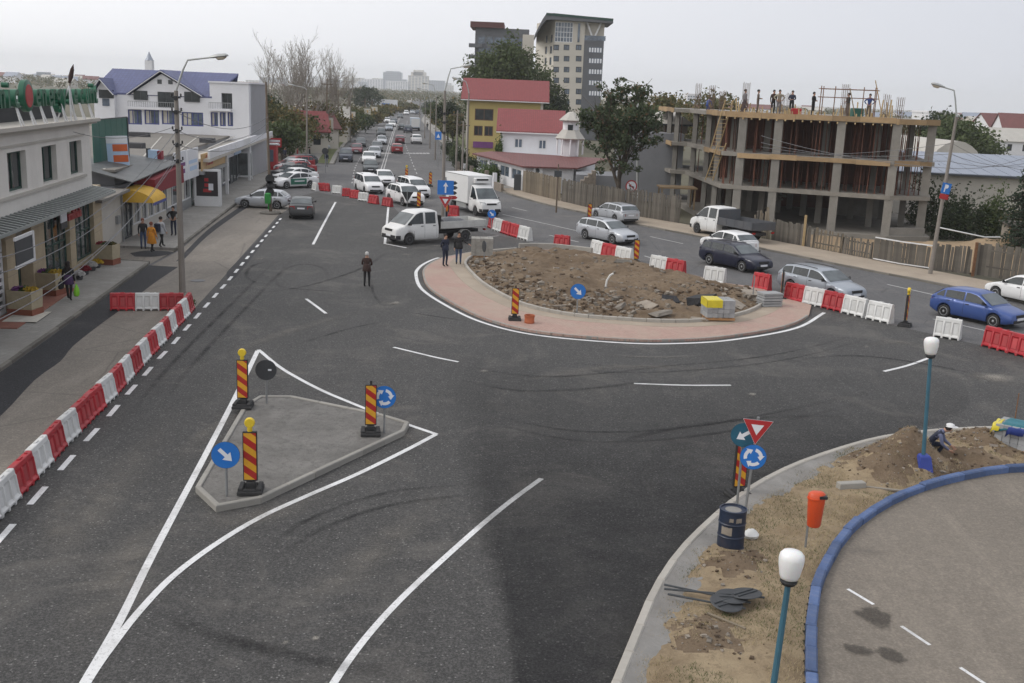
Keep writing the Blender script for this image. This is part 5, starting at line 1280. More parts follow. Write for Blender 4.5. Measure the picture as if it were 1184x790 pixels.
# H, I, J. houses on the right side of the boulevard
def gable_house(name,label,Y,u0,u1,vbase,veave,vridge,depth,wall,roof,wins,winframe='frame_dark',over=0.5,u0r=None,u1r=None,pane='glass_dark',rot=0.0,rooft=0.14):
    f=Facade((at(u0,(vbase+veave)/2,Y).x,Y),(math.cos(rot),math.sin(rot)),(math.sin(rot),-math.cos(rot))); a1=f.at(u1,(vbase+veave)/2)[0]
    zr_ridge=at((u0+u1)/2,vridge,Y+depth/2).z; ze_=f.at((u0+u1)/2,veave,over)[1]
    rt=empty(name,f.pt(a1/2,0,-depth/2)); hs=[f.rect(*w) for w in wins]
    m=MB(); f.wall(m,0,a1,0,ze_+0.05,hs,0.2); f.box(m,0,a1,0,ze_,-depth,-0.4)
    P=f.pt
    for a in (0.0,a1):
        m.add([P(a,0,0),P(a,0,-depth),P(a,ze_+.04,-depth),P(a,zr_ridge-.05,-depth/2),P(a,ze_+.04,0)],[(0,1,2,3,4)])
    m.build('wall',wall,rt)
    for o0,o1 in ((over,-depth/2),(-depth-over,-depth/2-0.001)):
        s_=(zr_ridge-ze_)/(depth/2+over)
        m=MB(); b=[P(-over,ze_,o0),P(a1+over,ze_,o0),P(a1+over,zr_ridge,o1),P(-over,zr_ridge,o1)]; m.hexa(b,[q+Vector((0,0,rooft)) for q in b]); r_=m.build('roof',roof,rt)
        if o0==over:
            m=MB(); m.beam(P(-over,ze_-.02,over+.05),P(a1+over,ze_-.02,over+.05),0.1,0.12); m.build('gutter','frame_white',r_)
    for h in hs: f.window(rt,h,winframe,pane,0.14,0.12,2,1)
    return tag(rt,label,'house'),f,a1,ze_
YB,fY,aY,zeY=gable_house('yellow_house','yellow building with a red roof behind the white house',150.0,539.7,626,185,117,93,9,'stucco_yellow','roof_red',[(549,126,570.5,139.5),(548,145.5,558,157),(560,146,570,157.5)],'frame_brown',0.9)
m=MB(); q=fY.rect(547,164,570,171); fY.box(m,*q,0.02,0.3); m.build('sign_board','flower_violet',YB)
m=MB(); fY.box(m,-0.1,0.25,0,zeY-0.1,-0.1,0.1); fY.box(m,aY-0.25,aY+0.1,0,zeY-0.1,-0.1,0.1); m.build('corner_band','stucco_cream',YB)
WHs,fW,aW,zeW=gable_house('white_house','white house with a red tiled roof and two small windows',121.0,578,648,205,154,128,9,'stucco_white','roof_red',[(594.5,160,604.5,171.5),(622.5,161.5,632,173)],'frame_white',0.5,pane='glass_blue')
# ivy on its left corner
# annex with low red roof
aF=Vector((0.6,104.0)); AN=empty('annex',(3.0,108,0)); tag(AN,'low white annex with a flat red roof and air conditioner beside the fence','building')
fR=Facade(aF,(0.93,0.10),(0.10,-0.93)); fS=Facade((-4.8,121.5),aF-V2((-4.8,121.5)))
zA=zat((aF.x,aF.y),193.5); LR=fR.at(663,205)[0]; LS=(aF-V2((-4.8,121.5))).length
m=MB(); fR.wall(m,0,LR,0,zA,[],0.2); hsA=[]
for k in range(4): a=1.0+k*(LS-1.5)/4; hsA.append((a,a+(LS-1.5)/4-0.8,0.9,zA-0.35))
fS.wall(m,0,LS,0,zA,hsA,0.2); m.prism([tuple(fS.pt(0.3,0,-.5).xy),tuple(fS.pt(LS-.3,0,-.5).xy),tuple(fR.pt(LR,0,-.5).xy),(8.5,121)],0,zA-0.02); m.build('wall','stucco_white',AN)
for h in hsA: fS.window(AN,h,'frame_white','glass_blue',0.12,0.1,2,1)
e0,e1,e2,e3=fS.pt(-0.3,zA,0.5),fS.pt(LS+0.2,zA,0.5),fR.pt(LR+0.3,zA,0.5),Vector((9.5,114,zA+0.45)); e4=Vector((-3.2,119,zA+0.45));
m=MB(); bs=[e0,e1+Vector((0.2,-0.4,0)),e2,e3,e4]; n=5; m.add([*bs,*[b+Vector((0,0,.14)) for b in bs]],[(4,3,2,1,0),(5,6,7,8,9)]+[(i,(i+1)%5,5+(i+1)%5,5+i) for i in range(5)]); m.build('roof','roof_red_dull',AN)
ac=fR.rect(616,193.5,627,201); m=MB(); fR.box(m,ac[0],ac[1],ac[2],ac[3],0.05,0.40); aco=m.build('air_conditioner','frame_white',AN)
m=MB(); cc=fR.pt((ac[0]+ac[1])/2-0.08,(ac[2]+ac[3])/2,0.405); m.T=Matrix.Translation(cc) @ Matrix.Rotation(math.pi/2,4,'X'); m.lathe([(0.001,0),(0.24,0),(0.24,0.01),(0.001,0.01)],16); m.build('fan_grille','frame_dark',aco)
dd=fR.rect(613,202,624,222); m=MB(); fR.box(m,dd[0],dd[1],0.0,dd[3],0.002,0.05); m.build('door','sign_tan',AN)
wp=fR.rect(643,198,648,211); m=MB(); fR.box(m,*wp,0.002,0.05); m.build('notice','sign_white',AN)
# low stone wall and gate posts in front of the annex
SW=empty('garden_wall',(*fS.pt(LS/2,0,2.2).xy,0)); tag(SW,'low stone garden wall with white posts along the annex','wall')
for k in range(6):
    a=k*LS/6+0.2; m=MB(); fS.box(m,a+0.25,a+LS/6-0.25,0,0.75,2.1,2.35); m.build('wall_panel','stone_wall',SW); m=MB(); fS.box(m,a-0.2,a+0.2,0,1.6,2.05,2.4); m.build('gate_post','stucco_white' if k%2 else 'stone_wall',SW)
q=G(598,221.5); m=MB(); m.cbox(q.x-.35,q.x+.35,q.y-.1,q.y+.1,0.1,1.7,0.1); tag(m.build('arched_gate','frame_dark',None,loc=q),'dark arched gate at the end of the low stone wall','gate')
# porch turret with two grey roofs
q=at(659,165,116); TU=empty('porch_tower',(q.x,q.y,0)); tag(TU,'narrow white porch tower with two grey skirt roofs behind the tree','building')
def skirt(zb,r0,r1,h): m=MB(); m.loft([[(q.x+r*math.cos(a),q.y+r*math.sin(a),z) for a in [2*math.pi*(k+.5)/8 for k in range(8)]] for r,z in ((r0-.1,zb-.12),(r0,zb),(r1,zb+h),(r1*0.3,zb+h+0.1))]); m.build('skirt_roof','roof_pale',TU)
zq=lambda v: at(657,v,116).z
m=MB(); m.lathe([(0.95,0),(0.95,zq(158))],8,(q.x,q.y,0)); m.build('lower_wall','stucco_white',TU); skirt(zq(160),1.7,0.95,0.9)
m=MB(); m.lathe([(0.85,zq(155)),(0.85,zq(139))],8,(q.x,q.y,0)); m.build('upper_wall','stucco_white',TU); skirt(zq(139),1.35,0.4,0.8)
for k in range(5):
    a=math.radians(200+k*35); m=MB(); m.tube([(q.x+1.45*math.cos(a),q.y+1.45*math.sin(a),zq(178)),(q.x+1.45*math.cos(a),q.y+1.45*math.sin(a),zq(161))],0.09,8); m.build('column','stucco_white',TU,True)
m=MB(); m.box(q.x-.35,q.x+.2,q.y-0.9,q.y-0.7,zq(153),zq(144)); m.build('window','glass_dark',TU)
# K. tower block
TY=236.0
def tz(v,Y=TY,u=660): return at(u,v,Y).z
ft=Facade((at(640.5,60,TY).x,TY),(1,0.0),(0,-1)); TW=empty('tower_block',(ft.O.x+4,TY+8,0)); tag(TW,'tall cream and dark grey apartment tower with a wing shaped roof','building')
a1=ft.at(675,60)[0]; a2=ft.at(697.7,60)[0]; ztw=tz(24)
hs=[]
for u in (643,655,669):
    for v in (55,68,80.6,93,106,118): hs.append(ft.rect(u-3.2,v-3.2,u+3.4,v+3.2))
big=ft.rect(641.5,25.5,662.5,49)
m=MB(); ft.wall(m,0,a1,0,ztw,hs+[big],0.35); ft.box(m,0,a2,0,ztw-0.1,-16,-0.9); m.build('front_wall','stucco_cream',TW)
for h in hs: ft.window(TW,h,'frame_dark','glass_blue',0.25,0.14,2,1)
ft.window(TW,big,'frame_white','glass_blue',0.2,0.14,6,4,name='curtain_window')
sl=ft.rect(668,27,670.5,49); m=MB(); ft.box(m,*sl,0.01,0.12); m.build('slot_window','glass_blue',TW)
zb_t=tz(46); m=MB(); ft.box(m,a1+0.001,a2,0,zb_t,-12,0.1); m.build('balcony_bay','cladding_grey',TW)
for v in (58,70.5,83,96,108):
    q=ft.rect(680.5,v-3.0,696,v+3.2); m=MB(); ft.box(m,*q,0.105,0.13); wd_=m.build('balcony_opening','glass_blue',TW); m=MB()
    for k in range(5): x=q[0]+(q[1]-q[0])*k/5; ft.box(m,x+0.1,x+(q[1]-q[0])/5-0.1,q[2]+0.1,q[3]-0.1,0.131,0.15)
    m.build('shutter','sign_white',wd_)
q=ft.rect(676,45,698,46.5); m=MB(); ft.box(m,a1,a2+0.3,zb_t+0.01,zb_t+1.0,-0.1,0.0); m.build('terrace_glass','glass_blue',TW)
m=MB(); ft.box(m,a1+0.5,a2-0.5,zb_t,ztw-0.5,-6,-4); m.build('penthouse','stucco_cream',TW)
for x0,x1 in ((a2-4.0,a2-2.4),(a2-0.6,a2-2.2)): m=MB(); m.beam(ft.pt(x0,ztw+0.3,-0.3),ft.pt(x1,zb_t+0.4,-0.3),0.35); m.build('roof_strut','frame_white',TW)
# receding left flank
fk=Facade((at(619,70,TY+14).x,TY+14),V2(ft.O)-V2((at(619,70,TY+14).x,TY+14))); lk=(V2(ft.O)-V2(fk.O)).length
hk=[]
for v in (45,58,71,84,96,108):
    zz_=at(633,v,TY+4).z
    hk.append((lk-3.2,lk-1.6,zz_-0.8,zz_+0.8))
    hk.append((lk-7.0,lk-5.4,zz_-0.8,zz_+0.8))
m=MB(); fk.wall(m,0,lk,0,ztw,hk,0.3); m.build('flank_wall','stucco_cream',TW)
for h in hk: fk.window(TW,h,'frame_dark','glass_blue',0.2,0.14,1,1)
ow=lambda a,z,o: ft.pt(a,z,o)
zt_=tz(19)
rings=[]
for a_,z_,t_ in ((ft.at(618,45)[0],tz(44),0.6),(ft.at(622,38)[0],tz(36),0.8),(ft.at(627,28)[0],tz(27),1.0),(ft.at(631.5,21)[0],tz(21),1.3),(ft.at(640,20)[0],tz(20.3),1.3),(a2+1.6,tz(23.0),0.9)):
    rings.append([ow(a_,z_-t_*.5,-14),ow(a_,z_-t_*.5,1.4),ow(a_,z_+t_*.5,1.4),ow(a_,z_+t_*.5,-14)])
m=MB(); m.loft(rings); m.build('wing_roof','cladding_grey',TW)
m=MB(); m.beam(ow(ft.at(631.5,17)[0],tz(18.0),1.42),ow(a2+1.6,tz(21.6),1.42),0.1,0.5,up=(0,0,1)); m.build('roof_edge','frame_green',TW)
# second block behind, left
f2=Facade((at(546,60,262).x,262),(1,0.0),(0,-1)); T2=empty('rear_block',(f2.O.x+6,270,0)); tag(T2,'dark grey apartment block with a red roof edge left of the cream tower','building')
b1=f2.at(611,60)[0]; z2_=at(580,33,262).z
m=MB(); f2.box(m,0.6,b1,0,z2_,-14,0); m.build('wall','cladding_grey',T2)
m=MB(); f2.box(m,-0.6,b1-6,z2_+0.01,z2_+1.3,-14,1.0); m.build('roof_edge','roof_red_dull',T2)
for v in (47,60,72):
    zz_=at(580,v,262).z
    for k in range(6):
        a=1.4+k*(b1-2)/6; m=MB(); f2.box(m,a,a+1.5,zz_-.9,zz_+.7,0.01,0.06); m.build('window','glass_blue',T2)
    m=MB(); f2.box(m,-0.8,2.4,zz_-1.8,zz_-0.95,-1,1.2); m.build('balcony','cladding_grey',T2)
m=MB(); f2.box(m,b1-1.5,b1+1.2,0,z2_-1.2,-10,0.4); m.build('stair_shaft','stucco_cream',T2)
# M. grey house behind the tree
fg=Facade((at(714,200,100).x,100.0),(0.995,-0.04),(-0.04,-0.995)); GH=empty('grey_house',(17,105,0)); tag(GH,'house with a blank grey rendered wall and pale hipped roof beside the site','house')
ag=fg.at(789,190)[0]; zg=fg.at(762,154)[1]
m=MB(); fg.box(m,0,ag,0,zg,-10,0); m.build('blank_wall','render_grey',GH); m=MB(); fg.box(m,-3.8,-0.01,0,zat(fg.O,204),-6,0); m.build('yard_wall','render_grey',GH)
fg2=Facade((at(746,150,104).x,104.0),(0.995,-0.04),(-0.04,-0.995)); ag2=fg2.at(795,150)[0]; zg2=fg2.at(770,143)[1]; wg=fg2.rect(769,145,777.5,155)
m=MB(); fg2.wall(m,0,ag2,zg-0.05,zg2,[wg],0.2); fg2.box(m,0,ag2,zg,zg2-.01,-7,-0.4); m.build('upper_wall','wall_brown',GH); fg2.window(GH,wg,'frame_brown','glass_dark',0.12,0.1,2,1)
zr_g=at(765,125,108).z; P=fg2.pt; m=MB()
m.add([P(-.6,zg2,.7),P(ag2+.6,zg2,.7),P(ag2+.6,zg2,-7.6),P(-.6,zg2,-7.6),P(2.4,zr_g,-3.4),P(ag2-1.5,zr_g,-3.4)],[(0,1,5,4),(1,2,5),(2,3,4,5),(3,0,4),(3,2,1,0)]); m.build('hip_roof','roof_pale',GH)
m=MB(); m.beam(P(-.6,zg2-.08,.72),P(ag2+.6,zg2-.08,.72),0.08,0.16); m.build('gutter','frame_dark',GH)
st=fg.rect(636,205,664,222); m=MB()
for k in range(8): m.box(4.4+k*0.33,4.76+k*0.33,98.4,99.6,0.3,0.6+k*0.3)
tag(m.build('stone_steps','stone_wall',None,loc=(6,99,0)),'rough stone steps rising behind the fence left of the tree','steps')
# vehicles
def interp(prof,x):
    if x<=prof[0][0]: return prof[0][1]
    for (x0,z0),(x1,z1) in zip(prof,prof[1:]):
        if x<=x1: return z0+(z1-z0)*(x-x0)/max(x1-x0,1e-6)
    return prof[-1][1]
def own(o,m):  # material belongs to the object so that copies can be repainted
    o.material_slots[0].link='OBJECT'; o.material_slots[0].material=MAT[m]; return o
def wheel(parent,x,y,r,w,rim):
    n=18; s=1 if y>0 else -1
    m=MB(); m.T=Matrix.Translation((x,y,r)) @ Matrix.Rotation(-s*math.pi/2,4,'X')
    m.lathe([(r*0.6,-w/2),(r*0.93,-w/2),(r,-w*0.36),(r,w*0.36),(r*0.93,w/2),(r*0.70,w/2),(r*0.66,w*0.42)],n)
    t=m.build('wheel','rubber',parent,True)
    m=MB(); m.T=Matrix.Translation((x,y,r)) @ Matrix.Rotation(-s*math.pi/2,4,'X')
    m.lathe([(r*0.68,w*0.1),(r*0.68,w*0.44),(r*0.60,w*0.47),(r*0.56,w*0.36),(r*0.2,w*0.40),(r*0.12,w*0.46),(0.001,w*0.46)],n,mi=0)
    for k in range(6):  # dark openings between the spokes
        a=2*math.pi*k/6
        pts=[]
        for rr,da in ((0.28,-0.22),(0.52,-0.34),(0.52,0.34),(0.28,0.22)):
            pts.append((r*rr*math.cos(a+da),r*rr*math.sin(a+da),w*0.42))
        m.add(pts,[(0,1,2,3)],1)
    rm=m.build('rim',[rim,'trim_black'],t)
    return t
def make_vehicle(name,P):
    L,W=P['L'],P['W']; root=empty(name,(0,0,0)); X=lambda x: P.get('Ltot',L)/2 - x
    prof,top=P['body'],P['top']; r=P['r']; zl=P.get('sill',0.2); arches=P['arch']; ar=r+0.055
    xs=set([0.0,0.04,0.12,0.25,0.45,L-0.35,L-0.15,L-0.05,L])
    for p in prof: xs.add(p[0])
    for ax in arches:
        for k in range(-6,7): xs.add(max(0.02,min(L-0.02,ax+ar*math.sin(k/6*math.pi/2))))
    x=0.6
    while x<L: xs.add(round(x,3)); x+=0.3
    xs=sorted(q for q in xs if 0<=q<=L)
    xs=[q for i,q in enumerate(xs) if i==0 or q-xs[i-1]>0.004]
    def width(x):
        w=W; nz=P.get('nose',0.7)
        if x<nz: w-=W*0.17*((nz-x)/nz)**2.2
        tl=P.get('tail',0.5)
        if tl and x>L-tl: w-=W*0.10*((x-L+tl)/tl)**2.2
        return w
    rings=[]
    for x in xs:
        w=width(x); zt=interp(prof,x); z0=zl
        if x<0.3: z0=zl+0.10*(1-x/0.3)
        if x>L-0.4 and not P.get('cab'): z0=zl+0.14*((x-L+0.4)/0.4)
        for ax in arches:
            if abs(x-ax)<ar: z0=max(z0,r+math.sqrt(max(0,ar*ar-(x-ax)**2)))
        z0=min(z0,zt-0.16); zm=z0+(zt-z0)*0.45
        half=[(w*0.90,z0),(w*0.985,z0+(zt-z0)*0.12),(w,zm),(w*0.985,zt-(zt-z0)*0.22),(w*0.945,zt-0.035),(w*0.87,zt-0.005),(w*0.5,zt+0.018)]
        ring=[(X(x),y,z) for y,z in half] + [(X(x),0,zt+0.026)] + [(X(x),-y,z) for y,z in half[::-1]]
        rings.append(ring)
    m=MB(); m.loft(rings); body=own(m.build('body','paint_white',root,True,50),P['paint'])
    # cabin shell
    zb=P['belt']; wb=W*0.95; tum=P.get('tumble',0.30)
    def wz(z): return wb-max(0,z-zb)*tum
    cx=sorted(set([p[0] for p in top]+[top[0][0]+(top[1][0]-top[0][0])*k/4 for k in range(5)]+[top[-2][0]+(top[-1][0]-top[-2][0])*k/4 for k in range(5)]))
    rings=[]
    for x in cx:
        zt=interp(top,x); b0=interp(prof,x)-0.06; zt=max(zt,b0+0.05)
        e=wz(zt-0.05); half=[(wz(b0),b0),(wz(b0+(zt-b0)*.5),b0+(zt-b0)*.5),(e,max(zt-0.06,b0+.01)),(e-0.05,zt-0.015),(e*0.55,zt+0.012)]
        rings.append([(X(x),y,z) for y,z in half]+[(X(x),0,zt+0.02)]+[(X(x),-y,z) for y,z in half[::-1]])
    m=MB(); m.loft(rings); own(m.build('cabin','paint_white',root,True,40),P.get('roofpaint',P['paint']))
    # glass
    for s in (1,-1):
        for x0,x1 in P['win']:
            lo,hi=[],[]
            for k in range(9):
                x=x0+(x1-x0)*k/8; zt=interp(top,x)-0.085; b=interp(prof,x)+0.02
                if zt<b+0.03: continue
                zt=min(zt,P.get('wtop',9))
                lo.append((X(x),s*(wz(b)+0.010),b)); hi.append((X(x),s*(wz(zt)+0.010),zt))
            if len(lo)<2: continue
            m=MB(); n=len(lo); m.add(lo+hi,[(i,i+1,n+i+1,n+i) if s<0 else (n+i,n+i+1,i+1,i) for i in range(n-1)])
            m.build('side_window','car_glass',root)
    def screen(nm,xa,xb):
        m=MB(); rows=[]
        for k in range(6):
            x=xa+(xb-xa)*k/5; zt=interp(top,x); e=wz(zt-0.05)-0.075
            rows.append([(X(x)+(0.012 if nm=='windscreen' else -0.012),e*j/4,zt+0.02-0.012*abs(j)/4*1.2-0.004+0.012) for j in range(-4,5)])
        m.loft(rows,closed=False); m.build(nm,'windscreen_glass',root,True)
    a0,a1=top[0],top[1]; screen('windscreen',a0[0]+(a1[0]-a0[0])*0.10,a0[0]+(a1[0]-a0[0])*0.92)
    if P.get('rear',True):
        c1,c0=top[-2],top[-1]; screen('rear_window',c1[0]+(c0[0]-c1[0])*P.get('rw0',0.12),c1[0]+(c0[0]-c1[0])*P.get('rw1',0.86))
    # lamps, grille, bumpers, plates
    hz=P.get('lampz',interp(prof,0.1)-0.09); hs=P.get('lamph',0.15)
    for s in (1,-1):
        m=MB(); y0,y1=s*W*0.50,s*W*0.885
        m.hexa([(X(0.00),y0,hz-hs*.45),(X(0.20),y1+s*.01,hz-hs*.2),(X(0.5),y1+s*0.045,hz+hs*.25),(X(0.3),y0,hz-hs*.3)],
               [(X(0.03),y0,hz+hs*.35),(X(0.24),y1,hz+hs*.62),(X(0.55),y1+s*0.035,hz+hs*.62),(X(0.4),y0,hz+hs*.6)])
        m.build('headlight','lamp_clear',root,True)
    m=MB(); m.box(X(-0.015),X(0.06),-W*0.42,W*0.42,hz-0.07,hz+0.06); m.build('grille','trim_black',root)
    m=MB(); m.box(X(-0.012),X(0.06),-W*0.62,W*0.62,zl+0.10,zl+0.22); m.build('air_intake','trim_black',root)
    m=MB(); m.box(X(-0.028),X(0.02),-0.26,0.26,zl+0.20,zl+0.31); m.build('number_plate','sign_white',root)
    # sill / underbody
    m=MB(); m.box(X(L-0.3),X(0.3),-W*0.72,W*0.72,zl-0.03,zl+0.22); m.build('underbody','trim_black',root)
    if P.get('bumper'):
        m=MB(); rr=[]
        for x in (-0.02,0.02,0.10,0.3):
            w=width(max(x,0))+0.012; rr.append([(X(x),-w*(0.86 if x<0 else 1),zl+0.06),(X(x),-w*(0.86 if x<0 else 1),zl+0.30),(X(x),w*(0.86 if x<0 else 1),zl+0.30),(X(x),w*(0.86 if x<0 else 1),zl+0.06)])
        m.loft(rr); m.build('front_bumper',P['bumper'],root,True,40)
    if not P.get('cab'):
        tz=P.get('tailz',interp(prof,L)-0.12); th=P.get('tailh',0.22)
        for s in (1,-1):
            m=MB(); y0,y1=s*W*P.get('tly',0.58),s*W*0.905
            m.hexa([(X(L+0.012),y0,tz-th*.5),(X(L-0.05),y1,tz-th*.5),(X(L-0.28),y1+s*0.035,tz-th*.3),(X(L-0.25),y0,tz-th*.5)],
                   [(X(L+0.006),y0,tz+th*.5),(X(L-0.07),y1,tz+th*.5),(X(L-0.26),y1+s*0.03,tz+th*.4),(X(L-0.25),y0,tz+th*.5)])
            m.build('taillight','lamp_red',root,True)
        m=MB(); m.box(X(L+0.018),X(L-0.05),-0.26,0.26,tz-0.10,tz+0.01); m.build('number_plate','sign_white',root)
        m=MB(); m.box(X(L+0.014),X(L-0.1),-W*0.75,W*0.75,zl+0.13,zl+0.24); m.build('rear_valance','trim_black',root)
    for s in (1,-1):  # mirrors
        m=MB(); x=P.get('mirror',top[0][0]+0.30); zc=P['belt']+0.07; y=s*(W*0.95)
        m.hexa([(X(x-0.02),y,zc-0.06),(X(x+0.10),y,zc-0.06),(X(x+0.12),y+s*0.19,zc-0.07),(X(x+0.02),y+s*0.17,zc-0.07)],
               [(X(x-0.02),y,zc-0.02),(X(x+0.10),y,zc-0.02),(X(x+0.12),y+s*0.19,zc+0.09),(X(x+0.02),y+s*0.17,zc+0.09)])
        m.build('mirror',P.get('mirrormat','trim_black'),root,True)
    for s in (1,-1):  # doors: seams and handles
        for dx in P['doors']:
            m=MB(); z1=interp(prof,dx)-0.04
            for k in range(4):
                za,zc_=zl+0.12+(z1-zl-0.12)*k/4,zl+0.12+(z1-zl-0.12)*(k+1)/4
                def yy(z):
                    zt=interp(prof,dx); f=(z-zl)/(zt-zl)
                    return W*(0.985+0.015*f/0.45 if f<.45 else (1-0.015*(f-.45)/.33 if f<.78 else .985-.04*(f-.78)/.2))+0.004
                m.add([(X(dx),s*yy(za),za),(X(dx+0.014),s*yy(za),za),(X(dx+0.014),s*yy(zc_),zc_),(X(dx),s*yy(zc_),zc_)],[(0,1,2,3) if s<0 else (3,2,1,0)])
            m.build('door_seam','trim_black',root)
        for dx in P.get('handles',[]):
            m=MB(); z=interp(prof,dx)-0.13; m.box(X(dx+0.17),X(dx),s*W*0.985-0.01,s*W*0.985+0.025,z,z+0.035); m.build('door_handle','trim_black',root)
    for ax in P['wheels']:
        for s in (1,-1): wheel(root,X(ax),s*(W-0.10),r,0.2,P.get('rim','alloy'))
    if P.get('rails'):
        for s in (1,-1):
            m=MB(); m.tube([(X(x),s*(wz(interp(top,x))-0.08),interp(top,x)+0.04) for x in P['rails']],0.018,5); m.build('roof_rail','trim_black',root)
    return root
CARS={
 'hatchback': dict(L=4.05,W=0.84,r=0.30,belt=0.93,body=[(0,0.60),(0.05,0.66),(0.2,0.72),(0.6,0.82),(1.05,0.91),(2.0,0.93),(3.5,0.97),(3.85,0.96),(4.05,0.84)],
    top=[(0.92,0.90),(1.72,1.36),(2.1,1.42),(3.1,1.40),(3.45,1.34),(3.98,0.96)],arch=[0.80,3.26],wheels=[0.80,3.26],win=[(0.98,2.28),(2.36,3.28),(3.36,3.72)],doors=[1.12,2.30,3.22],handles=[2.05,3.0],paint='paint_blue'),
 'estate': dict(L=4.52,W=0.87,r=0.315,belt=0.95,body=[(0,0.60),(0.05,0.68),(0.2,0.76),(0.7,0.87),(1.15,0.94),(2.2,0.96),(4.0,1.0),(4.3,0.99),(4.52,0.86)],
    top=[(1.0,0.93),(1.85,1.40),(2.3,1.46),(3.7,1.45),(4.1,1.39),(4.45,1.0)],arch=[0.88,3.55],wheels=[0.88,3.55],win=[(1.08,2.45),(2.53,3.50),(3.58,4.2)],doors=[1.25,2.48,3.45],handles=[2.2,3.2],rails=(2.1,2.8,3.5,4.0),paint='paint_silver'),
 'saloon': dict(L=4.55,W=0.87,r=0.31,belt=0.94,body=[(0,0.60),(0.05,0.68),(0.2,0.75),(0.7,0.86),(1.15,0.93),(2.2,0.96),(3.5,1.0),(4.2,1.03),(4.45,1.0),(4.55,0.86)],
    top=[(1.0,0.92),(1.85,1.38),(2.3,1.45),(3.0,1.43),(3.3,1.37),(4.0,1.03)],arch=[0.88,3.50],wheels=[0.88,3.50],win=[(1.08,2.42),(2.50,3.30),(3.36,3.7)],doors=[1.25,2.45,3.40],handles=[2.2,3.15],tly=0.5,tailz=0.86,paint='paint_graphite'),
 'minivan': dict(L=4.45,W=0.87,r=0.31,belt=1.02,body=[(0,0.66),(0.05,0.75),(0.2,0.86),(0.6,0.96),(0.95,1.02),(2.2,1.03),(4.2,1.06),(4.36,1.05),(4.45,0.95)],
    top=[(0.82,1.0),(1.60,1.53),(2.0,1.64),(3.8,1.66),(4.15,1.60),(4.40,1.06)],arch=[0.80,3.55],wheels=[0.80,3.55],win=[(0.9,2.28),(2.36,3.35),(3.43,4.15)],doors=[1.1,2.32,3.32],handles=[2.05,3.1],tumble=0.22,tly=0.75,tailh=0.5,tailz=1.0,rails=(2.0,2.8,3.7),paint='paint_white',rim='steel_wheel'),
 'offroader': dict(L=4.30,W=0.90,r=0.345,sill=0.27,belt=1.06,body=[(0,0.74),(0.05,0.84),(0.2,0.96),(0.7,1.03),(1.15,1.07),(2.2,1.08),(4.0,1.13),(4.2,1.12),(4.30,1.0)],
    top=[(1.0,1.05),(1.70,1.56),(2.1,1.64),(3.5,1.63),(3.85,1.56),(4.22,1.13)],arch=[0.84,3.50],wheels=[0.84,3.50],win=[(1.08,2.3),(2.38,3.3),(3.38,3.9)],doors=[1.2,2.34,3.3],handles=[2.1,3.1],rails=(2.0,2.7,3.4),paint='paint_white'),
}
protos={}
def vehicle(style,loc,ang,paint,label,group='cars on the road',roof=None,name='car',cat='car'):
    if style not in protos:
        P=dict(CARS[style]); P['paint']=paint; root=make_vehicle(name,P); protos[style]=root
    else:
        root=copy_tree(protos[style]); root.name=name
    for c in root.children:
        if c.name.startswith('body'): c.material_slots[0].material=MAT[paint]
        if c.name.startswith('cabin'): c.material_slots[0].material=MAT[roof or paint]
    root.location=loc; root.rotation_euler=(0,0,ang)
    return tag(root,label,cat,group)
def from_contacts(f,rr,W,wb=None,arch=None,L=None):
    a,b=G(*f),G(*rr); d=(a-b).to_2d(); ang=math.atan2(d.y,d.x); d.normalize()
    n=Vector((-d.y,d.x)); mid=((a+b)/2).to_2d()
    if n.dot(mid)<0: n=-n
    c=mid + n*(W-0.1)
    if arch: c+=d*((arch[0]+arch[1])/2-L/2)
    return (c.x,c.y,0),ang
def placed(style,f,rr,paint,label,**k):
    P=CARS[style]; loc,ang=from_contacts(f,rr,P['W'],None,P['arch'],P['L']); return vehicle(style,loc,ang,paint,label,**k)
def facing(style,u,v,ang,paint,label,front=True,**k):
    p=G(u,v); L=CARS[style]['L']/2; s=-1 if front else 1
    return vehicle(style,(p.x+s*math.cos(ang)*L,p.y+s*math.sin(ang)*L,0),ang,paint,label,**k)
gR='cars on the street past the building site'
placed('estate',(708.3,282.8),(676.8,276.6),'paint_silver','silver estate car facing the camera behind the white barriers, nearer of two silver estates',group=gR)
placed('estate',(685,252.5),(716,259.5),'paint_silver','silver estate car seen from behind, driving away beside the plank fence',group=gR)
placed('estate',(859.5,315),(819,306),'paint_navy','dark navy estate car driving past the white barrier',group=gR)
placed('hatchback',(811,287.5),(852,297),'paint_white','white hatchback with red tail lamps half hidden behind the navy estate',group=gR)
placed('estate',(963,350),(912,338),'paint_silver_dark','grey silver estate car behind the red and white barriers at the ring',group=gR)
placed('hatchback',(1149,379),(1090,366.5),'paint_blue','bright blue hatchback at the right edge of the photo',group=gR)
placed('hatchback',(1146,344),(1204,357),'paint_white','white car cut by the right edge behind the blue hatchback',group=gR)
gP='cars parked by the shops'
placed('hatchback',(283.5,240.5),(320,242),'paint_silver','silver hatchback parked across the shop pavement beside the green bin',group=gP)
BD=math.atan2(-44,6.5)  # along the boulevard, towards the camera
AW=BD+math.pi
facing('saloon',348,254.5,AW+0.02,'paint_black','black saloon seen from behind on the new asphalt beside the silver hatchback',front=False,group=gP,roof='paint_graphite')
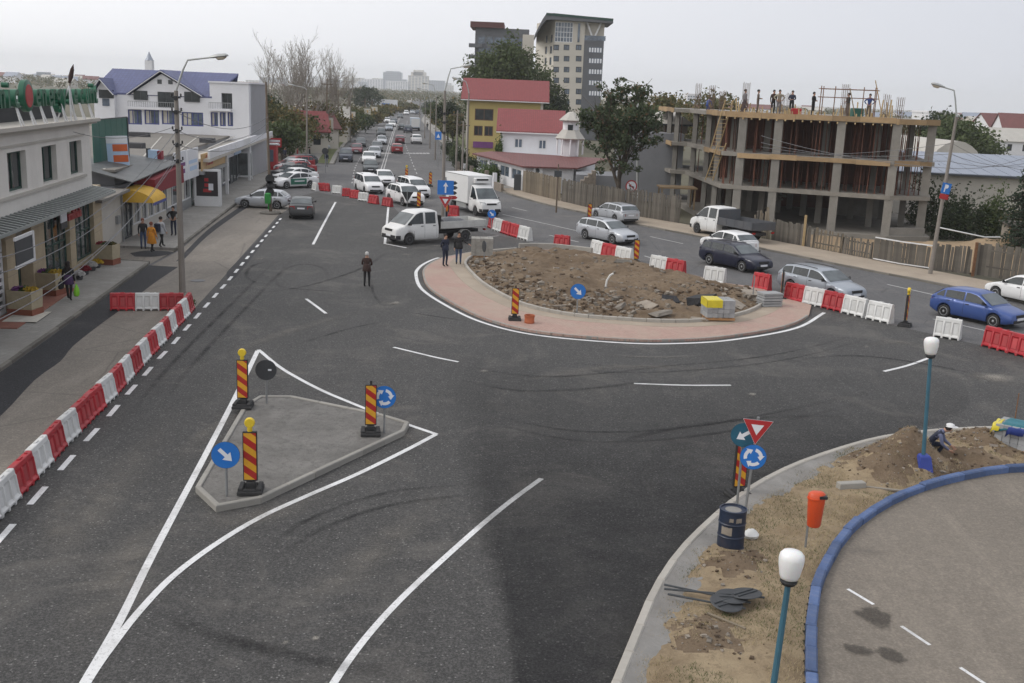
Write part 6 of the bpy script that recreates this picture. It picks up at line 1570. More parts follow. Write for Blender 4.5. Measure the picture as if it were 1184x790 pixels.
def police():
    c=placed('saloon',(330.8,218.4),(358.5,217.2),'paint_white','white saloon with green doors parked nearest in the row by the shops',group=gP)
    P=CARS['saloon'];
    for s in (1,-1):
        m=MB(); X=lambda x: P['L']/2-x
        pts=[]
        def yy(z,zt):
            f=(z-0.2)/(zt-0.2); return P['W']*(0.985+0.015*f/0.45 if f<.45 else (1-0.015*(f-.45)/.33 if f<.78 else .985-.04*(f-.78)/.2))+0.006
        xs=[1.32,1.8,2.3,2.8,3.08]
        for x in xs:
            zt=interp(P['body'],x)
            pts.append([(X(x),s*yy(z,zt),z) for z in (0.36,0.5,0.65,0.8,0.9)])
        m.loft(pts,closed=False)
        if s>0: m.f=[f[::-1] for f in m.f]
        o=m.build('door_livery','paint_green'); o.parent=c
        m=MB(); m.box(-0.55,0.55,s*0.882-0.004,s*0.882+0.008,0.62,0.72); o=m.build('livery_lettering','sign_white'); o.parent=c
    return c
police()
for st,f,r_,pt,lb in [('saloon',(332,212.5),(359,211.5),'paint_white','white saloon parked second in the row, behind the green and white one'),
     ('saloon',(330,207.5),(356,206.5),'paint_black','black saloon parked third in the row by the shops'),
     ('saloon',(333,203.5),(359,202.5),'paint_red','red saloon parked fourth in the row by the shops'),
     ('hatchback',(331,200),(355,199),'paint_white','white hatchback parked behind the red saloon by the shops'),
     ('estate',(334,196.5),(359,195.5),'paint_red','red estate parked far in the row by the shops'),
     ('hatchback',(341,193.5),(365,192.5),'paint_graphite','dark grey hatchback parked last in the row by the shops')]:
    placed(st,f,r_,pt,lb,group=gP)
p=G(363,173.5); vehicle('saloon',(p.x,p.y,0),0.5,'paint_silver','pale silver car parked on the grass by the trees',group=gP)
gB='cars queueing on the boulevard towards the camera'
for st,u,v,pt,lb in [
     ('minivan',399.5,188,'paint_slate','dark blue people carrier alone in the left lane of the boulevard'),
     ('hatchback',412,178.5,'paint_maroon','dark pink red car behind the dark blue people carrier'),
     ('hatchback',417,170.5,'paint_graphite','dark grey car following the dark pink one on the boulevard'),
     ('hatchback',428.5,201,'paint_graphite','dark grey hatchback waiting behind the white estate and saloon'),
     ('saloon',426.5,190,'paint_white','white saloon queueing behind the dark grey hatchback'),
     ('saloon',433,183,'paint_silver','silver saloon queueing diagonally behind the white one'),
     ('saloon',436,175.5,'paint_grey','grey saloon fifth in the boulevard queue'),
     ('hatchback',441.5,167.5,'paint_silver','silver hatchback queueing behind the grey saloon'),
     ('minivan',441,158.5,'paint_graphite','dark tall van in the boulevard queue below the banners'),
     ('hatchback',450,151.5,'paint_silver_dark','small grey silver car in the queue beside the dark tall van'),
     ('saloon',453.5,147,'paint_white','white car in the queue far down the boulevard'),
     ('hatchback',456,143.2,'paint_slate','dark blue car in the queue far down the boulevard'),
     ('saloon',447.5,142.3,'paint_white','white saloon alone in the far left lane'),
     ('hatchback',463,137,'paint_graphite','dark car near the far end of the queue'),
     ('minivan',470,133.2,'paint_white','white van near the far end of the boulevard'),
     ('saloon',477,132,'paint_silver','silver saloon at the far end of the boulevard, left of the dark one'),
     ('offroader',483.5,132.8,'paint_slate','dark blue vehicle farthest down the boulevard')]:
    facing(st,u,v,BD+random.uniform(-.02,.02),pt,lb,group=gB)
_p=(439.0,225.0)
facing('minivan',434.5,225,BD+0.28,'paint_white','white long roofed estate in front of the queue behind red barriers',group=gB)
facing('saloon',447.5,216,BD+0.12,'paint_white','white saloon right behind the long roofed white estate',group=gB)
facing('minivan',489,229.5,BD+0.34,'paint_white','white van like estate passing behind the white offroader',group=gB)
facing('offroader',481.5,239.5,BD+0.40,'paint_white','white offroader with black trim turning in front of the box truck',group=gB)
gA='cars driving away along the boulevard'
for st,u,v,pt,lb in [('hatchback',459.5,178,'paint_red','red hatchback driving away just before the far crossing'),
     ('hatchback',462.5,166.5,'paint_maroon','dark red hatchback driving away beyond the crossing'),
     ('offroader',482,167,'paint_white','white offroader driving away in the right lane'),
     ('hatchback',464.5,151,'paint_graphite','dark hatchback driving away in front of the light blue truck'),
     ('offroader',472,154,'paint_slate','dark offroader driving away beside the light blue truck')]:
    facing(st,u,v,AW+random.uniform(-.02,.02),pt,lb,front=False,group=gA)
# ---- trucks
CAB=dict(L=3.05,Ltot=6.7,W=0.98,r=0.345,sill=0.30,belt=1.22,cab=True,tail=0,nose=0.8,body=[(0,0.86),(0.06,0.98),(0.3,1.10),(0.75,1.22),(1.2,1.25),(3.05,1.25)],
    top=[(0.55,1.16),(1.42,1.92),(1.75,2.04),(2.9,2.04),(3.0,1.98),(3.04,1.27)],arch=[0.93],wheels=[0.93],win=[(0.62,1.95),(2.1,2.85)],doors=[1.25,2.02,2.92],handles=[1.75,2.65],tumble=0.16,rear=False,
    lampz=0.90,lamph=0.2,bumper='trim_black',paint='truck_white',rim='steel_wheel',mirror=0.85)
def pickup(name,loc,ang,bedmat,high,label):
    root=make_vehicle(name,dict(CAB)); LT=6.7; X=lambda x: LT/2-x
    m=MB(); m.box(X(6.5),X(2.6),-0.45,0.45,0.52,0.72); m.build('chassis','trim_black',root)
    m=MB(); m.box(X(6.7),X(3.18),-1.02,1.02,0.90,0.98); m.build('bed_floor',bedmat,root)
    h=0.42 if not high else 0.5
    for s in (1,-1):
        m=MB(); m.box(X(6.7),X(3.18),s*1.03-0.02,s*1.03+0.02,0.94,0.94+h)
        for k in range(5): m.box(X(6.66-k*0.84),X(6.60-k*0.84),s*1.055-0.012,s*1.055+0.012,0.95,0.93+h)
        m.build('side_board',bedmat,root)
    m=MB(); m.box(X(6.72),X(6.68),-1.0,1.0,0.94,0.94+h); m.build('tail_board',bedmat,root)
    m=MB(); m.box(X(3.22),X(3.17),-1.0,1.0,0.90,1.95 if high else 1.75); m.build('headboard','truck_bed_dark' if high else 'trim_black',root)
    for s in (1,-1):
        wheel(root,X(5.1),s*0.86,0.345,0.3,'steel_wheel')
        m=MB(); rr=[]
        for k in range(9):
            a=math.pi*k/8; rr.append([(X(5.1)+0.46*math.cos(a),s*(0.72),0.36+0.44*math.sin(a)),(X(5.1)+0.46*math.cos(a),s*1.02,0.36+0.44*math.sin(a)),(X(5.1)+0.43*math.cos(a),s*1.02,0.36+0.41*math.sin(a)),(X(5.1)+0.43*math.cos(a),s*0.72,0.36+0.41*math.sin(a))])
        m.loft(rr); m.build('mudguard',bedmat,root,True)
        m=MB(); m.box(X(6.73),X(6.66),s*0.85-0.12,s*0.85+0.12,0.66,0.78); m.build('taillight','lamp_red',root)
    root.location=loc; root.rotation_euler=(0,0,ang)
    return tag(root,label,'truck','flatbed trucks with crew cabs')
loc,ang=from_contacts((469.7,283.6),(539.3,279.1),0.98,None,[0.93,5.1],6.7)
tr1=pickup('flatbed_truck',loc,ang,'truck_bed',False,'white crew cab flatbed truck stopped beside the ring, in front of the box truck')
# its load: a tarpaulin roll and gravel
def local(root,p):
    c,s=math.cos(root.rotation_euler.z),math.sin(root.rotation_euler.z); return (root.location.x+c*p[0]-s*p[1],root.location.y+s*p[0]+c*p[1],root.location.z+p[2])
m=MB()
m.loft([[local(tr1,(x,0.85*math.cos(a)*(1-0.3*abs(x+1.4)),0.985+0.55*max(0,math.sin(a))*(0.75+0.3*vnoise(x*3,a*2,4))*(1-0.35*abs(x+1.3)))) for a in [math.pi*k/8 for k in range(9)]] for x in [-0.5,-0.8,-1.1,-1.4,-1.7,-2.0,-2.3]],closed=True)
tag(m.build('tarpaulin','truck_bed_dark',None,True,loc=local(tr1,(-1.4,0,0.95))),'dark tarpaulin heaped on the bed of the white flatbed truck','tarpaulin')
loc,ang=from_contacts((791,268.3),(868,284),0.98,None,[0.93,5.1],6.7)
tr2=pickup('flatbed_truck',(loc[0],loc[1],0.10),ang,'truck_bed_dark',True,'white crew cab flatbed truck with dark bed parked by the building site')
BOXCAB=dict(L=2.15,Ltot=6.6,W=0.98,r=0.345,sill=0.30,belt=1.27,cab=True,tail=0,nose=0.8,body=[(0,0.84),(0.06,1.0),(0.3,1.14),(0.8,1.26),(1.2,1.30),(2.15,1.30)],
    top=[(0.62,1.20),(1.5,2.12),(1.85,2.28),(2.1,2.28),(2.13,2.2),(2.14,1.32)],arch=[0.98],wheels=[0.98],win=[(0.7,1.95)],doors=[1.32,2.05],handles=[1.8],tumble=0.15,rear=False,
    lampz=0.98,lamph=0.28,bumper='trim_black',paint='truck_white',rim='steel_wheel',mirror=0.95)
def box_truck():
    root=make_vehicle('box_truck',dict(BOXCAB)); X=lambda x: 3.3-x
    m=MB(); m.box(X(6.5),X(1.9),-0.45,0.45,0.5,0.72); m.build('chassis','trim_black',root)
    m=MB(); m.cbox(X(6.6),X(2.2),-1.06,1.06,0.82,2.98,0.04); bx=m.build('cargo_box','truck_white',root)
    for s in (1,-1):
        m=MB()
        for z in (0.83,2.94): m.box(X(6.6),X(2.2),s*1.06-0.01,s*1.06+0.018,z-0.03,z+0.03)
        m.build('edge_trim','lamp_metal',bx)
        m=MB(); m.hexa([(X(5.9),s*1.066,1.35),(X(5.35),s*1.066,1.35),(X(5.1),s*1.066,1.75),(X(5.65),s*1.066,1.75)],[(X(5.9),s*1.072,1.35),(X(5.35),s*1.072,1.35),(X(5.1),s*1.072,1.75),(X(5.65),s*1.072,1.75)]); m.build('red_flash','sign_red',bx)
        m=MB(); m.hexa([(X(6.45),s*1.066,1.35),(X(5.98),s*1.066,1.35),(X(5.72),s*1.066,1.75),(X(6.2),s*1.066,1.75)],[(X(6.45),s*1.072,1.35),(X(5.98),s*1.072,1.35),(X(5.72),s*1.072,1.75),(X(6.2),s*1.072,1.75)]); m.build('dark_flash','trim_black',bx)
        wheel(root,X(5.2),s*0.86,0.345,0.3,'steel_wheel')
        m=MB(); m.box(X(4.4),X(2.6),s*0.98-0.02,s*0.98+0.02,0.42,0.75); m.build('side_guard','lamp_metal',root)
        m=MB(); m.box(X(6.63),X(6.55),s*0.85-0.12,s*0.85+0.12,0.62,0.76); m.build('taillight','lamp_red',root)
    m=MB(); m.cbox(X(2.2),X(1.78),-0.62,0.62,2.42,2.82,0.06); fr=m.build('cooling_unit','truck_white',root)
    m=MB(); m.box(X(1.78),X(1.765),-0.5,0.5,2.62,2.76); m.build('vent_grille','trim_black',fr)
    return root
bt=box_truck(); loc,ang=from_contacts((553.5,250.5),(521,241.5),0.98,None,[0.98,5.2],6.6)
bt.location=loc; bt.rotation_euler=(0,0,ang); tag(bt,'white refrigerated box truck driving past the blue arrow sign','truck')
# far van
p=G(479,151.6); m=MB()
rt=empty('van',(p.x,p.y,0));
def far_van(rt):
    L=6.0
    m=MB(); m.cbox(-L/2,L*0.22,-1.05,1.05,0.75,2.9,0.08); m.build('cargo_box','paint_van_blue').parent=rt
    m=MB(); m.loft([[(x,-1,0.45),(x,1,0.45),(x,0.95,h),(x,-0.95,h)] for x,h in ((L*0.23,2.2),(L*0.38,2.1),(L*0.45,1.3),(L*0.5,1.0))]); m.build('cab','paint_van_blue',None,True).parent=rt
    m=MB(); m.box(-L/2-0.02,-L/2,-0.95,0.95,0.9,2.75); m.build('rear_door','truck_white').parent=rt
    m=MB(); m.box(-L/2,L/2-0.2,-0.9,0.9,0.4,0.74); m.build('chassis','trim_black').parent=rt
    for s in (1,-1):
        for x in (-1.7,1.8): wheel(rt,x,s*0.9,0.38,0.25,'steel_wheel')
rt.location=(0,0,0); far_van(rt); rt.location=(p.x-0.2,p.y+3,0); rt.rotation_euler=(0,0,AW); tag(rt,'light blue box van driving away far down the boulevard','van')
# barriers
def barrier_proto(name,L=1.18,H=0.92,wb=0.46,wt=0.17,red=True):
    root=empty(name,(0,0,0)); m=MB()
    n=3; xs=[]  # ribs and pockets along the length
    e=0.07; pw=(L-2*e-(n-1)*0.10)/n
    x=-L/2; seq=[(x,0),(x+e-0.012,0)]
    x+=e
    for k in range(n):
        seq+=[(x+0.004,1),(x+pw-0.004,1)]; x+=pw
        if k<n-1: seq+=[(x+0.012,0),(x+0.088,0)]; x+=0.10
    seq+=[(L/2-e+0.012,0),(L/2,0)]
    rings=[]
    for x,p in seq:
        d=0.045*p
        foot=0.09 if (p and abs(x)>0.12) else 0.0  # fork-lift slots below
        half=[(wb/2,0.0+foot),(wb/2,0.10+foot*0.4),(wb/2-0.03-d*0.3,0.16),(wb/2-0.045-d,0.22),(wt/2+0.045-d,H*0.78),(wt/2+0.02,H*0.83),(wt/2,H-0.02),(wt/2-0.02,H)]
        if abs(abs(x)-L/2)<1e-6: half=[(a-0.012,b) for a,b in half]
        rings.append([(x,a,b) for a,b in half]+[(x,-a,b) for a,b in half[::-1]])
    m.loft(rings); b=own(m.build('body','plastic_red',root,True,28),'plastic_red')
    m=MB()
    for s in (1,-1):
        for k in range(n):
            xc=-L/2+e+pw/2+k*(pw+0.10); y0=wb/2-0.078; y1=wt/2+0.012
            m.add([(xc-pw*.36,s*y0,0.25),(xc+pw*.36,s*y0,0.25),(xc+pw*.36,s*y1,H*0.75),(xc-pw*.36,s*y1,H*0.75)],[(0,1,2,3) if s<0 else (3,2,1,0)])
    tag(own(m.build('pocket_panel','plastic_red_panel',root),'plastic_red_panel'),kind='stuff')
    m=MB(); m.box(-0.10,0.10,-0.035,0.035,H-0.01,H+0.035); m.lathe([(0.045,0),(0.045,0.03),(0.03,0.04)],10,(L*0.33,0,H-0.005)); own(m.build('filler_cap','plastic_red',root),'plastic_red')
    return root
BAR=None
def barrier(p,q=None,ang=None,red=True,label='',group='',L=1.18,z=0.0):
    global BAR
    if q is not None:
        a,b=V2(p),V2(q); c=(a+b)/2; ang=math.atan2((b-a).y,(b-a).x); L=(b-a).length
    else: c=V2(p)
    if BAR is None: BAR=barrier_proto('plastic_barrier'); o=BAR
    else: o=copy_tree(BAR); o.name='plastic_barrier'
    for ch in o.children:
        mm='plastic_red' if red else 'plastic_white'
        if ch.name.startswith('pocket'): mm='plastic_red_panel' if red else 'plastic_white'
        ch.material_slots[0].material=MAT[mm]
    o.location=(c.x,c.y,z); o.rotation_euler=(random.uniform(-.015,.015),0,ang+random.uniform(-.05,.05)); o.scale=(L/1.18*0.985,0.92 if c.x<-8 else 1,0.78 if c.x<-8 else 0.94)
    return tag(o,label,'barrier',group)
# row along the left kerb, from the camera up to the corner
row=[tuple(G(u,v).xy) for u,v in [(-30,624),(0,592),(40.5,548),(73,513),(117,469),(162,421),(221,357)]]
row=resample(smooth_line(row,6),0.1); tot=len(row)-1
colors='WWRWRWRRWRWRWRWRWRWR'
nb=len(colors); gl='barriers along the left kerb'
for i in range(nb):
    a,b=row[int(i*tot/nb)],row[int((i+1)*tot/nb)]; rd=colors[i]=='R'
    nth=colors[:i+1].count(colors[i])
    lab=f"{'red' if rd else 'white'} barrier in the long left kerb row, {ORD[nth-1]} {'red' if rd else 'white'} one from the near end"
    if i==nb-1: lab='red plastic barrier at the far end of the long left row, by the pole'
    barrier(a,b,red=rd,label=lab,group=gl)
g=[G(u,358.5).xy for u in (128,157,185,213)]
for i,(cc,lb) in enumerate([('R','red plastic barrier set across the dark trench, left end of the cross row'),('W','white plastic barrier in the middle of the short cross row'),('R','red plastic barrier in the cross row meeting the long row')]):
    barrier(g[i],g[i+1],red=cc=='R',label=lb,group='barriers across the trench')
def bpx(a,b,red,label,group):
    barrier(G(*a).xy,G(*b).xy,red=red,label=label,group=group)
gs='barriers between the ring and the street'
bpx((567,263),(572,266),True,'red barrier half hidden behind the flatbed truck tail',gs)
bpx((572,266),(582,269.5),False,'white barrier beside the flatbed truck tail',gs)
bpx((581,269.5),(591,272.5),True,'red barrier next to the flatbed truck, left of a red pair',gs)
bpx((591,272.5),(601,275.5),True,'red barrier next to the flatbed truck, right of a red pair',gs)
bpx((601,275.5),(613,279),False,'white barrier ending the run beside the flatbed truck',gs)
bpx((641,287),(658,289),True,'lone red barrier at the top of the spoil heap',gs)
bpx((684,293),(698,297),False,'white barrier left of the red one in front of the silver estate',gs)
bpx((697,297),(713,301),True,'red barrier between two white ones in front of the silver estate',gs)
bpx((713,301),(730,305),False,'white barrier beside the striped post behind the spoil heap',gs)
bpx((753,312),(771,316),False,'white barrier joined to a red one in front of the navy estate',gs)
bpx((771,316),(791,320),True,'red barrier joined to a white one in front of the navy estate',gs)
bpx((814,326),(838,329.5),False,'lone white barrier in front of the navy estate',gs)
bpx((871,333.5),(890,337),True,'red barrier behind the grey slab stack at the ring end',gs)
gr_='barriers at the right end of the ring'
bpx((908,346),(931,351),True,'red barrier at the ring end in front of the grey estate, left one',gr_)
bpx((930,351),(953,356),False,'white barrier between two red ones in front of the grey estate',gr_)
bpx((952,356),(976,361.5),True,'red barrier at the ring end in front of the grey estate, right one',gr_)
bpx((975,361.5),(1001,367.5),False,'white barrier right of the red one on the asphalt edge',gr_)
bpx((1003,368.5),(1031,374.5),False,'white barrier just left of the yellow lamped striped post',gr_)
bpx((1080,388.5),(1110,393.5),False,'lone white barrier in front of the blue hatchback, beside the globe lamp',gr_)
bpx((1138,400),(1168,408),True,'red barrier left of the last one at the right edge',gr_)
bpx((1168,408),(1200,417),True,'red barrier cut by the right edge of the photo',gr_)
gb='barriers closing the boulevard'
for a,b,rd,lb in [((362,220),(367,221),False,'white barrier end on beside the green and white saloon'),((368,220.5),(381,221.5),True,'red barrier behind the parked green and white saloon'),
     ((385,223.5),(395,224.5),False,'white barrier between red ones across the boulevard, left one'),((396,227),(405,227.5),True,'red barrier in front of the white estate, left of a red pair'),
     ((405.5,229),(415,230),True,'red barrier in front of the white estate, right of a red pair'),((415,232),(426,233),False,'white barrier in front of the white estate'),
     ((427,235),(437,236.5),True,'red barrier right of the white one on the boulevard'),((443,238),(453,239.5),True,'last red barrier of the boulevard row, above the white line')]:
    bpx(a,b,rd,lb,gb)
bpx((519,250.5),(530,251.5),True,'red barrier lying behind the flatbed truck bed',gb)
# striped guide posts
def delineator_proto():
    root=empty('guide_post',(0,0,0))
    m=MB(); m.cbox(-0.27,0.27,-0.27,0.27,0,0.09,0.03); b=m.build('foot','rubber',root)
    m=MB()
    for s in (1,-1): m.cbox(s*0.20-0.055,s*0.20+0.055,-0.24,0.24,0.09,0.15,0.02); m.cbox(-0.14,0.14,s*0.21-0.04,s*0.21+0.04,0.09,0.13,0.02)
    m.cbox(-0.10,0.10,-0.10,0.10,0.09,0.24,0.02); m.build('foot_block','rubber',b)
    m=MB(); m.box(-0.03,0.03,-0.03,0.03,0.10,1.50); m.build('stem','rubber',root)
    m=MB(); m.cbox(-0.155,0.155,-0.045,0.045,0.26,1.40,0.01); bd=m.build('board_frame','trim_black',root)
    m=MB(); m.box(-0.135,0.135,-0.052,0.052,0.29,1.37); m.build('striped_panel','stripes',bd)
    return root
def lamp_proto():
    m=MB(); m.cbox(-0.06,0.06,-0.05,0.05,1.40,1.50,0.01); return m
DEL=None
def delineator(u,v,ang,label,lamp=True,sc=1.0,z=0.0):
    global DEL
    if DEL is None: DEL=delineator_proto(); o=DEL
    else: o=copy_tree(DEL); o.name='guide_post'
    p=G(u,v,z); o.location=p; o.rotation_euler=(0,0,ang); o.scale=(sc,)*3
    tag(o,label,'guide post','striped guide posts')
    if lamp: LAMPS.append(o)
    return o
LAMPS=[]
delineator(281,470.5,0.05,'red and yellow striped post with yellow lamp at the far corner of the splitter island',True,1.02,0.155)
delineator(290,568,0.12,'red and yellow striped post with yellow lamp beside the arrow sign on the splitter island',True,1.04,0.155)
delineator(428.5,501.5,0.15,'red and yellow striped post without lamp beside the roundabout sign on the splitter island',False,1.0,0.155)
delineator(853,574,0.25,'red and yellow striped post behind the dark oil drum',False,1.0,0.0)
delineator(595,370,0.05,'striped post standing on the pink paved ring',False,0.98,0.10)
delineator(735,304.5,0.1,'striped post between the white barriers behind the spoil heap',False,0.98,0.0)
delineator(903,347,1.35,'striped post seen edge on at the right end of the ring',False,1.0,0.0)
delineator(1046,377.5,1.05,'striped post with yellow lamp on the asphalt in front of the street at right',True,1.02,0.0)
delineator(470,210.5,0.1,'small striped post with lamp beyond the white vans',True,1.0,0.0)
delineator(497.5,216,0.1,'small striped post right of the white vans',False,1.0,0.0)
delineator(484,242.5,0.1,'striped post right in front of the white offroader',False,1.0,0.0)
delineator(681,257,0.3,'striped post behind the silver estate at the kerb',False,1.0,0.0)
m=MB(); m.lathe([(0.05,1.40),(0.06,1.42),(0.055,1.50),(0.02,1.51)],10)
for s in (1,):
    m.T=Matrix.Translation((0,0,1.60)) @ Matrix.Rotation(math.pi/2,4,'X'); m.lathe([(0.02,-0.06),(0.10,-0.06),(0.115,-0.03),(0.115,0.03),(0.10,0.06),(0.02,0.06)],14); m.T=None
_lm=m.build('warning_lamp','plastic_yellow',None,True); _lme=_lm.data; bpy.data.objects.remove(_lm)
for d in LAMPS:
    o=bpy.data.objects.new('warning_lamp',_lme); COL.objects.link(o); o.parent=d
# road signs
def arrow2d(L,w,hw,hl): return [(-w/2,-L/2),(w/2,-L/2),(w/2,L/2-hl),(hw/2,L/2-hl),(0,L/2),(-hw/2,L/2-hl),(-w/2,L/2-hl)]
def plate(parent,poly,T,y0,y1,mat,name):  # flat shape standing in the local x-z plane, facing -y
    m=MB(); n=len(poly); a=sum(poly[i][0]*poly[(i+1)%n][1]-poly[(i+1)%n][0]*poly[i][1] for i in range(n))
    if a<0: poly=poly[::-1]
    m.T=T
    vs=[(x,y0,z) for x,z in poly]+[(x,y1,z) for x,z in poly]
    m.add(vs,[tuple(range(n)),tuple(range(2*n-1,n-1,-1))]+[(i,n+i,n+(i+1)%n,(i+1)%n) for i in range(n)])
    return m.build(name,mat,parent)
def circ(r,n=28): return [(r*math.cos(2*math.pi*k/n),r*math.sin(2*math.pi*k/n)) for k in range(n)]
def rot2(poly,a,dx=0,dz=0): return [(x*math.cos(a)-z*math.sin(a)+dx,x*math.sin(a)+z*math.cos(a)+dz) for x,z in poly]
def round_arrows(r,g):  # the three chasing arrows
    out=[]
    for k in range(3):
        a0=math.pi/2+g+k*2*math.pi/3; pts=[]
        span=1.15
        for j in range(7): a=a0-span*j/6+0.0; pts.append((r*0.72*math.cos(-a),r*0.72*math.sin(-a)))
        for j in range(6,-1,-1): a=a0-span*j/6; pts.append((r*0.46*math.cos(-a),r*0.46*math.sin(-a)))
        e=a0+0.0;
        tip=a0+0.62; mid=r*0.59
        head=[(r*0.86*math.cos(-a0),r*0.86*math.sin(-a0)),(mid*math.cos(-tip),mid*math.sin(-tip)),(r*0.32*math.cos(-a0),r*0.32*math.sin(-a0))]
        out.append((pts,head))
    return out
def sign_disc(root,cz,r,kind,yaw=0.0,cx=0.0,y=0.0,fwd=-1):
    T=Matrix.Translation((cx,y,cz)) @ Matrix.Rotation(yaw,4,'Z')
    pl=plate(root,circ(r),T,-0.022,0.0,'sign_back','sign_panel')
    face={'arrow':'sign_blue','round':'sign_blue','teal':'sign_teal','straight':'sign_blue','ban':'sign_red','black':'sign_black'}[kind]
    plate(pl,circ(r*0.985),T,-0.026,-0.0225,face,'sign_face')
    W='sign_white'
    if kind=='arrow': plate(pl,rot2(arrow2d(r*1.25,r*0.28,r*0.80,r*0.55),math.radians(-135)),T,-0.030,-0.0265,W,'arrow')
    if kind=='teal': plate(pl,rot2(arrow2d(r*1.25,r*0.28,r*0.80,r*0.55),math.radians(125)),T,-0.030,-0.0265,W,'arrow')
    if kind=='straight': plate(pl,arrow2d(r*1.3,r*0.24,r*0.7,r*0.5),T,-0.030,-0.0265,W,'arrow')
    if kind=='round':
        for pts,head in round_arrows(r,0.3):
            plate(pl,pts,T,-0.030,-0.0265,W,'arrow'); plate(pl,head,T,-0.0305,-0.0268,W,'arrow_head')
    if kind=='ban':
        plate(pl,circ(r*0.78),T,-0.030,-0.0265,W,'sign_disc')
        plate(pl,rot2(arrow2d(r*1.0,r*0.2,r*0.6,r*0.4),math.radians(70)),T,-0.033,-0.0305,'sign_black','arrow')
        plate(pl,rot2([(-r*0.72,-r*0.07),(r*0.72,-r*0.07),(r*0.72,r*0.07),(-r*0.72,r*0.07)],math.radians(-45)),T,-0.036,-0.0335,'sign_red','bar')
    return pl
def sign_tri(root,cz,s,yaw=0.0,y=0.0,back=False):
    T=Matrix.Translation((0,y,cz)) @ Matrix.Rotation(yaw,4,'Z'); h=s*0.866
    tri=lambda k: [(-s/2*k,h/3*k),(s/2*k,h/3*k),(0,-2*h/3*k)]
    pl=plate(root,tri(1),T,-0.022,0.0,'sign_back' if not back else 'sign_black','sign_panel')
    if not back:
        plate(pl,tri(0.97),T,-0.026,-0.0225,'sign_red','sign_border'); plate(pl,tri(0.42),T,-0.030,-0.0265,'sign_white','sign_centre')
        plate(pl,tri(0.995),T,-0.0245,-0.0222,'sign_white','sign_edge')
    return pl
def pole(root,h,r=0.03,mat='galvanised',x=0,y=0.03,z0=-0.05):
    m=MB(); m.tube([(x,y,z0),(x,y,h)],r,8); return m.build('post',mat,root,True)
def sign_root(u,v,z=0.0,yaw=0.0,name='road_sign'):
    root=empty(name,(0,0,0)); p=G(u,v,z); return root,p
def finish(root,p,yaw,label,cat='road sign',group=None,tilt=0.0):
    root.location=p; root.rotation_euler=(0,tilt,yaw); return tag(root,label,cat,group)
def hgt(p,v): return zat(p,v)-p.z
# splitter island
rt,p=sign_root(262,573,0.155); zc=hgt(p,526); pole(rt,zc+0.3); sign_disc(rt,zc,0.32,'arrow'); finish(rt,p,0.12,'round blue sign with white downward arrow on the splitter island')
rt,p=sign_root(308,466,0.155); zc=hgt(p,428); pole(rt,zc+0.25,y=-0.05); sign_disc(rt,zc,0.31,'round'); finish(rt,p,math.pi+0.1,'round sign seen from behind, dark, at the far corner of the splitter island')
m=MB(); m.box(-0.16,-0.06,0.0005,0.004,zc-0.02,zc+0.03); m.build('sticker','sign_white').parent=rt
rt,p=sign_root(444,500,0.155); zc=hgt(p,459); pole(rt,zc+0.25); sign_disc(rt,zc,0.32,'round'); finish(rt,p,0.05,'round blue roundabout sign with three arrows on the splitter island')
# near right
rt,p=sign_root(861,598,0.05); z1,z2=hgt(p,497),hgt(p,528); pole(rt,z1+0.3); sign_tri(rt,z1+0.05,0.68); sign_disc(rt,z2,0.30,'round'); finish(rt,p,-0.12,'give way triangle above a blue roundabout disc beside the oil drum',tilt=0.04)
rt,p=sign_root(851,596,0.05); z1=hgt(p,503); pole(rt,z1+0.25); sign_disc(rt,z1,0.29,'teal',y=0.0); finish(rt,p,-0.2,'weathered teal disc with pale arrow half hidden behind the give way triangle')
# ring
rt,p=sign_root(667,362,0.2); zc=hgt(p,337); pole(rt,zc+0.2); sign_disc(rt,zc,0.34,'arrow'); finish(rt,p,0.05,'round blue sign with downward arrow in front of the spoil heap')
rt,p=sign_root(559,302,0.2); zc=hgt(p,285); pole(rt,zc+0.25,y=-0.03); sign_disc(rt,zc,0.32,'arrow'); finish(rt,p,1.95,'dark narrow sign turned edge on beside the block pallet on the ring')
rt,p=sign_root(870,350,0.1); pole(rt,1.3); m=MB(); m.box(-0.01,0.01,0.0,0.02,0.9,1.3); m.build('bracket','galvanised',rt); finish(rt,p,0.0,'bare grey sign post beside the slab stack on the ring','post')
# far middle
rt,p=sign_root(514,267); zc,z3=hgt(p,217),hgt(p,232)
pole(rt,zc+0.7,0.05)
T=Matrix.Translation((0,0,zc)); pl=plate(rt,[(-0.55,-0.48),(0.55,-0.48),(0.55,0.48),(-0.55,0.48)],T,-0.02,0,'sign_blue','sign_panel')
plate(pl,arrow2d(0.72,0.10,0.34,0.28),T,-0.026,-0.021,'sign_white','arrow'); sign_tri(rt,z3,0.95)
for k,(dx,dz) in enumerate([(0.75,0.32),(0.78,0.0),(0.74,-0.35),(0.78,-0.66)]):
    plate(rt,[(-0.3,-0.12),(0.15,-0.12),(0.3,0),(0.15,0.12),(-0.3,0.12)],Matrix.Translation((dx-0.25,0.06,zc+dz)),-0.01,0.01,'sign_back' if k<3 else 'sign_red','direction_board')
finish(rt,p,0.0,'blue square arrow sign over a give way triangle in front of the box truck')
rt,p=sign_root(568,266); zc=hgt(p,247.5); pole(rt,zc+0.2); sign_disc(rt,zc,0.30,'arrow'); finish(rt,p,0.1,'small round blue sign below the box truck bumper')
rt,p=sign_root(470.5,252); zc=hgt(p,226); pole(rt,zc+0.4,y=-0.05); sign_tri(rt,zc,0.9,back=True); finish(rt,p,0.0,'dark triangle sign seen from behind in front of the white offroader')
rt,p=sign_root(728,244,0.12); zc=hgt(p,215.5); pole(rt,zc+0.3); sign_disc(rt,zc,0.52,'ban'); finish(rt,p,0.25,'round red and white no left turn sign in front of the fence')
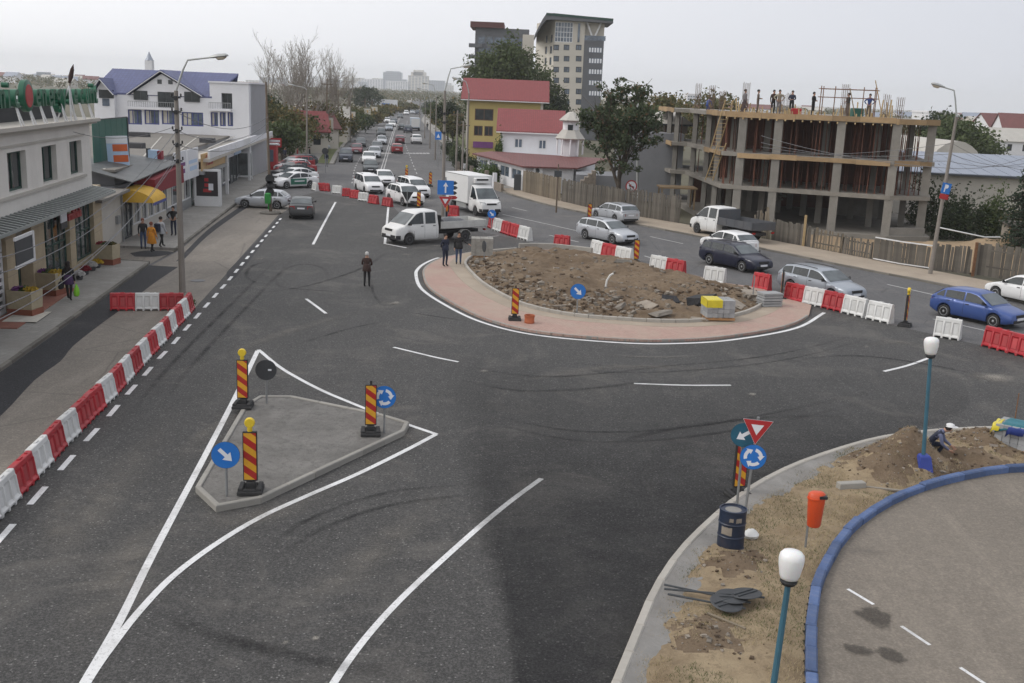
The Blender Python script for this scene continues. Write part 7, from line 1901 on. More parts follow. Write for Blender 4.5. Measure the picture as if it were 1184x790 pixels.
rt,p=sign_root(506,192); zc=hgt(p,157); pole(rt,zc+0.5,0.04); T=Matrix.Translation((0,0,zc)); pl=plate(rt,[(-0.4,-0.5),(0.4,-0.5),(0.4,0.5),(-0.4,0.5)],T,-0.02,0,'sign_blue','sign_panel')
plate(pl,[(-0.22,-0.25),(0.22,-0.25),(0,0.25)],T,-0.026,-0.021,'sign_white','symbol'); finish(rt,p,0.0,'small blue crossing sign on the right of the far boulevard')
rt,p=sign_root(318,196); zc=hgt(p,165); pole(rt,zc+0.5,0.04); T=Matrix.Translation((0,0,zc)); pl=plate(rt,[(-0.75,-0.5),(0.75,-0.5),(0.75,0.5),(-0.75,0.5)],T,-0.02,0,'sign_red','sign_panel')
plate(pl,[(-0.6,0.06),(0.6,0.06),(0.6,0.3),(-0.6,0.3)],T,-0.026,-0.021,'sign_white','lettering'); plate(pl,[(-0.6,-0.3),(0.6,-0.3),(0.6,-0.1),(-0.6,-0.1)],T,-0.026,-0.021,'sign_white','lettering'); finish(rt,p,0.0,'red and white board sign beside the last shop')
rt,p=sign_root(376,200,0.1); zc=hgt(p,175); pole(rt,zc+0.3,0.03,y=-0.05); sign_disc(rt,zc,0.36,'round'); finish(rt,p,math.pi,'round dark sign seen from behind at the pavement corner beyond the parked cars')
# lamp posts and poles
def street_lamp(u,v,vtop,uhead,vhead,label,r=(0.13,0.07),mat='pole_concrete',lean=None,group='tall street lamps',z=0.0,box=False,arms=()):
    p=G(u,v,z); root=empty('street_lamp',p)
    h=zat(p,vtop)
    # where the head is, at the same depth as the pole
    hd=at(uhead,vhead,p.y); tp=Vector((p.x,p.y,h))
    if lean is not None: tp=at(lean,vtop,p.y)
    m=MB(); k=8; m.tube([p.lerp(tp,i/k) for i in range(k+1)],[r[0]+(r[1]-r[0])*i/k for i in range(k+1)],10); m.build('post',mat,root,True)
    el=Vector((tp.x+(hd.x-tp.x)*0.35,p.y,hd.z-0.15));
    m=MB(); m.tube([tp-(tp-p).normalized()*1.2,tp,tp.lerp(el,0.6)+Vector((0,0,0.1)),el,Vector((hd.x,p.y,hd.z))],[0.05,0.05,0.045,0.04,0.035],8); m.build('arm','lamp_metal',root,True)
    d=Vector((hd.x-el.x,0,hd.z-el.z)).normalized(); m=MB(); up=Vector((-d.z,0,d.x)); up=up if up.z>0 else -up
    rings=[]
    for s_,w_,hh in ((0,0.05,0.04),(0.08,0.13,0.07),(0.4,0.19,0.12),(0.75,0.16,0.10),(0.85,0.05,0.03)):
        c=Vector((hd.x,p.y,hd.z))+d*(s_-0.1); rings.append([c+Vector((0,1,0))*w_*math.cos(a)+up*hh*math.sin(a)*(1 if math.sin(a)>0 else 0.5) for a in [2*math.pi*q/10 for q in range(10)]])
    m.loft(rings); hdo=m.build('lamp_head','lamp_metal',root,True)
    m=MB(); rings=[]
    for s_,w_,hh in ((0.30,0.03,0.03),(0.38,0.14,0.12),(0.6,0.14,0.13),(0.76,0.05,0.05)):
        c=Vector((hd.x,p.y,hd.z))+d*(s_-0.1)-up*0.03; rings.append([c+Vector((0,1,0))*w_*math.cos(a)+up*(-hh*abs(math.sin(a)) if math.sin(a)<0 else 0.01) for a in [2*math.pi*q/10 for q in range(10)]])
    m.loft(rings); m.build('lamp_bowl','lamp_glass',hdo,True)
    for zz_ in arms:
        c=p.lerp(tp,zz_/h)
        m=MB(); m.box(c.x-0.18,c.x+0.18,c.y-0.04,c.y+0.04,zz_-0.03,zz_+0.03); m.cbox(c.x-0.07,c.x+0.07,c.y-0.14,c.y-0.08,zz_-0.1,zz_+0.08,0.02)
        for q in (-0.2,0.2): m.lathe([(0.03,0),(0.045,0.03),(0.03,0.08),(0.045,0.11),(0.02,0.14)],6,(c.x+q,c.y,zz_+0.04))
        m.build('insulator_bracket','trim_black',root)
    return tag(root,label,'street lamp',group),tp
L1,L1t=street_lamp(211,339,105,244,66.5,'tall street lamp on a stained pole by the left barrier row',(0.15,0.09),'pole_concrete',203.5,arms=(5.9,6.6,7.2,8.0,8.6))
L2,L2t=street_lamp(1075,319,135,1091,101,'tall leaning street lamp with parking sign beside the plank fence',(0.13,0.08),'pole_concrete',1106)
L3,L3t=street_lamp(737,238,112,725,93,'street lamp rising behind the large leafy tree',(0.12,0.07),'lamp_metal',737)
L4,L4t=street_lamp(512,262,105,533,77.5,'street lamp above the blue arrow sign and box truck',(0.14,0.08),'pole_concrete',514.5,arms=(6.5,7.2,7.8))
for u,v,vt,uh,vh,lb in [(539,217,108,531,92,'grey street lamp in front of the yellow building'),(497,172,118,487,103,'street lamp on the far right pavement, nearest of the far row'),
       (503,185,112,494,97,'street lamp on the far right pavement beside the crossing sign'),(491,160,118,482,106,'farthest street lamp of the right pavement row')]:
    street_lamp(u,v,vt,uh,vh,lb,(0.11,0.06),'pole_concrete')
street_lamp(405,165,112,414,101,'street lamp among the left pavement trees',(0.11,0.06),'pole_concrete')
street_lamp(355,192,104,340,99,'old lamp pole beyond the parked cars, next to the bare trees',(0.13,0.08),'pole_concrete')
# parking sign on the leaning lamp
rt=empty('road_sign',(0,0,0)); c=at(1094,218,L2.location.y-0.15); c2=at(1092,230,L2.location.y-0.15)
T=Matrix(); rt.scale=(0.72,)*3; pl=plate(rt,[(-0.38,-0.42),(0.38,-0.42),(0.38,0.42),(-0.38,0.42)],T,-0.02,0,'sign_blue','sign_panel')
plate(pl,[(-0.16,-0.3),(-0.06,-0.3),(-0.06,-0.02),(0.08,0.0),(0.16,0.1),(0.16,0.22),(0.08,0.3),(-0.16,0.3)],T,-0.026,-0.021,'sign_white','letter')
plate(rt,[(-0.38,-0.86),(0.38,-0.86),(0.38,-0.46),(-0.38,-0.46)],T,-0.02,0,'sign_red','lower_panel')
m=MB(); m.tube([(-0.42,0.01,0),(0.5,0.05,0.05)],0.02,6); m.build('bracket','galvanised',rt); rt.location=c; rt.rotation_euler=(0,math.radians(9),0.15)
tag(rt,'blue parking sign with red plate hanging on the leaning lamp','road sign')
# plain pole with green bin on the concrete foot
p=G(313,247); rt=empty('utility_pole',p); tp=zat(p,92)
m=MB(); m.tube([p,at(307.5,95,p.y)],[0.12,0.07],8); m.build('post','pole_wood',rt,True)
m=MB(); m.lathe([(0.75,0),(0.8,0.06),(0.7,0.14),(0.2,0.16)],14,tuple(p)); m.build('foot','kerb_old',rt,True)
for v_,s in ((207,0.34),(214,0.3),(222,0.32)):
    z=zat(p,v_); m=MB(); m.T=Matrix.Translation((p.x,p.y-0.12,z)) @ Matrix.Rotation(math.pi/2,4,'X'); m.lathe([(s,-0.01),(s,0.01)],14); m.build('sign_disc','sign_black',rt)
tag(rt,'wooden utility pole with dark signs on a round concrete foot beside the silver hatchback','pole')
p2=p+Vector((-0.12,-0.32,0)); m=MB(); rt=empty('litter_bin',p2)
m.loft([[(p2.x+x*w,p2.y+y*w,p2.z+z) for x,y in ((-.2,-.14),(.2,-.14),(.2,.14),(-.2,.14))] for z,w in ((0.75,0.85),(0.8,0.95),(1.35,1.08),(1.4,1.05))]); m.build('bin_body','plastic_green',rt,True,30)
m=MB(); m.loft([[(p2.x+x*w,p2.y+y*w,p2.z+z) for x,y in ((-.2,-.14),(.2,-.14),(.2,.14),(-.2,.14))] for z,w in ((1.40,1.1),(1.46,1.08),(1.54,0.5))]); m.build('bin_lid','plastic_green',rt,True,30)
m=MB(); m.box(p2.x-0.04,p2.x+0.04,p2.y+0.13,p2.y+0.2,p2.z+0.3,p2.z+1.4); m.build('bracket','plastic_green',rt)
tag(rt,'green litter bin on the wooden pole beside the silver hatchback','litter bin')
# wooden poles down the left side, with yellow and white banners
for i,(u,v,vt,banner,lb) in enumerate([(378,176,92,(382,136,154),'dark pole carrying the nearest pale banner on the left pavement'),(391,166,105,(394.5,134,146),'pole carrying the second pale banner on the left pavement'),
        (404,160,112,(407.5,129,139),'pole carrying the third pale banner on the left pavement'),(422,150,114,(425,125.5,132.5),'pole carrying the fourth pale banner, smaller and farther'),(430,143,116,(433,123.5,129),'pole carrying the farthest pale banner on the left')]):
    p=G(u,v,0.1); rt=empty('utility_pole',p); h=zat(p,vt); m=MB(); m.tube([p,(p.x,p.y,h)],[0.13,0.08],8); m.build('post','pole_wood',rt,True)
    m=MB(); m.box(p.x-0.8,p.x+0.8,p.y-0.05,p.y+0.05,h-0.7,h-0.6); m.build('crossarm','pole_wood',rt)
    tag(rt,lb,'pole','banner poles along the boulevard')
    ub,va,vb=banner; za,zb_=zat(p,va),zat(p,vb); wd=7.0*p.y/FPX*0.5
    b=at(ub,(va+vb)/2,p.y); rb=empty('banner',(p.x,p.y-0.1,zb_))
    m=MB(); m.box(p.x,b.x+wd,p.y-0.13,p.y-0.09,za-0.03,za+0.03); m.box(p.x,b.x+wd,p.y-0.13,p.y-0.09,zb_-0.03,zb_+0.03); m.build('banner_arm','galvanised',rb)
    m=MB(); m.box(b.x-wd,b.x+wd,p.y-0.12,p.y-0.10,zb_+0.05,za-0.05); m.build('cloth','stucco_cream',rb)
    m=MB(); m.box(b.x-wd*0.25,b.x+wd*0.25,p.y-0.128,p.y-0.121,zb_+0.35,za-0.35); m.build('print','sign_tan',rb)
    tag(rb,['pale banner nearest in the row over the left pavement','pale banner second in the row over the left pavement','pale banner third in the row over the left pavement','small pale banner fourth in the row on the left','farthest and smallest pale banner on the left'][i],'banner','banners along the boulevard')
# double globe lamps in the near right
def globe_lamp(u,v,vtop,label,lean=None,ped=True,z=0.05):
    p=G(u,v,z); rt=empty('globe_lamp',p); h=zat(p,vtop)-p.z; top=Vector((p.x,p.y,p.z+h))
    if lean is not None: top=at(lean,vtop,p.y)
    d=(top-p).normalized(); q=p+d*(h-0.54)
    if ped:
        m=MB(); m.loft([[(p.x+x*w,p.y+y*w,p.z+zz_) for x,y in ((-1,-1),(1,-1),(1,1),(-1,1))] for zz_,w in ((-0.1,0.24),(0.05,0.22),(0.52,0.13),(0.56,0.10))]); m.build('pedestal','pedestal_blue',rt)
        m=MB(); m.box(p.x-0.27,p.x+0.27,p.y-0.27,p.y+0.27,p.z-0.12,p.z+0.03); m.build('base_plate','pedestal_blue',rt)
    m=MB(); m.tube([p,q],[0.055,0.045],10); m.build('post','blue_pole',rt,True)
    Q=d.to_track_quat('Z','Y').to_matrix().to_4x4(); m=MB(); m.T=Matrix.Translation(q) @ Q
    m.lathe([(0.045,-0.02),(0.10,0.0),(0.13,0.05),(0.12,0.08),(0.05,0.10)],14); m.build('lamp_collar','trim_black',rt,True)
    m=MB(); m.T=Matrix.Translation(q) @ Q
    m.lathe([(0.09,0.08),(0.13,0.10),(0.15,0.16),(0.18,0.31),(0.187,0.41),(0.178,0.47),(0.14,0.515),(0.07,0.535),(0.001,0.54)],24); m.build('globe','opal',rt,True,60)
    if not ped:
        m=MB(); m.tube([q-d*1.2,q-d*0.25],0.022,6); m.T=Matrix.Translation((0.07,0,0)); m.build('cable_pipe','blue_pole',rt,True)
    return tag(rt,label,'lamp','blue poled globe lamps')
globe_lamp(1066,549,390,'white globe lamp on a blue pole with blue pedestal, behind the digging man',1077.5)
globe_lamp(886,850,636,'white globe lamp on a blue pole at the bottom edge, beside the blue kerb',917,False,0.0)
# things on the near right verge
# orange litter bin
p=G(931,634,0.05); rt=empty('litter_bin',p); zt=zat(p,566); zb_=zat(p,606)
m=MB(); m.tube([(p.x,p.y,0),(p.x,p.y,zt-0.05)],0.025,8); m.build('post','galvanised',rt,True)
cx_,cy_=p.x+0.09,p.y-0.12
def oval(z,a,b,sk=0): return [(cx_+a*math.cos(2*math.pi*k/20),cy_+b*math.sin(2*math.pi*k/20)+sk,z) for k in range(20)]
m=MB(); m.loft([oval(zb_,0.12,0.10),oval(zb_+0.03,0.145,0.12),oval(zt-0.17,0.185,0.15),oval(zt-0.16,0.20,0.165),oval(zt-0.13,0.20,0.165)]); m.build('bin_body','plastic_orange',rt,True,40)
m=MB(); m.loft([oval(zt-0.13,0.19,0.155),oval(zt-0.05,0.18,0.14),oval(zt-0.01,0.14,0.10),oval(zt,0.06,0.04)]); lid=m.build('bin_lid','plastic_orange',rt,True,60)
m=MB(); m.box(cx_+0.02,cx_+0.185,cy_-0.165,cy_+0.02,zt-0.115,zt-0.055); m.build('slot','trim_black',lid)
tag(rt,'orange red litter bin on a thin post beside the blue kerb','litter bin')
# oil drum
p=G(844,632,0.06); rt=empty('oil_drum',p); h=0.88; r_=0.285
m=MB(); m.lathe([(r_-0.02,0),(r_+0.012,0.0),(r_+0.012,0.02),(r_,0.035),(r_,0.27),(r_+0.014,0.29),(r_,0.31),(r_,0.56),(r_+0.014,0.58),(r_,0.60),(r_,h-0.03),(r_+0.012,h-0.02),(r_+0.012,h),(r_-0.015,h),(r_-0.02,h-0.025),(0.001,h-0.03)],28,tuple(p)); m.build('shell','drum_blue',rt,True,30)
m=MB(); m.lathe([(r_-0.03,h-0.028),(0.001,h-0.024)],24,tuple(p)); m.build('lid','cement_haunch',rt)
for a0,a1,z0,z1 in ((-2.6,-1.75,0.36,0.53),(-1.5,-1.05,0.65,0.75),(-2.0,-1.7,0.66,0.74)):
    m=MB(); n=7; m.loft([[(p.x+(r_+0.004)*math.cos(a0+(a1-a0)*k/n),p.y+(r_+0.004)*math.sin(a0+(a1-a0)*k/n),p.z+zz_+0.02*(vnoise(k*1.3,zz_*9,3)-.5)) for k in range(n+1)] for zz_ in (z0,z1)],closed=False); m.build('torn_label','stone_pale',rt)
tag(rt,'dented dark blue oil drum with torn pale label on the verge','drum')
# crumpled plastic bag beside the drum
p=G(868,622,0.08); m=MB(); m.lathe([(0.02,0),(0.14,0.02),(0.17,0.09),(0.11,0.17),(0.04,0.22),(0.001,0.2)],10,tuple(p))
m.v=[(x+0.05*(vnoise(x*9,z*9,2)-.5),y+0.05*(vnoise(y*9,z*7,5)-.5),z+0.04*(vnoise(x*8,y*8,7)-.5)) for x,y,z in m.v]
tag(m.build('plastic_bag','plastic_white',None,True,loc=p),'crumpled pale plastic bag on the ground right of the oil drum','bag')
# bundle of old signs lying on the verge
for i,(a,b,lb) in enumerate([((768,681),(884,691),'round sign lying on its pole on the verge, topmost and farthest of three'),((768,676),(868,697),'round sign lying on its pole on the verge, middle of three'),((772,687),(862,704),'round sign lying on its pole on the verge, nearest of three')]):
    pa,pb=G(*a,0.20),G(*b,0.14+0.03*(2-i)); rt=empty('fallen_sign',pa)
    m=MB(); m.tube([pa,pb],0.022,8); m.build('post','frame_dark',rt,True)
    d=(pb-pa).normalized(); c=pb-d*0.36+Vector((0,0,0.04)); Q=Vector((0.08*(i-1),0.12*(1-i),1)).to_track_quat('Z','Y').to_matrix().to_4x4()
    m=MB(); m.T=Matrix.Translation(c) @ Q; m.lathe([(0.001,0),(0.30,0),(0.315,0.012),(0.30,0.024),(0.001,0.024)],24); dk=m.build('sign_panel','sign_back',rt,True)
    m=MB(); m.T=Matrix.Translation(c) @ Q; m.tube([(-0.25,-0.05,0.035),(0.25,-0.05,0.035)],0.012,6); m.tube([(-0.25,0.06,0.035),(0.25,0.06,0.035)],0.012,6); m.build('rail','frame_dark',dk)
    tag(rt,lb,'fallen sign','fallen signs in the grass')
for a,b,w,lb in [((818,709),(862,727),0.045,'pale wooden stick lying in the dry grass below the fallen signs'),((1000,563),(1045,568),0.07,'dark plank lying beside the soil mound')]:
    pa,pb=G(*a,0.10),G(*b,0.09); m=MB(); m.beam(pa,pb,w,w*0.6); tag(m.build('stick','pale_wood' if w<0.06 else 'wall_brown',None,loc=pa),lb,'stick')
pa=G(984,562,0.13); m=MB(); m.T=Matrix.Translation(pa) @ Matrix.Rotation(0.25,4,'Z'); m.cbox(-0.36,0.36,-0.10,0.10,-0.08,0.11,0.02); tag(m.build('kerb_block','kerb_concrete',None,loc=pa),'loose concrete kerb block lying at the foot of the soil mound','kerb block')
# stacks of paving blocks on pallets
def pallet(name,p,ang,nx,ny,nz,bx,by,bz,wrap,label,bmat='block_grey',gap=0.012):
    rt=empty(name,p,ang); W_,D_=nx*bx,ny*by
    for k in range(3):
        m=MB(); m.box(-W_/2-0.03,W_/2+0.03,-D_/2+(D_-0.1)*k/2,-D_/2+(D_-0.1)*k/2+0.1,0,0.09); o=m.build('pallet_runner','pallet_wood'); o.parent=rt
    for k in range(5):
        m=MB(); x=-W_/2+(W_-0.1)*k/4; m.box(x,x+0.1,-D_/2-0.02,D_/2+0.02,0.09,0.115); o=m.build('pallet_board','pallet_wood'); o.parent=rt
    m=MB(); m.cbox(-bx/2+gap/2,bx/2-gap/2,-by/2+gap/2,by/2-gap/2,0,bz-0.006,0.01); b0=m.build('block',bmat); me=b0.data; bpy.data.objects.remove(b0)
    for i in range(nx):
        for j in range(ny):
            for k in range(nz):
                if 0<i<nx-1 and 0<j<ny-1 and k<nz-1: continue
                o=bpy.data.objects.new('block',me); COL.objects.link(o); o.parent=rt
                o.location=(-W_/2+bx*(i+.5)+random.uniform(-.006,.006),-D_/2+by*(j+.5)+random.uniform(-.006,.006),0.117+k*bz)
    if wrap:
        x0,x1,z0=wrap; zt=0.117+nz*bz
        m=MB(); n=9
        prof=[(-D_/2-0.012,z0),(-D_/2-0.014,(z0+zt)/2),(-D_/2-0.012,zt-0.01),(-D_/2+0.03,zt+0.012),(D_/2-0.03,zt+0.014),(D_/2+0.012,zt-0.01),(D_/2+0.012,z0+0.1)]
        m.loft([[(x0+(x1-x0)*i/n,y,z+0.012*(vnoise(i*1.1,y*5+z*3,2))) for y,z in prof] for i in range(n+1)],closed=False)
        m.f=[f[::-1] for f in m.f]
        o=m.build('plastic_wrap','wrap_yellow'); o.parent=rt
        if x0<-W_/2+0.02:
            m=MB(); m.add([(x0-0.012,-D_/2-0.01,z0),(x0-0.012,D_/2+0.01,z0),(x0-0.012,D_/2+0.01,zt+0.012),(x0-0.012,-D_/2-0.01,zt+0.012)],[(0,3,2,1)]); o=m.build('plastic_wrap','wrap_yellow'); o.parent=rt
    return tag(rt,label,'block pallet','pallets of paving blocks')
p=G(829,368,0.16); pallet('block_pallet',p,0.12,5,3,4,0.25,0.32,0.19,(-0.625,0.05,0.55),'pallet of grey blocks with yellow wrapping on the ring, in front of the rubble')
p=G(557,297,0.10); pallet('block_pallet',p,0.05,5,3,5,0.25,0.3,0.2,None,'pallet of pale grey blocks behind the narrow dark sign on the ring','kerb_concrete')
p=G(1188,522,0.10); pk=pallet('block_pallet',p,-0.62,8,5,4,0.21,0.19,0.16,(-0.05,0.85,0.6),'large pallet of grey kerb stones under teal and yellow sheeting at the right edge')
def sheeting(nm,mat,rt,pts,z,lab):
    m=MB(); rows=[]
    for i in range(8):
        rows.append([(pts[0]+(pts[1]-pts[0])*i/7+0.05*vnoise(i*.9,j*.8,3),pts[2]+(pts[3]-pts[2])*j/7,z+0.05*vnoise(i*.8,j*.7,6)-max(0,j-5)*0.10-max(0,1-j)*0.16-max(0,1-i)*0.14) for j in range(8)])
    m.loft(rows,closed=False); m2=[(x,y,zz_+0.012) for x,y,zz_ in m.v]; o=m.build(nm,mat,None,True)
    o.location=rt.location; o.rotation_euler=rt.rotation_euler; tag(o,lab,'sheeting')
    md=o.modifiers.new('thickness','SOLIDIFY'); md.thickness=0.012
sheeting('plastic_sheet','wrap_teal',pk,(-0.85,0.75,-0.5,0.55),0.77,'teal plastic sheet crumpled over the kerb stone pallet')
sheeting('plastic_sheet','wrap_navy',pk,(-0.55,-0.1,-0.58,-0.35),0.70,'navy cloth hanging below the teal sheet on the kerb stone pallet')
sheeting('plastic_sheet','wrap_yellow',pk,(-0.95,-0.75,-0.55,0.4),0.72,'yellow plastic wrapping bunched at the left corner of the kerb stone pallet')
p=G(1170,508,0.1); m=MB(); m.tube([p,(p.x,p.y,1.5)],0.018,6); tag(m.build('steel_rod','rust',None,loc=p),'thin rusty steel rod standing behind the kerb stone pallet','rod')
# slabs leaning and lying at the ring end
p=G(889,353,0.12); rt=empty('slab_stack',p,0.3)
for k in range(5):
    m=MB(); m.cbox(-0.5+0.03*(k%2),0.5,-0.35,0.35,k*0.13,k*0.13+0.10,0.01); o=m.build('slab','block_grey'); o.parent=rt
tag(rt,'stack of pale concrete slabs at the right end of the ring','slab stack')
p=G(612,373.5,0.10); rt=empty('clay_pot',p); m=MB(); m.lathe([(0.14,0),(0.20,0.0),(0.215,0.06),(0.205,0.08),(0.205,0.26),(0.22,0.28),(0.22,0.34),(0.19,0.34),(0.18,0.08),(0.001,0.07)],18,tuple(p)); m.build('pot_body','terracotta',rt,True,35)
tag(rt,'small terracotta drum shaped pot on the pink paving beside the striped post','pot')
p=G(700,330,0.5); m=MB(); m.tube([(p.x,p.y,0.3),(p.x+0.06,p.y,0.75),(p.x+0.2,p.y,1.0),(p.x+0.36,p.y,1.1)],0.05,6); tag(m.build('bent_pipe','plastic_white',None,True,loc=p),'white bent pipe sticking out of the spoil heap','pipe')
# rubble over the spoil heap (uncountable) and a few big broken slabs
def rock(m,c,s,seed,mi=0):
    base=[(-1,-1,-1),(1,-1,-1),(1,1,-1),(-1,1,-1),(-1,-1,1),(1,-1,1),(1,1,1),(-1,1,1)]
    r_=random.Random(seed); a=r_.uniform(0,6.28); tl=r_.uniform(-.5,.5); R_=Matrix.Rotation(a,3,'Z') @ Matrix.Rotation(tl,3,'X')
    vs=[Vector(c)+R_ @ Vector((x*s[0]*r_.uniform(.55,1.1),y*s[1]*r_.uniform(.55,1.1),z*s[2]*r_.uniform(.5,1.1))) for x,y,z in base]
    m.add(vs,[(3,2,1,0),(4,5,6,7),(0,1,5,4),(1,2,6,5),(2,3,7,6),(3,0,4,7)],mi)
m=MB(); rr=random.Random(3); xs=[q[0] for q in dirt_poly]; ys=[q[1] for q in dirt_poly]
_cl=[tuple(G(u,v).xy)+(r,) for u,v,r in [(575,328,1.8),(590,340,1.8),(620,348,1.8),(650,360,1.5),(840,352,2.0),(790,350,1.6),(865,345,1.4),(715,362,1.8),(560,312,1.4),(690,355,1.5)]]
cnt=0
while cnt<1700:
    if rr.random()<0.72:
        c=rr.choice(_cl); x,y=rr.gauss(c[0],c[2]*.55),rr.gauss(c[1],c[2]*.8)
    else: x,y=rr.uniform(min(xs),max(xs)),rr.uniform(min(ys),max(ys))
    if not inside((x,y),dirt_poly): continue
    d,_=near_edge((x,y),dirt_poly)
    if d<0.15: continue
    s=0.03+0.10*rr.random()**3; rock(m,(x,y,dirt_h(x,y,d)+s*0.2),(s*rr.uniform(.8,1.4),s,s*rr.uniform(.5,.8)),cnt,rr.choice((0,1,2,2))); cnt+=1
o=m.build('rubble',['rock_grey','stone_pale','dirt_dark']); tag(o,'loose stones and broken rubble scattered over the spoil heap','rubble',kind='stuff')
for i,(u,v,a,s,mt,lb) in enumerate([(748,352,0.3,(0.75,0.35,0.09),'stone_pale','flat pale broken slab lying left of the yellow wrapped pallet'),(765,362,-0.2,(0.7,0.3,0.10),'rock_grey','grey broken slab beside the pallet, lower of two'),
       (775,345,0.9,(0.5,0.4,0.2),'asphalt_patch','black broken asphalt lump on the spoil heap'),(812,349,0.2,(0.9,0.5,0.28),'asphalt_patch','large black heap of broken asphalt behind the yellow wrapped pallet'),
       (808,364,0.1,(0.55,0.3,0.08),'stone_pale','thin pale slab at the left foot of the yellow wrapped pallet'),(852,350,0.5,(0.6,0.45,0.14),'stone_pale','tilted pale slab right of the yellow wrapped pallet'),
       (866,342,-0.4,(0.8,0.5,0.18),'stone_pale','broad pale stone slab near the bare grey post'),(720,301.5,0.2,(0.5,0.2,0.12),'kerb_concrete','short grey kerb piece lying by the striped post behind the heap'),
       (650,350,0.7,(0.45,0.3,0.09),'stone_pale','small pale slab at the front edge of the spoil heap'),(715,352,0.4,(0.5,0.32,0.10),'rock_grey','grey slab right of the blue arrow sign at the heap edge')]):
    q=G(u,v,0.35); d,_=near_edge(q.xy,dirt_poly); zq=dirt_h(q.x,q.y,d) if inside(q.xy,dirt_poly) else 0.12
    m=MB(); rock(m,(q.x,q.y,zq+s[2]*0.3),s,500+i); tag(m.build('broken_slab',mt,None,loc=(q.x,q.y,zq)),lb,'slab','broken slabs on the spoil heap')
# loose stones near the kerb-stone pallet and on the verge
m=MB(); cnt=0
while cnt<900:
    c=rr.choice(_vm); x,y=rr.gauss(c[0],c[2]*.7),rr.gauss(c[1],c[2]*.7)
    if not inside((x,y),verge_poly): continue
    d,_=near_edge((x,y),verge_poly)
    if d<0.12: continue
    s=0.010+0.032*rr.random()**3; rock(m,(x,y,verge_h(x,y,d)+s*.3),(s*1.2,s,s*.7),cnt+9000,rr.choice((0,1,2,2))); cnt+=1
o=m.build('gravel',['rock_grey','stone_pale','dirt_dark']); tag(o,'small stones and clods on the soil mounds of the near verge','gravel',kind='stuff')
for i,(u,v,s,lb) in enumerate([(1148,517,0.13,'pale round stone beside the kerb stone pallet, left of two'),(1156,514,0.12,'pale round stone beside the kerb stone pallet, right of two')]):
    q=G(u,v,0.25); m=MB(); rock(m,q,(s,s*.9,s*.8),880+i); tag(m.build('stone','stone_pale',None,loc=q),lb,'stone','stones by the kerb stone pallet')
# dry grass blades over the verge
def blades(name,poly,n,hmin,hmax,mat,test,label,w=0.006,hf=None):
    m=MB(); xs=[q[0] for q in poly]; ys=[q[1] for q in poly]; r2=random.Random(11); vs=[]; fs=[]; k=0; tries=0
    while k<n and tries<n*12:
        tries+=1
        x,y=r2.uniform(min(xs),max(xs)),r2.uniform(min(ys),max(ys))
        if not inside((x,y),poly) or not test(x,y): continue
        z=hf(x,y,1)
        h=r2.uniform(hmin,hmax); a=r2.uniform(0,6.28); l=r2.uniform(0.3,1.3)*h; dx,dy=math.cos(a)*w,math.sin(a)*w; b=r2.uniform(0,6.28)
        i=len(vs); vs+=[(x-dx,y-dy,z-0.005),(x+dx,y+dy,z-0.005),(x+math.cos(b)*l,y+math.sin(b)*l,z+h)]; fs.append((i,i+1,i+2)); k+=1
    m.v,m.f,m.m=vs,fs,[0]*len(fs)
    o=m.build(name,mat); tag(o,label,'grass',kind='stuff')
blades('dry_grass',verge_poly,20000,0.015,0.07,'grass_dry',lambda x,y: (soil_ix(x,y)==0 or fbm(x*4,y*4,12,2)>0.62) and fbm(x*1.2,y*1.2,55,3)>0.43 and y<31,'dry straw coloured grass on the near verge',0.006,verge_h)
blades('green_grass',verge_poly,12000,0.02,0.08,'grass_green',lambda x,y: soil_ix(x,y)==0 and fbm(x*0.9+5,y*0.9,66,3)>0.54,'patches of green grass on the near verge',0.006,verge_h)
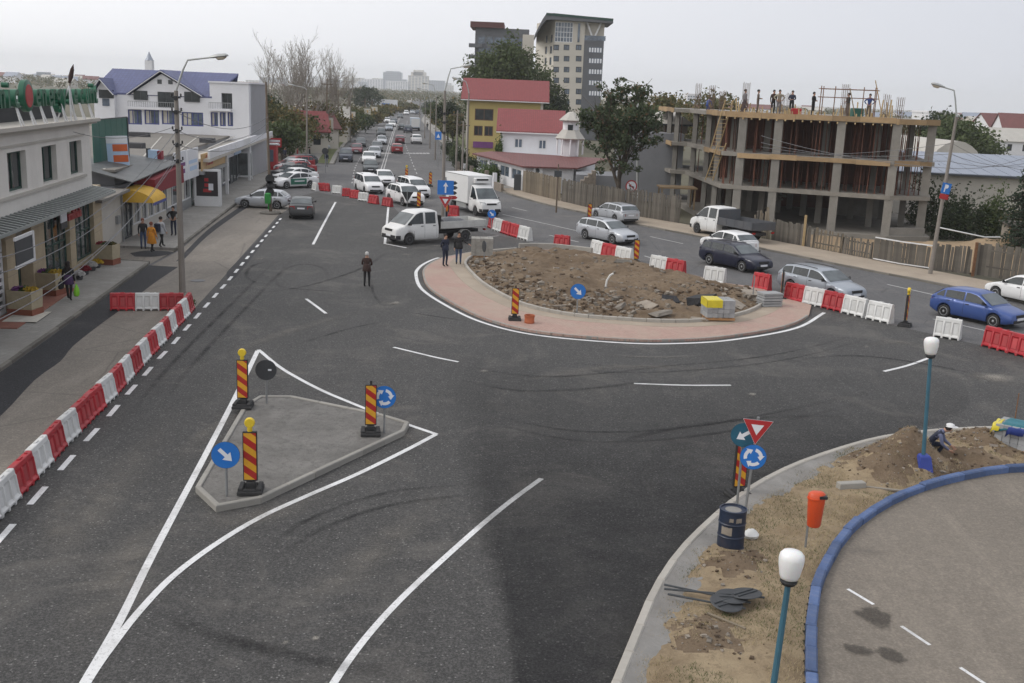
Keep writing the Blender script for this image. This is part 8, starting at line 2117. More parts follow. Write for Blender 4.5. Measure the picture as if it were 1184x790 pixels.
# people: one skinned continuous body each
PEOPLE=[]
def person(loc,ang,label,top='cl_black',bottom='cl_black',hair='hair_dark',shoes='shoe',h=1.75,pose=None,coat=None,longhair=False,hat=None,group='pedestrians',vest=None,fingers=True,name='person'):
    J={'pel':(0,0,.95),'spi':(0,0,1.13),'che':(0,0,1.36),'nck':(0,0.01,1.49),'hdb':(0,-.015,1.57),'hdm':(0,-.012,1.645),'hdt':(0,0,1.715),'nose':(0,-.115,1.625)}
    for s,k in ((1,'L'),(-1,'R')):
        J.update({'sho'+k:(.185*s,0,1.41),'elb'+k:(.235*s,.03,1.12),'wri'+k:(.24*s,-.05,.88),'pal'+k:(.24*s,-.065,.815),
                  'hip'+k:(.095*s,0,.90),'kne'+k:(.105*s,-.015,.49),'ank'+k:(.105*s,.03,.085),'toe'+k:(.115*s,-.14,.045)})
    if pose: J.update(pose)
    order=list(J); sc=h/1.75
    E=[('pel','spi','torso'),('spi','che','torso'),('che','nck','neck'),('nck','hdb','head'),('hdb','hdm','head'),('hdm','hdt','head'),('hdb','nose','head')]
    for k in 'LR': E+=[('che','sho'+k,'torso'),('sho'+k,'elb'+k,'arm'),('elb'+k,'wri'+k,'arm'),('wri'+k,'pal'+k,'hand'),('pel','hip'+k,'leg'),('hip'+k,'kne'+k,'leg'),('kne'+k,'ank'+k,'leg'),('ank'+k,'toe'+k,'foot')]
    Rd={'pel':(.155,.115),'spi':(.14,.105),'che':(.165,.12),'nck':(.058,.058),'hdb':(.07,.08),'hdm':(.080,.098),'hdt':(.055,.065),'nose':(.012,.012)}
    for k in 'LR': Rd.update({'sho'+k:(.072,.072),'elb'+k:(.05,.05),'wri'+k:(.033,.033),'pal'+k:(.040,.026),'hip'+k:(.095,.10),'kne'+k:(.064,.066),'ank'+k:(.046,.05),'toe'+k:(.042,.032)})
    if fingers:
        for k in 'LR':
            p,w=Vector(J['pal'+k]),Vector(J['wri'+k]); d=(p-w).normalized(); s=1 if k=='L' else -1
            side=Vector((0,-1,0)); side=(side-d*side.dot(d)).normalized(); curl=Vector((-s,0,0)); curl=(curl-d*curl.dot(d)-side*curl.dot(side)).normalized()
            for i,(off,ln) in enumerate(((.030,.072),(.010,.082),(-.011,.076),(-.031,.060))):
                a=p+d*.035+side*off; b=a+d*ln*.5+curl*.008; c=a+d*ln*.9+curl*.030
                for nm,q in (('a',a),('b',b),('c',c)): J[f'f{i}{nm}{k}']=tuple(q); Rd[f'f{i}{nm}{k}']=(.0095,.0095)
                E+=[('pal'+k,f'f{i}a{k}','hand'),(f'f{i}a{k}',f'f{i}b{k}','hand'),(f'f{i}b{k}',f'f{i}c{k}','hand')]
            a=p-d*.01+side*.045; b=a+d*.045+side*.018+curl*.012
            J[f't0{k}']=tuple(a); J[f't1{k}']=tuple(b); Rd[f't0{k}']=(.012,.012); Rd[f't1{k}']=(.010,.010)
            E+=[('pal'+k,f't0{k}','hand'),(f't0{k}',f't1{k}','hand')]
    names=list(J); ix={n_: i for i,n_ in enumerate(names)}
    me=bpy.data.meshes.new('skeleton'); me.from_pydata([tuple(c*sc for c in J[n_]) for n_ in names],[(ix[a],ix[b]) for a,b,_ in E],[])
    o=bpy.data.objects.new('skeleton',me); COL.objects.link(o)
    o.modifiers.new('skin','SKIN'); sv=me.skin_vertices[0].data
    for n_,i in ix.items(): sv[i].radius=(Rd[n_][0]*sc,Rd[n_][1]*sc)
    sv[ix['pel']].use_root=True
    o.modifiers['skin'].use_smooth_shade=True; o.modifiers['skin'].branch_smoothing=0.4
    sb=o.modifiers.new('sub','SUBSURF'); sb.levels=1; sb.render_levels=1
    PEOPLE.append((o,dict(J=J,E=E,sc=sc,loc=loc,ang=ang,label=label,top=top,bottom=bottom,hair=hair,shoes=shoes,coat=coat,longhair=longhair,hat=hat,group=group,vest=vest,name=name)))
def bake_people():
    bpy.context.view_layer.update(); dg=bpy.context.evaluated_depsgraph_get()
    for o,d in PEOPLE:
        me=bpy.data.meshes.new_from_object(o.evaluated_get(dg),depsgraph=dg); me.name='body'
        me.materials.clear()
        for mm in (d['top'],d['bottom'],'skin',d['shoes']): me.materials.append(MAT[mm])
        sc=d['sc']; seg=[(np.array(d['J'][a])*sc,np.array(d['J'][b])*sc,t) for a,b,t in d['E'] if not (t=='hand' and a[0] in 'ft')]
        A=np.array([s[0] for s in seg]); Bv=np.array([s[1] for s in seg]); AB=Bv-A; L2=(AB**2).sum(1)
        mi={'torso':0,'neck':0,'arm':0,'hand':2,'leg':1,'foot':3,'head':2}; ids=[]
        for p in me.polygons:
            c=np.array(p.center); t=np.clip(((c-A)*AB).sum(1)/L2,0,1); dd=((A+AB*t[:,None]-c)**2).sum(1); k=int(dd.argmin()); tt=seg[k][2]
            v=mi[tt]
            if tt=='torso' and c[2]<0.93*sc and seg[k][0][2]<1.0*sc: v=1
            if tt=='neck' and c[2]>1.46*sc: v=2
            ids.append(v)
        me.polygons.foreach_set('material_index',ids); me.polygons.foreach_set('use_smooth',[True]*len(ids))
        body=bpy.data.objects.new(d['name'],me); COL.objects.link(body)
        body.location=d['loc']; body.rotation_euler=(0,0,d['ang']); tag(body,d['label'],'person',d['group'])
        J=d['J']; hb,ht=Vector(J['hdm'])*sc,Vector(J['hdt'])*sc; up=(ht-Vector(J['hdb'])*sc).normalized(); Q=up.to_track_quat('Z','Y').to_matrix().to_4x4()
        c=hb+up*0.015*sc; m=MB(); m.T=Matrix.Translation(c); rings=[]
        for z,r in ((-.055,.0935),(-.02,.101),(.03,.102),(.075,.088),(.105,.055),(.118,.012)):
            rings.append([(r*sc*math.cos(a)*0.93,(r*1.12*math.sin(a)+.022)*sc+(0.0 if z>0.02 else max(0,-math.sin(a))*0.055*sc),z*sc) for a in [2*math.pi*k/14 for k in range(14)]])
        m.loft(rings); ho=m.build('hair',d['hair'],None,True,60); ho.parent=body
        if d['longhair']:
            m=MB(); m.T=Matrix.Translation(c); m.loft([[(w*sc*math.cos(a),(0.05+dy+0.055*math.sin(a))*sc,z*sc) for a in [2*math.pi*k/10 for k in range(10)]] for z,w,dy in ((.06,.07,.0),(-.05,.105,.01),(-.16,.125,.045),(-.28,.10,.06),(-.34,.05,.06))]); q=m.build('long_hair',d['hair'],None,True,60); q.parent=body
        if d['hat']:
            m=MB(); m.T=Matrix.Translation(c); m.loft([[(r*sc*math.cos(a),(r*1.1*math.sin(a)-(bb*max(0,-math.sin(a))))*sc,z*sc) for a in [2*math.pi*k/16 for k in range(16)]] for z,r,bb in ((.035,.116,.075),(.045,.118,.08),(.05,.112,0),(.10,.095,0),(.125,.05,0),(.13,.01,0))]); q=m.build('cap',d['hat'],None,True,50); q.parent=body
        if d['coat']:
            mt,zb,rb=d['coat']; pe=Vector(J['pel'])*sc; ch=Vector(J['che'])*sc
            m=MB(); m.loft([[(r*sc*1.12*math.cos(a),r*sc*0.86*math.sin(a),z*sc) for a in [2*math.pi*k/14 for k in range(14)]] for z,r in ((zb,rb),(zb+.02,rb+.01),(.95,.185),(1.12,.165),(1.16,.13))]); q=m.build('coat',mt,None,True,50); q.parent=body
        if d['vest']:
            m=MB(); m.loft([[(r*sc*1.15*math.cos(a),r*sc*0.92*math.sin(a),z*sc) for a in [2*math.pi*k/14 for k in range(14)]] for z,r in ((.95,.18),(1.0,.185),(1.3,.19),(1.44,.14))]); q=m.build('vest',d['vest'],None,True,50); q.parent=body
        bpy.data.objects.remove(o)
walk={'kneL':(.10,-.13,.50),'ankL':(.10,-.20,.10),'toeL':(.105,-.37,.06),'kneR':(-.10,.06,.49),'ankR':(-.10,.24,.13),'toeR':(-.105,.10,.045),'wriL':(.25,.08,.90),'palL':(.25,.10,.83),'wriR':(-.25,-.14,.91),'palR':(-.25,-.17,.85),'elbR':(-.24,-.02,1.12),'elbL':(.24,.06,1.12)}
hips={'elbL':(.40,.06,1.20),'wriL':(.22,-.03,1.02),'palL':(.17,-.05,1.0),'elbR':(-.40,.06,1.20),'wriR':(-.22,-.03,1.02),'palR':(-.17,-.05,1.0)}
point_={'elbL':(.34,-.06,1.20),'wriL':(.52,-.14,1.12),'palL':(.58,-.17,1.09)}
hold={'elbL':(.25,-.02,1.14),'wriL':(.12,-.22,1.10),'palL':(.07,-.25,1.12),'elbR':(-.25,-.02,1.14),'wriR':(-.12,-.22,1.08),'palR':(-.07,-.25,1.09)}
behind={'elbL':(.25,.07,1.14),'wriL':(.08,.17,.98),'palL':(.02,.19,.96),'elbR':(-.25,.07,1.14),'wriR':(-.08,.17,.97),'palR':(-.02,.19,.95)}
def gp(u,v,z=0.0): p=G(u,v,z); return (p.x,p.y,p.z)
person(gp(424,332),math.pi-0.1,'man with white hair in a dark suit seen from behind on the open asphalt','cl_brown','cl_black','hair_white',h=1.70,pose={**hold,'kneR':(-.12,-.02,.49),'ankR':(-.13,.02,.085)},coat=('cl_brown',.80,.20))
person(gp(514.5,308,0.1),0.75,'man in a dark navy jacket standing on the ring, left of the two men','cl_navy','cl_navy','hair_dark',h=1.76,pose=behind,coat=('cl_navy',.86,.185))
person(gp(530,305.5,0.1),0.1,'man in dark jacket and jeans pointing, right of the two men on the ring','cl_black','cl_jeans','hair_dark',h=1.78,pose=point_,coat=('cl_black',.84,.19))
person(gp(80.5,347.5,0.13),math.pi+0.15,'woman with long dark hair in dark purple clothes walking past the planters','cl_black','cl_black','hair_dark',h=1.66,pose={k:v for k,v in walk.items() if 'wri' not in k and 'pal' not in k and 'elb' not in k},longhair=True,coat=('cl_purple',.74,.20))
person(gp(166,288,0.13),0.5,'person with reddish hair in dark jacket and jeans under the yellow awning','cl_black','cl_jeans','hair_red',h=1.70)
person(gp(176,292,0.13),math.pi-0.3,'woman in a long orange coat walking on the shop pavement','cl_orange','cl_black','hair_red',h=1.66,pose=walk,coat=('cl_orange',.52,.25))
person(gp(187,286,0.13),math.pi-0.5,'person in a light grey jacket with dark backpack beside the orange coat','cl_lightgrey','cl_black','hair_dark',h=1.72,pose=walk,coat=('cl_lightgrey',.78,.20))
person(gp(201,272.5,0.13),0.0,'man in dark clothes with hands on hips on the shop pavement','cl_black','cl_navy','hair_dark',h=1.78,pose=hips)
person(gp(514.5,259.5),0.0,'worker in an orange vest standing behind the flatbed truck','cl_navy','cl_navy','hair_dark',h=1.75,vest='cl_vest')
# man digging a hole, kneeling
dig={'pel':(0,.10,.42),'spi':(0,.0,.58),'che':(0,-.16,.76),'nck':(0,-.26,.86),'hdb':(0,-.33,.89),'hdm':(0,-.39,.93),'hdt':(0,-.43,1.0),'nose':(0,-.47,.86),
       'shoL':(.185,-.19,.78),'elbL':(.24,-.28,.52),'wriL':(.16,-.48,.40),'palL':(.14,-.54,.36),'shoR':(-.185,-.19,.78),'elbR':(-.24,-.26,.52),'wriR':(-.14,-.44,.36),'palR':(-.12,-.50,.32),
       'hipL':(.10,.09,.38),'kneL':(.14,-.30,.40),'ankL':(.13,-.12,.06),'toeL':(.13,-.28,.03),'hipR':(-.10,.09,.38),'kneR':(-.14,-.16,.07),'ankR':(-.12,.24,.06),'toeR':(-.12,.34,.03)}
hp=G(1087,537,0.0); person((hp.x-0.15,hp.y+0.35,0.05),1.15,'worker in blue grey top and white cap kneeling over the hole by the globe lamp','cl_workblue','cl_navy','hair_dark',h=1.75,pose=dig,hat='cl_white',group='workers')
# on the roof of the site
gw='workers on the roof of the unfinished building'
def rp2(u,o_=-0.6):
    a=fN.at(u,130)[0]; q=fN.pt(a,z3t,o_); return (q.x,q.y,z3t+0.005)
person(rp2(874,-0.5),1.2,'worker in brown bending a little on the roof, left of the standing group','cl_dusty','cl_dusty','hair_dark',h=1.74,pose=hold,group=gw)
person(rp2(892,-0.5),0.2,'worker in dark clothes on the roof, left of the one in a pale top','cl_brown','cl_black','hair_dark',h=1.76,group=gw)
person(rp2(899,-0.35),0.0,'worker in a pale top standing on the roof edge','cl_khaki','cl_grey','hair_dark',h=1.78,pose=hips,group=gw)
person(rp2(913.5,-0.5),-0.4,'worker in a navy jacket on the roof, right of the pale top','cl_navy','cl_black','hair_dark',h=1.76,pose=hold,group=gw)
person(rp2(979,-0.5),-1.4,'worker in dark clothes under the scaffold frame on the roof','cl_black','cl_dusty','hair_dark',h=1.74,pose=hold,group=gw)
person(rp2(938,-0.8),0.8,'worker in black bending between the starter bars and the red crate','cl_black','cl_black','hair_dark',h=1.72,pose=hold,group=gw)
person(rp2(1003,-1.2),-0.6,'worker in blue behind the right half of the scaffold frame','cl_blue','cl_dusty','hair_dark',h=1.74,pose=hips,group=gw)
person(rp2(856,-1.5),1.9,'worker in grey standing left of the brown one on the roof','cl_grey','cl_navy','hair_dark',h=1.74,group=gw)
crouch={k:(v[0],v[1],v[2]) for k,v in dig.items()}
q=fL.pt(2.0,z3t,-0.6); person((15.9,93.5,z3t+0.005),2.4,'worker in blue crouching at the left end of the roof','cl_blue','cl_blue','hair_dark',h=1.75,pose=crouch,group=gw)
person((17.4,86.0,z3t+0.005),0.5,'worker in dark brown crouching behind the roof ladder','cl_brown','cl_black','hair_dark',h=1.72,pose=crouch,group=gw)
# far pedestrians
gf='far pedestrians on the left pavement'
for u,v,a,t_,b_,lb in [(383,167,3.0,'cl_white','cl_navy','pedestrian in a white top on the far left pavement'),(387.5,167,3.0,'cl_blue','cl_black','pedestrian in a blue top beside the one in white'),(380,166,0.2,'cl_black','cl_black','pedestrian all in black left of the white top'),
       (377.5,193,0.6,'cl_navy','cl_grey','person in dark blue at the pavement corner by the round sign'),(329.5,187,0.2,'cl_navy','cl_black','person in navy standing behind the parked cars'),(369,169,1.0,'cl_red','cl_black','person in red beside the parked silver car'),
       (344,187,1.6,'cl_red','cl_black','person in red behind the parked car row'),(358,186,2.0,'cl_black','cl_black','person in black beside the lamp pole by the parked cars'),(427,144,3.0,'cl_black','cl_black','distant pedestrian in black farther down the left pavement'),(433.5,141,3.0,'cl_navy','cl_black','distant pedestrian near the end of the left pavement'),(494,150.5,0.0,'cl_black','cl_navy','distant pedestrian on the right pavement')]:
    person(gp(u,v,0.13),a,lb,t_,b_,'hair_dark',h=1.72,pose=walk if a>2.5 else None,group=gf,fingers=False)
bake_people()
def bake_text():
    bpy.context.view_layer.update(); dg=bpy.context.evaluated_depsgraph_get()
    for o in [o for o in COL.objects if o.type=='FONT']:
        me=bpy.data.meshes.new_from_object(o.evaluated_get(dg),depsgraph=dg); n=bpy.data.objects.new(o.name.split('.')[0],me); COL.objects.link(n)
        n.parent=o.parent; n.matrix_local=o.matrix_local.copy(); bpy.data.objects.remove(o)
bake_text()
# things people carry
q=gp(80.5,347.5,0.13)
m=MB(); c=Vector((q[0]-0.30,q[1]-0.06,0.62)); m.loft([[(c.x+w*math.cos(a)*.6,c.y+w*math.sin(a),c.z+z) for a in [2*math.pi*k/10 for k in range(10)]] for z,w in ((0,.10),(.03,.17),(.2,.18),(.3,.12),(.31,.02))]); m.tube([(c.x,c.y-.1,c.z+.28),(c.x+.03,c.y-.05,c.z+.45),(c.x+.03,c.y+.05,c.z+.45),(c.x,c.y+.1,c.z+.28)],.012,5); tag(m.build('handbag','bag_black',None,True,loc=c),'black handbag carried by the woman at the planters','bag')
m=MB(); c=Vector((q[0]+0.32,q[1]-0.02,0.33)); m.loft([[(c.x+w*math.cos(a)*.7,c.y+w*math.sin(a),c.z+z+.02*math.sin(3*a)) for a in [2*math.pi*k/10 for k in range(10)]] for z,w in ((0,.08),(.04,.15),(.2,.17),(.33,.12),(.5,.03),(.52,.01))]); tag(m.build('shopping_bag','bag_green',None,True,loc=c),'bright green shopping bag carried by the woman at the planters','bag')
q=gp(187,286,0.13); a_=math.pi-0.5; c=Vector((q[0]-math.sin(a_)*0.2*1,q[1]+math.cos(a_)*0.2,1.05)); m=MB(); m.T=Matrix.Translation(c) @ Matrix.Rotation(a_,4,'Z'); m.cbox(-.16,.16,-.02,.16,0,.45,.05); tag(m.build('backpack','cl_navy',None,loc=c),'dark backpack on the person in the light grey jacket','backpack')
# trees and shrubs
def leaf_mesh(name,centers,size,mat,parent,droop=0.0,seed=0,aspect=1.6):
    r=np.random.default_rng(seed); C=np.asarray(centers,float); n=len(C)
    a=r.normal(size=(n,3)); a[:,2]+=0.6; a/=np.linalg.norm(a,axis=1)[:,None]
    b=r.normal(size=(n,3)); b[:,2]-=droop; b-=a*(a*b).sum(1)[:,None]; b/=np.linalg.norm(b,axis=1)[:,None]; c=np.cross(a,b)
    s=size*r.uniform(.6,1.25,size=(n,1)); w=s/aspect
    V=np.empty((n,4,3)); V[:,0]=C-b*s*.5; V[:,1]=C+c*w*.5+a*s*.08; V[:,2]=C+b*s*.5-a*s*.10; V[:,3]=C-c*w*.5+a*s*.08
    off=np.array(parent.location) if parent is not None else 0
    V=(V-off).reshape(-1,3)
    me=bpy.data.meshes.new(name); me.vertices.add(4*n); me.vertices.foreach_set('co',V.ravel())
    me.loops.add(4*n); me.loops.foreach_set('vertex_index',np.arange(4*n,dtype=np.int32)); me.polygons.add(n)
    me.polygons.foreach_set('loop_start',np.arange(0,4*n,4,dtype=np.int32)); me.update(calc_edges=True)
    me.materials.append(MAT[mat]); o=bpy.data.objects.new(name,me); COL.objects.link(o); o.parent=parent; return o
def grow_branches(m,p,d,L,r,lvl,rr,tips,spread=0.55,n=3,upw=0.12,minr=0.012,sides=6):
    pts=[p]; q=Vector(p); dd=Vector(d); k=4
    for i in range(k):
        dd=(dd+Vector((rr.gauss(0,.10),rr.gauss(0,.10),rr.gauss(0,.06)+upw*.3))).normalized(); q=q+dd*(L/k); pts.append(q.copy())
    m.tube(pts,[max(minr,r*(1-.5*i/k)) for i in range(k+1)],sides if lvl>1 else 4,cap=False)
    if lvl<=0: tips.append(q.copy()); tips.append(pts[2].copy()); return
    for i in range(n):
        a=rr.uniform(0,6.28); ax=dd.orthogonal().normalized(); ax=(ax*math.cos(a)+dd.cross(ax)*math.sin(a)); f=rr.uniform(.35,1.0) if i else 1.0
        s=pts[0].lerp(pts[-1],1) if i==0 else pts[max(1,int(f*k))]
        nd=(dd+ax*spread*rr.uniform(.6,1.3)+Vector((0,0,upw))).normalized()
        grow_branches(m,s,nd,L*rr.uniform(.62,.85),r*.55,lvl-1,rr,tips,spread,n,upw,minr,sides)
def tree(p,h,cr,label,mat,nleaf,size,seed,trunk=0.3,bark='bark',lvl=3,shape=1.0,clump=0.7,name='tree',base=0.3,group='trees',droop=0.3,flat=1.0,n=3,crown_c=None):
    p=Vector(p); rt=empty(name,p); rr=random.Random(seed); m=MB(); tips=[]
    th=h*base; m.tube([p+Vector((0,0,-.1)),p+Vector((0.03*h*rr.uniform(-1,1)*.3,0,th*.5)),p+Vector((0,0,th))],[trunk*1.15,trunk*.9,trunk*.8],8,cap=False)
    for i in range(n+1):
        a=6.28*i/(n+1)+rr.uniform(-.4,.4); d=Vector((math.cos(a)*.55*cr/h*2.4,math.sin(a)*.55*cr/h*2.4,1)).normalized() if i else Vector((0.05,0,1))
        grow_branches(m,p+Vector((0,0,th*rr.uniform(.75,1))),d,(h-th)*.40,trunk*.6,lvl,rr,tips,.6,n,.10)
    m.build('trunk',bark,rt,True)
    # leaf clumps: round the branch tips plus through the crown envelope
    C=[]; cz=th+(h-th)*.52; tv=np.array([tuple(t) for t in tips])
    r=np.random.default_rng(seed);
    ok=[]
    for t in tips:
        e=((t.x-p.x)/cr)**2+((t.y-p.y)/cr)**2+((t.z-p.z-cz)/((h-th)*.56))**2
        if e<1.35: ok.append(t)
    nc=max(20,int(cr*cr*7)); cl=[tuple(t) for t in ok]
    while len(cl)<len(ok)+nc:
        v=r.normal(size=3); v/=np.linalg.norm(v); v*=r.uniform(.45,1.0)**.6
        k=1.0 if v[2]<0 else (1-.35*v[2]*shape)
        cl.append((p.x+v[0]*cr*k,p.y+v[1]*cr*k,p.z+cz+v[2]*(h-th)*.5*flat))
    cl=np.array(cl); w=r.uniform(.4,1.0,size=len(cl)); w/=w.sum()
    idx=r.choice(len(cl),size=nleaf,p=w); P_=cl[idx]+r.normal(size=(nleaf,3))*clump*np.array([.5,.5,.36])
    leaf_mesh('crown',P_,size,mat,rt,droop,seed)
    return tag(rt,label,'tree',group)
def bare_tree(p,h,label,seed,r=0.35,spread=0.48,lvl=5,bark='bark_pale',lean=0.0,L0=0.30,leaves=0):
    p=Vector(p); rt=empty('bare_tree',p); rr=random.Random(seed); m=MB(); tips=[]
    m.tube([p+Vector((0,0,-.1)),p+Vector((lean*.2,0,h*.09)),p+Vector((lean*.3,0,h*.18))],[r,r*.85,r*.75],8,cap=False)
    for i in range(4):
        a=6.28*i/4+rr.uniform(-.5,.5); grow_branches(m,p+Vector((lean*.3,0,h*rr.uniform(.12,.18))),Vector((math.cos(a)*.45+lean*.1,math.sin(a)*.45,1)).normalized(),h*L0,r*.5,lvl,rr,tips,spread,3 if lvl<5 else 3,.20,0.014)
    m.build('trunk',bark,rt,True)
    if leaves:
        t=np.array([tuple(q) for q in tips]); r_=np.random.default_rng(seed); ix=r_.integers(0,len(t),leaves); leaf_mesh('crown',t[ix]+r_.normal(size=(leaves,3))*.25,0.16,'leaf_yellow',rt,.3,seed)
    return tag(rt,label,'tree','bare trees')
def bush(p,rx,ry,rz,label,mat,n,size,seed,group='shrubs',name='shrub',stems=True):
    p=Vector(p); rt=empty(name,p); r=np.random.default_rng(seed); nc=26
    v=r.normal(size=(nc,3)); v/=np.linalg.norm(v,axis=1)[:,None]; v*=r.uniform(.35,.95,size=(nc,1)); v[:,2]=np.abs(v[:,2])*1.0
    c=np.array(p)+v*np.array([rx,ry,rz])*.85+np.array([0,0,rz*.12]); ix=r.integers(0,nc,n)
    leaf_mesh('foliage',c[ix]+r.normal(size=(n,3))*np.array([rx,ry,rz])*.17,size,mat,rt,.3,seed)
    m=MB(); rr=random.Random(seed)
    for k in range(5): q=Vector(c[k]); m.tube([p+Vector((rr.uniform(-.2,.2),rr.uniform(-.2,.2),-.1)),p.lerp(q,.5)+Vector((0,0,.1)),q],[.05,.035,.015],5,cap=False)
    m.build('stem','bark',rt)
    return tag(rt,label,'shrub',group)
# the large leafy tree in front of the grey house
p=G(719,240); tree((8.4,90.0,0),zat((8.4,90.0),88),3.5,'large dark leafy tree with brown tipped leaves over the street fence','leaf_chestnut',9500,0.31,5,0.24,lvl=3,clump=0.40,base=0.24,shape=1.3,droop=0.9)
# trees beside and before the towers
def ptree(u,vbase_Y,vtop,cr,label,mat,n,size,seed,**k):
    q=at(u,150,vbase_Y); h=zat((q.x,q.y),vtop); return tree((q.x,q.y,-0.05),h,cr,label,mat,n,size,seed,**k)
ptree(584,185,48,4.8,'tall green tree in front of the dark grey apartment block','leaf_green',9000,0.6,11,trunk=.35,clump=1.3,base=.2)
ptree(560,192,62,4.5,'smaller green tree left of the tall one before the dark block','leaf_green',4000,0.6,12,trunk=.25,clump=1.1,base=.2)
ptree(612,200,72,4.6,'green tree at the foot of the cream tower, left','leaf_green',4000,0.6,13,trunk=.25,clump=1.1,base=.2)
ptree(634,205,100,4.2,'dark green tree at the foot of the cream tower, right','leaf_dark',3500,0.6,14,trunk=.25,clump=1.1,base=.2)
for i,(u,Y,vt,cr,mt,lb) in enumerate([(765,150,108,5.0,'leaf_olive','olive green tree behind the grey house, left'),(826,160,106,5.5,'leaf_olive','olive tree rising behind the left end of the unfinished building'),(779,170,113,5.0,'leaf_yellow','yellowish tree farther behind the grey house'),
        (1107,150,136,6.0,'leaf_green','green tree behind the warehouse, nearest the site'),(1088,160,128,4.5,'leaf_dark','dark tree right behind the unfinished building corner'),(1132,165,152,4.5,'leaf_green','round green tree left of the red roofed far houses'),
        (1176,150,188,3.5,'leaf_yellow','small yellowish tree at the far right'),(742,145,120,3.5,'leaf_green','green treetop left of the pale hipped roof')]):
    ptree(u,Y,vt,cr,lb,mt,3200,0.55,30+i,trunk=.22,clump=1.0,base=.2)
for i,(u,Y,vt,cr,mt,lb) in enumerate([(518,205,118,3.0,'leaf_dark','dark tree left of the yellow building behind the poles'),(524,190,132,2.6,'leaf_olive','olive tree at the left corner of the yellow building'),(511,240,121,3.2,'leaf_olive','olive tree on the right of the far boulevard, nearest'),(504,300,119,3.6,'leaf_green','green tree on the right of the far boulevard, middle'),(498,380,117,4.2,'leaf_dark','dark tree on the right of the far boulevard, farthest')]):
    ptree(u,Y,vt,cr,lb,mt,2200,0.5,50+i,trunk=.18,clump=.8,base=.2)
# bare trees at left
q=at(332,150,150.0); bare_tree((q.x,q.y,0),zat((q.x,q.y),47),'large bare tree, left one of the tall pair by the boulevard',21,.32,leaves=500)
q=at(358,150,160.0); bare_tree((q.x,q.y,0),zat((q.x,q.y),51),'large bare tree, right one of the tall pair by the boulevard',22,.32,leaves=500)
q=at(391,150,185.0); bare_tree((q.x,q.y,0),zat((q.x,q.y),71),'slender sparse tree right of the two big bare trees',23,.3,.22,4,leaves=900)
# belt of trees and bushes down the left side of the boulevard
for i,(u,Y,vt,cr,mt,lb) in enumerate([(297,150,103,4.6,'leaf_dark','dark green tree behind the white block of the blue roofed house'),(318,140,118,4.2,'leaf_olive','olive tree beside the wooden pole beyond the shops'),(326,133,140,3.4,'leaf_green','round green tree behind the red board sign'),
        (335,142,128,4.0,'leaf_yellow','yellowing tree at the foot of the bare trees'),(352,150,136,3.6,'leaf_green','green tree behind the parked car row'),(368,165,118,4.8,'leaf_olive','broad olive tree below the right bare tree'),(378,175,126,4.0,'leaf_yellow','yellow green tree beside the nearest banner'),
        (388,190,128,4.2,'leaf_olive','olive tree between the first two banners'),(400,205,126,4.5,'leaf_green','green tree between the second and third banners'),(412,222,131,4.4,'leaf_dark','dark round tree right of the third banner'),(403,240,121,5.0,'leaf_olive','tall olive tree behind the banners'),
        (424,270,128,4.5,'leaf_yellow','yellowing tree near the fourth banner'),(436,320,124,5.0,'leaf_olive','far olive tree on the left of the boulevard'),(450,400,122,6.0,'leaf_yellow','far yellow brown tree at the boulevard bend'),(465,450,119,7.0,'leaf_olive','farthest tree left of the boulevard end'),(421,420,100,8.0,'leaf_dark','distant tall dark tree before the city blocks')]):
    ptree(u,Y,vt,cr,lb,mt,2600,0.5 if Y<250 else 0.9,60+i,trunk=.2,clump=.9,base=.18)
for i,(u,v,rx,rz,mt,lb) in enumerate([(559,213,1.8,2.0,'leaf_bright','bright green hedge bush at the garden before the yellow house'),(546,206,1.3,2.2,'leaf_dark','dark bush left of the bright hedge'),(533,196,1.4,2.4,'leaf_dark','dark bush behind the poles left of the garden'),(526,186,1.5,2.2,'leaf_green','green bush farther along the right pavement'),(520,178,1.5,2.4,'leaf_dark','dark bush beside the far crossing on the right'),(571,211,1.3,1.8,'leaf_green','green bush right of the bright hedge by the garden wall'),(405,158,1.6,2.0,'leaf_dark','dark bush on the green verge of the far left pavement')]):
    q=G(u,v,0.1); bush(q,rx,rx*.8,rz,lb,mt,1800,.22,90+i)
q=fW.pt(-0.2,0,0.4); bush((q.x,q.y,0),.7,.6,zeW*1.0,'tall ivy column on the left corner of the white house','leaf_bright',2200,.25,99)
for i,(x,y,rx,rz,mt,lb) in enumerate([(33.5,81,2.2,3.6,'leaf_dark','dark shrub right of the unfinished building corner'),(36.5,82,2.4,3.8,'leaf_green','tall shrub against the warehouse wall, left'),(39.5,80,2.4,3.2,'leaf_olive','olive shrub against the warehouse wall, middle'),(42.5,79,2.6,3.6,'leaf_dark','dark shrub against the warehouse wall, right'),
        (36.5,76,1.8,2.0,'leaf_green','low green shrub behind the tool shed'),(39.6,70.5,1.6,2.2,'leaf_bright','bright green shrub at the right edge behind the fence'),(33.2,86,2.4,4.2,'leaf_dark','tall dark shrub behind the corner column')]):
    bush((x,y,0),rx,rx*.8,rz,lb,mt,2600,.26,110+i)
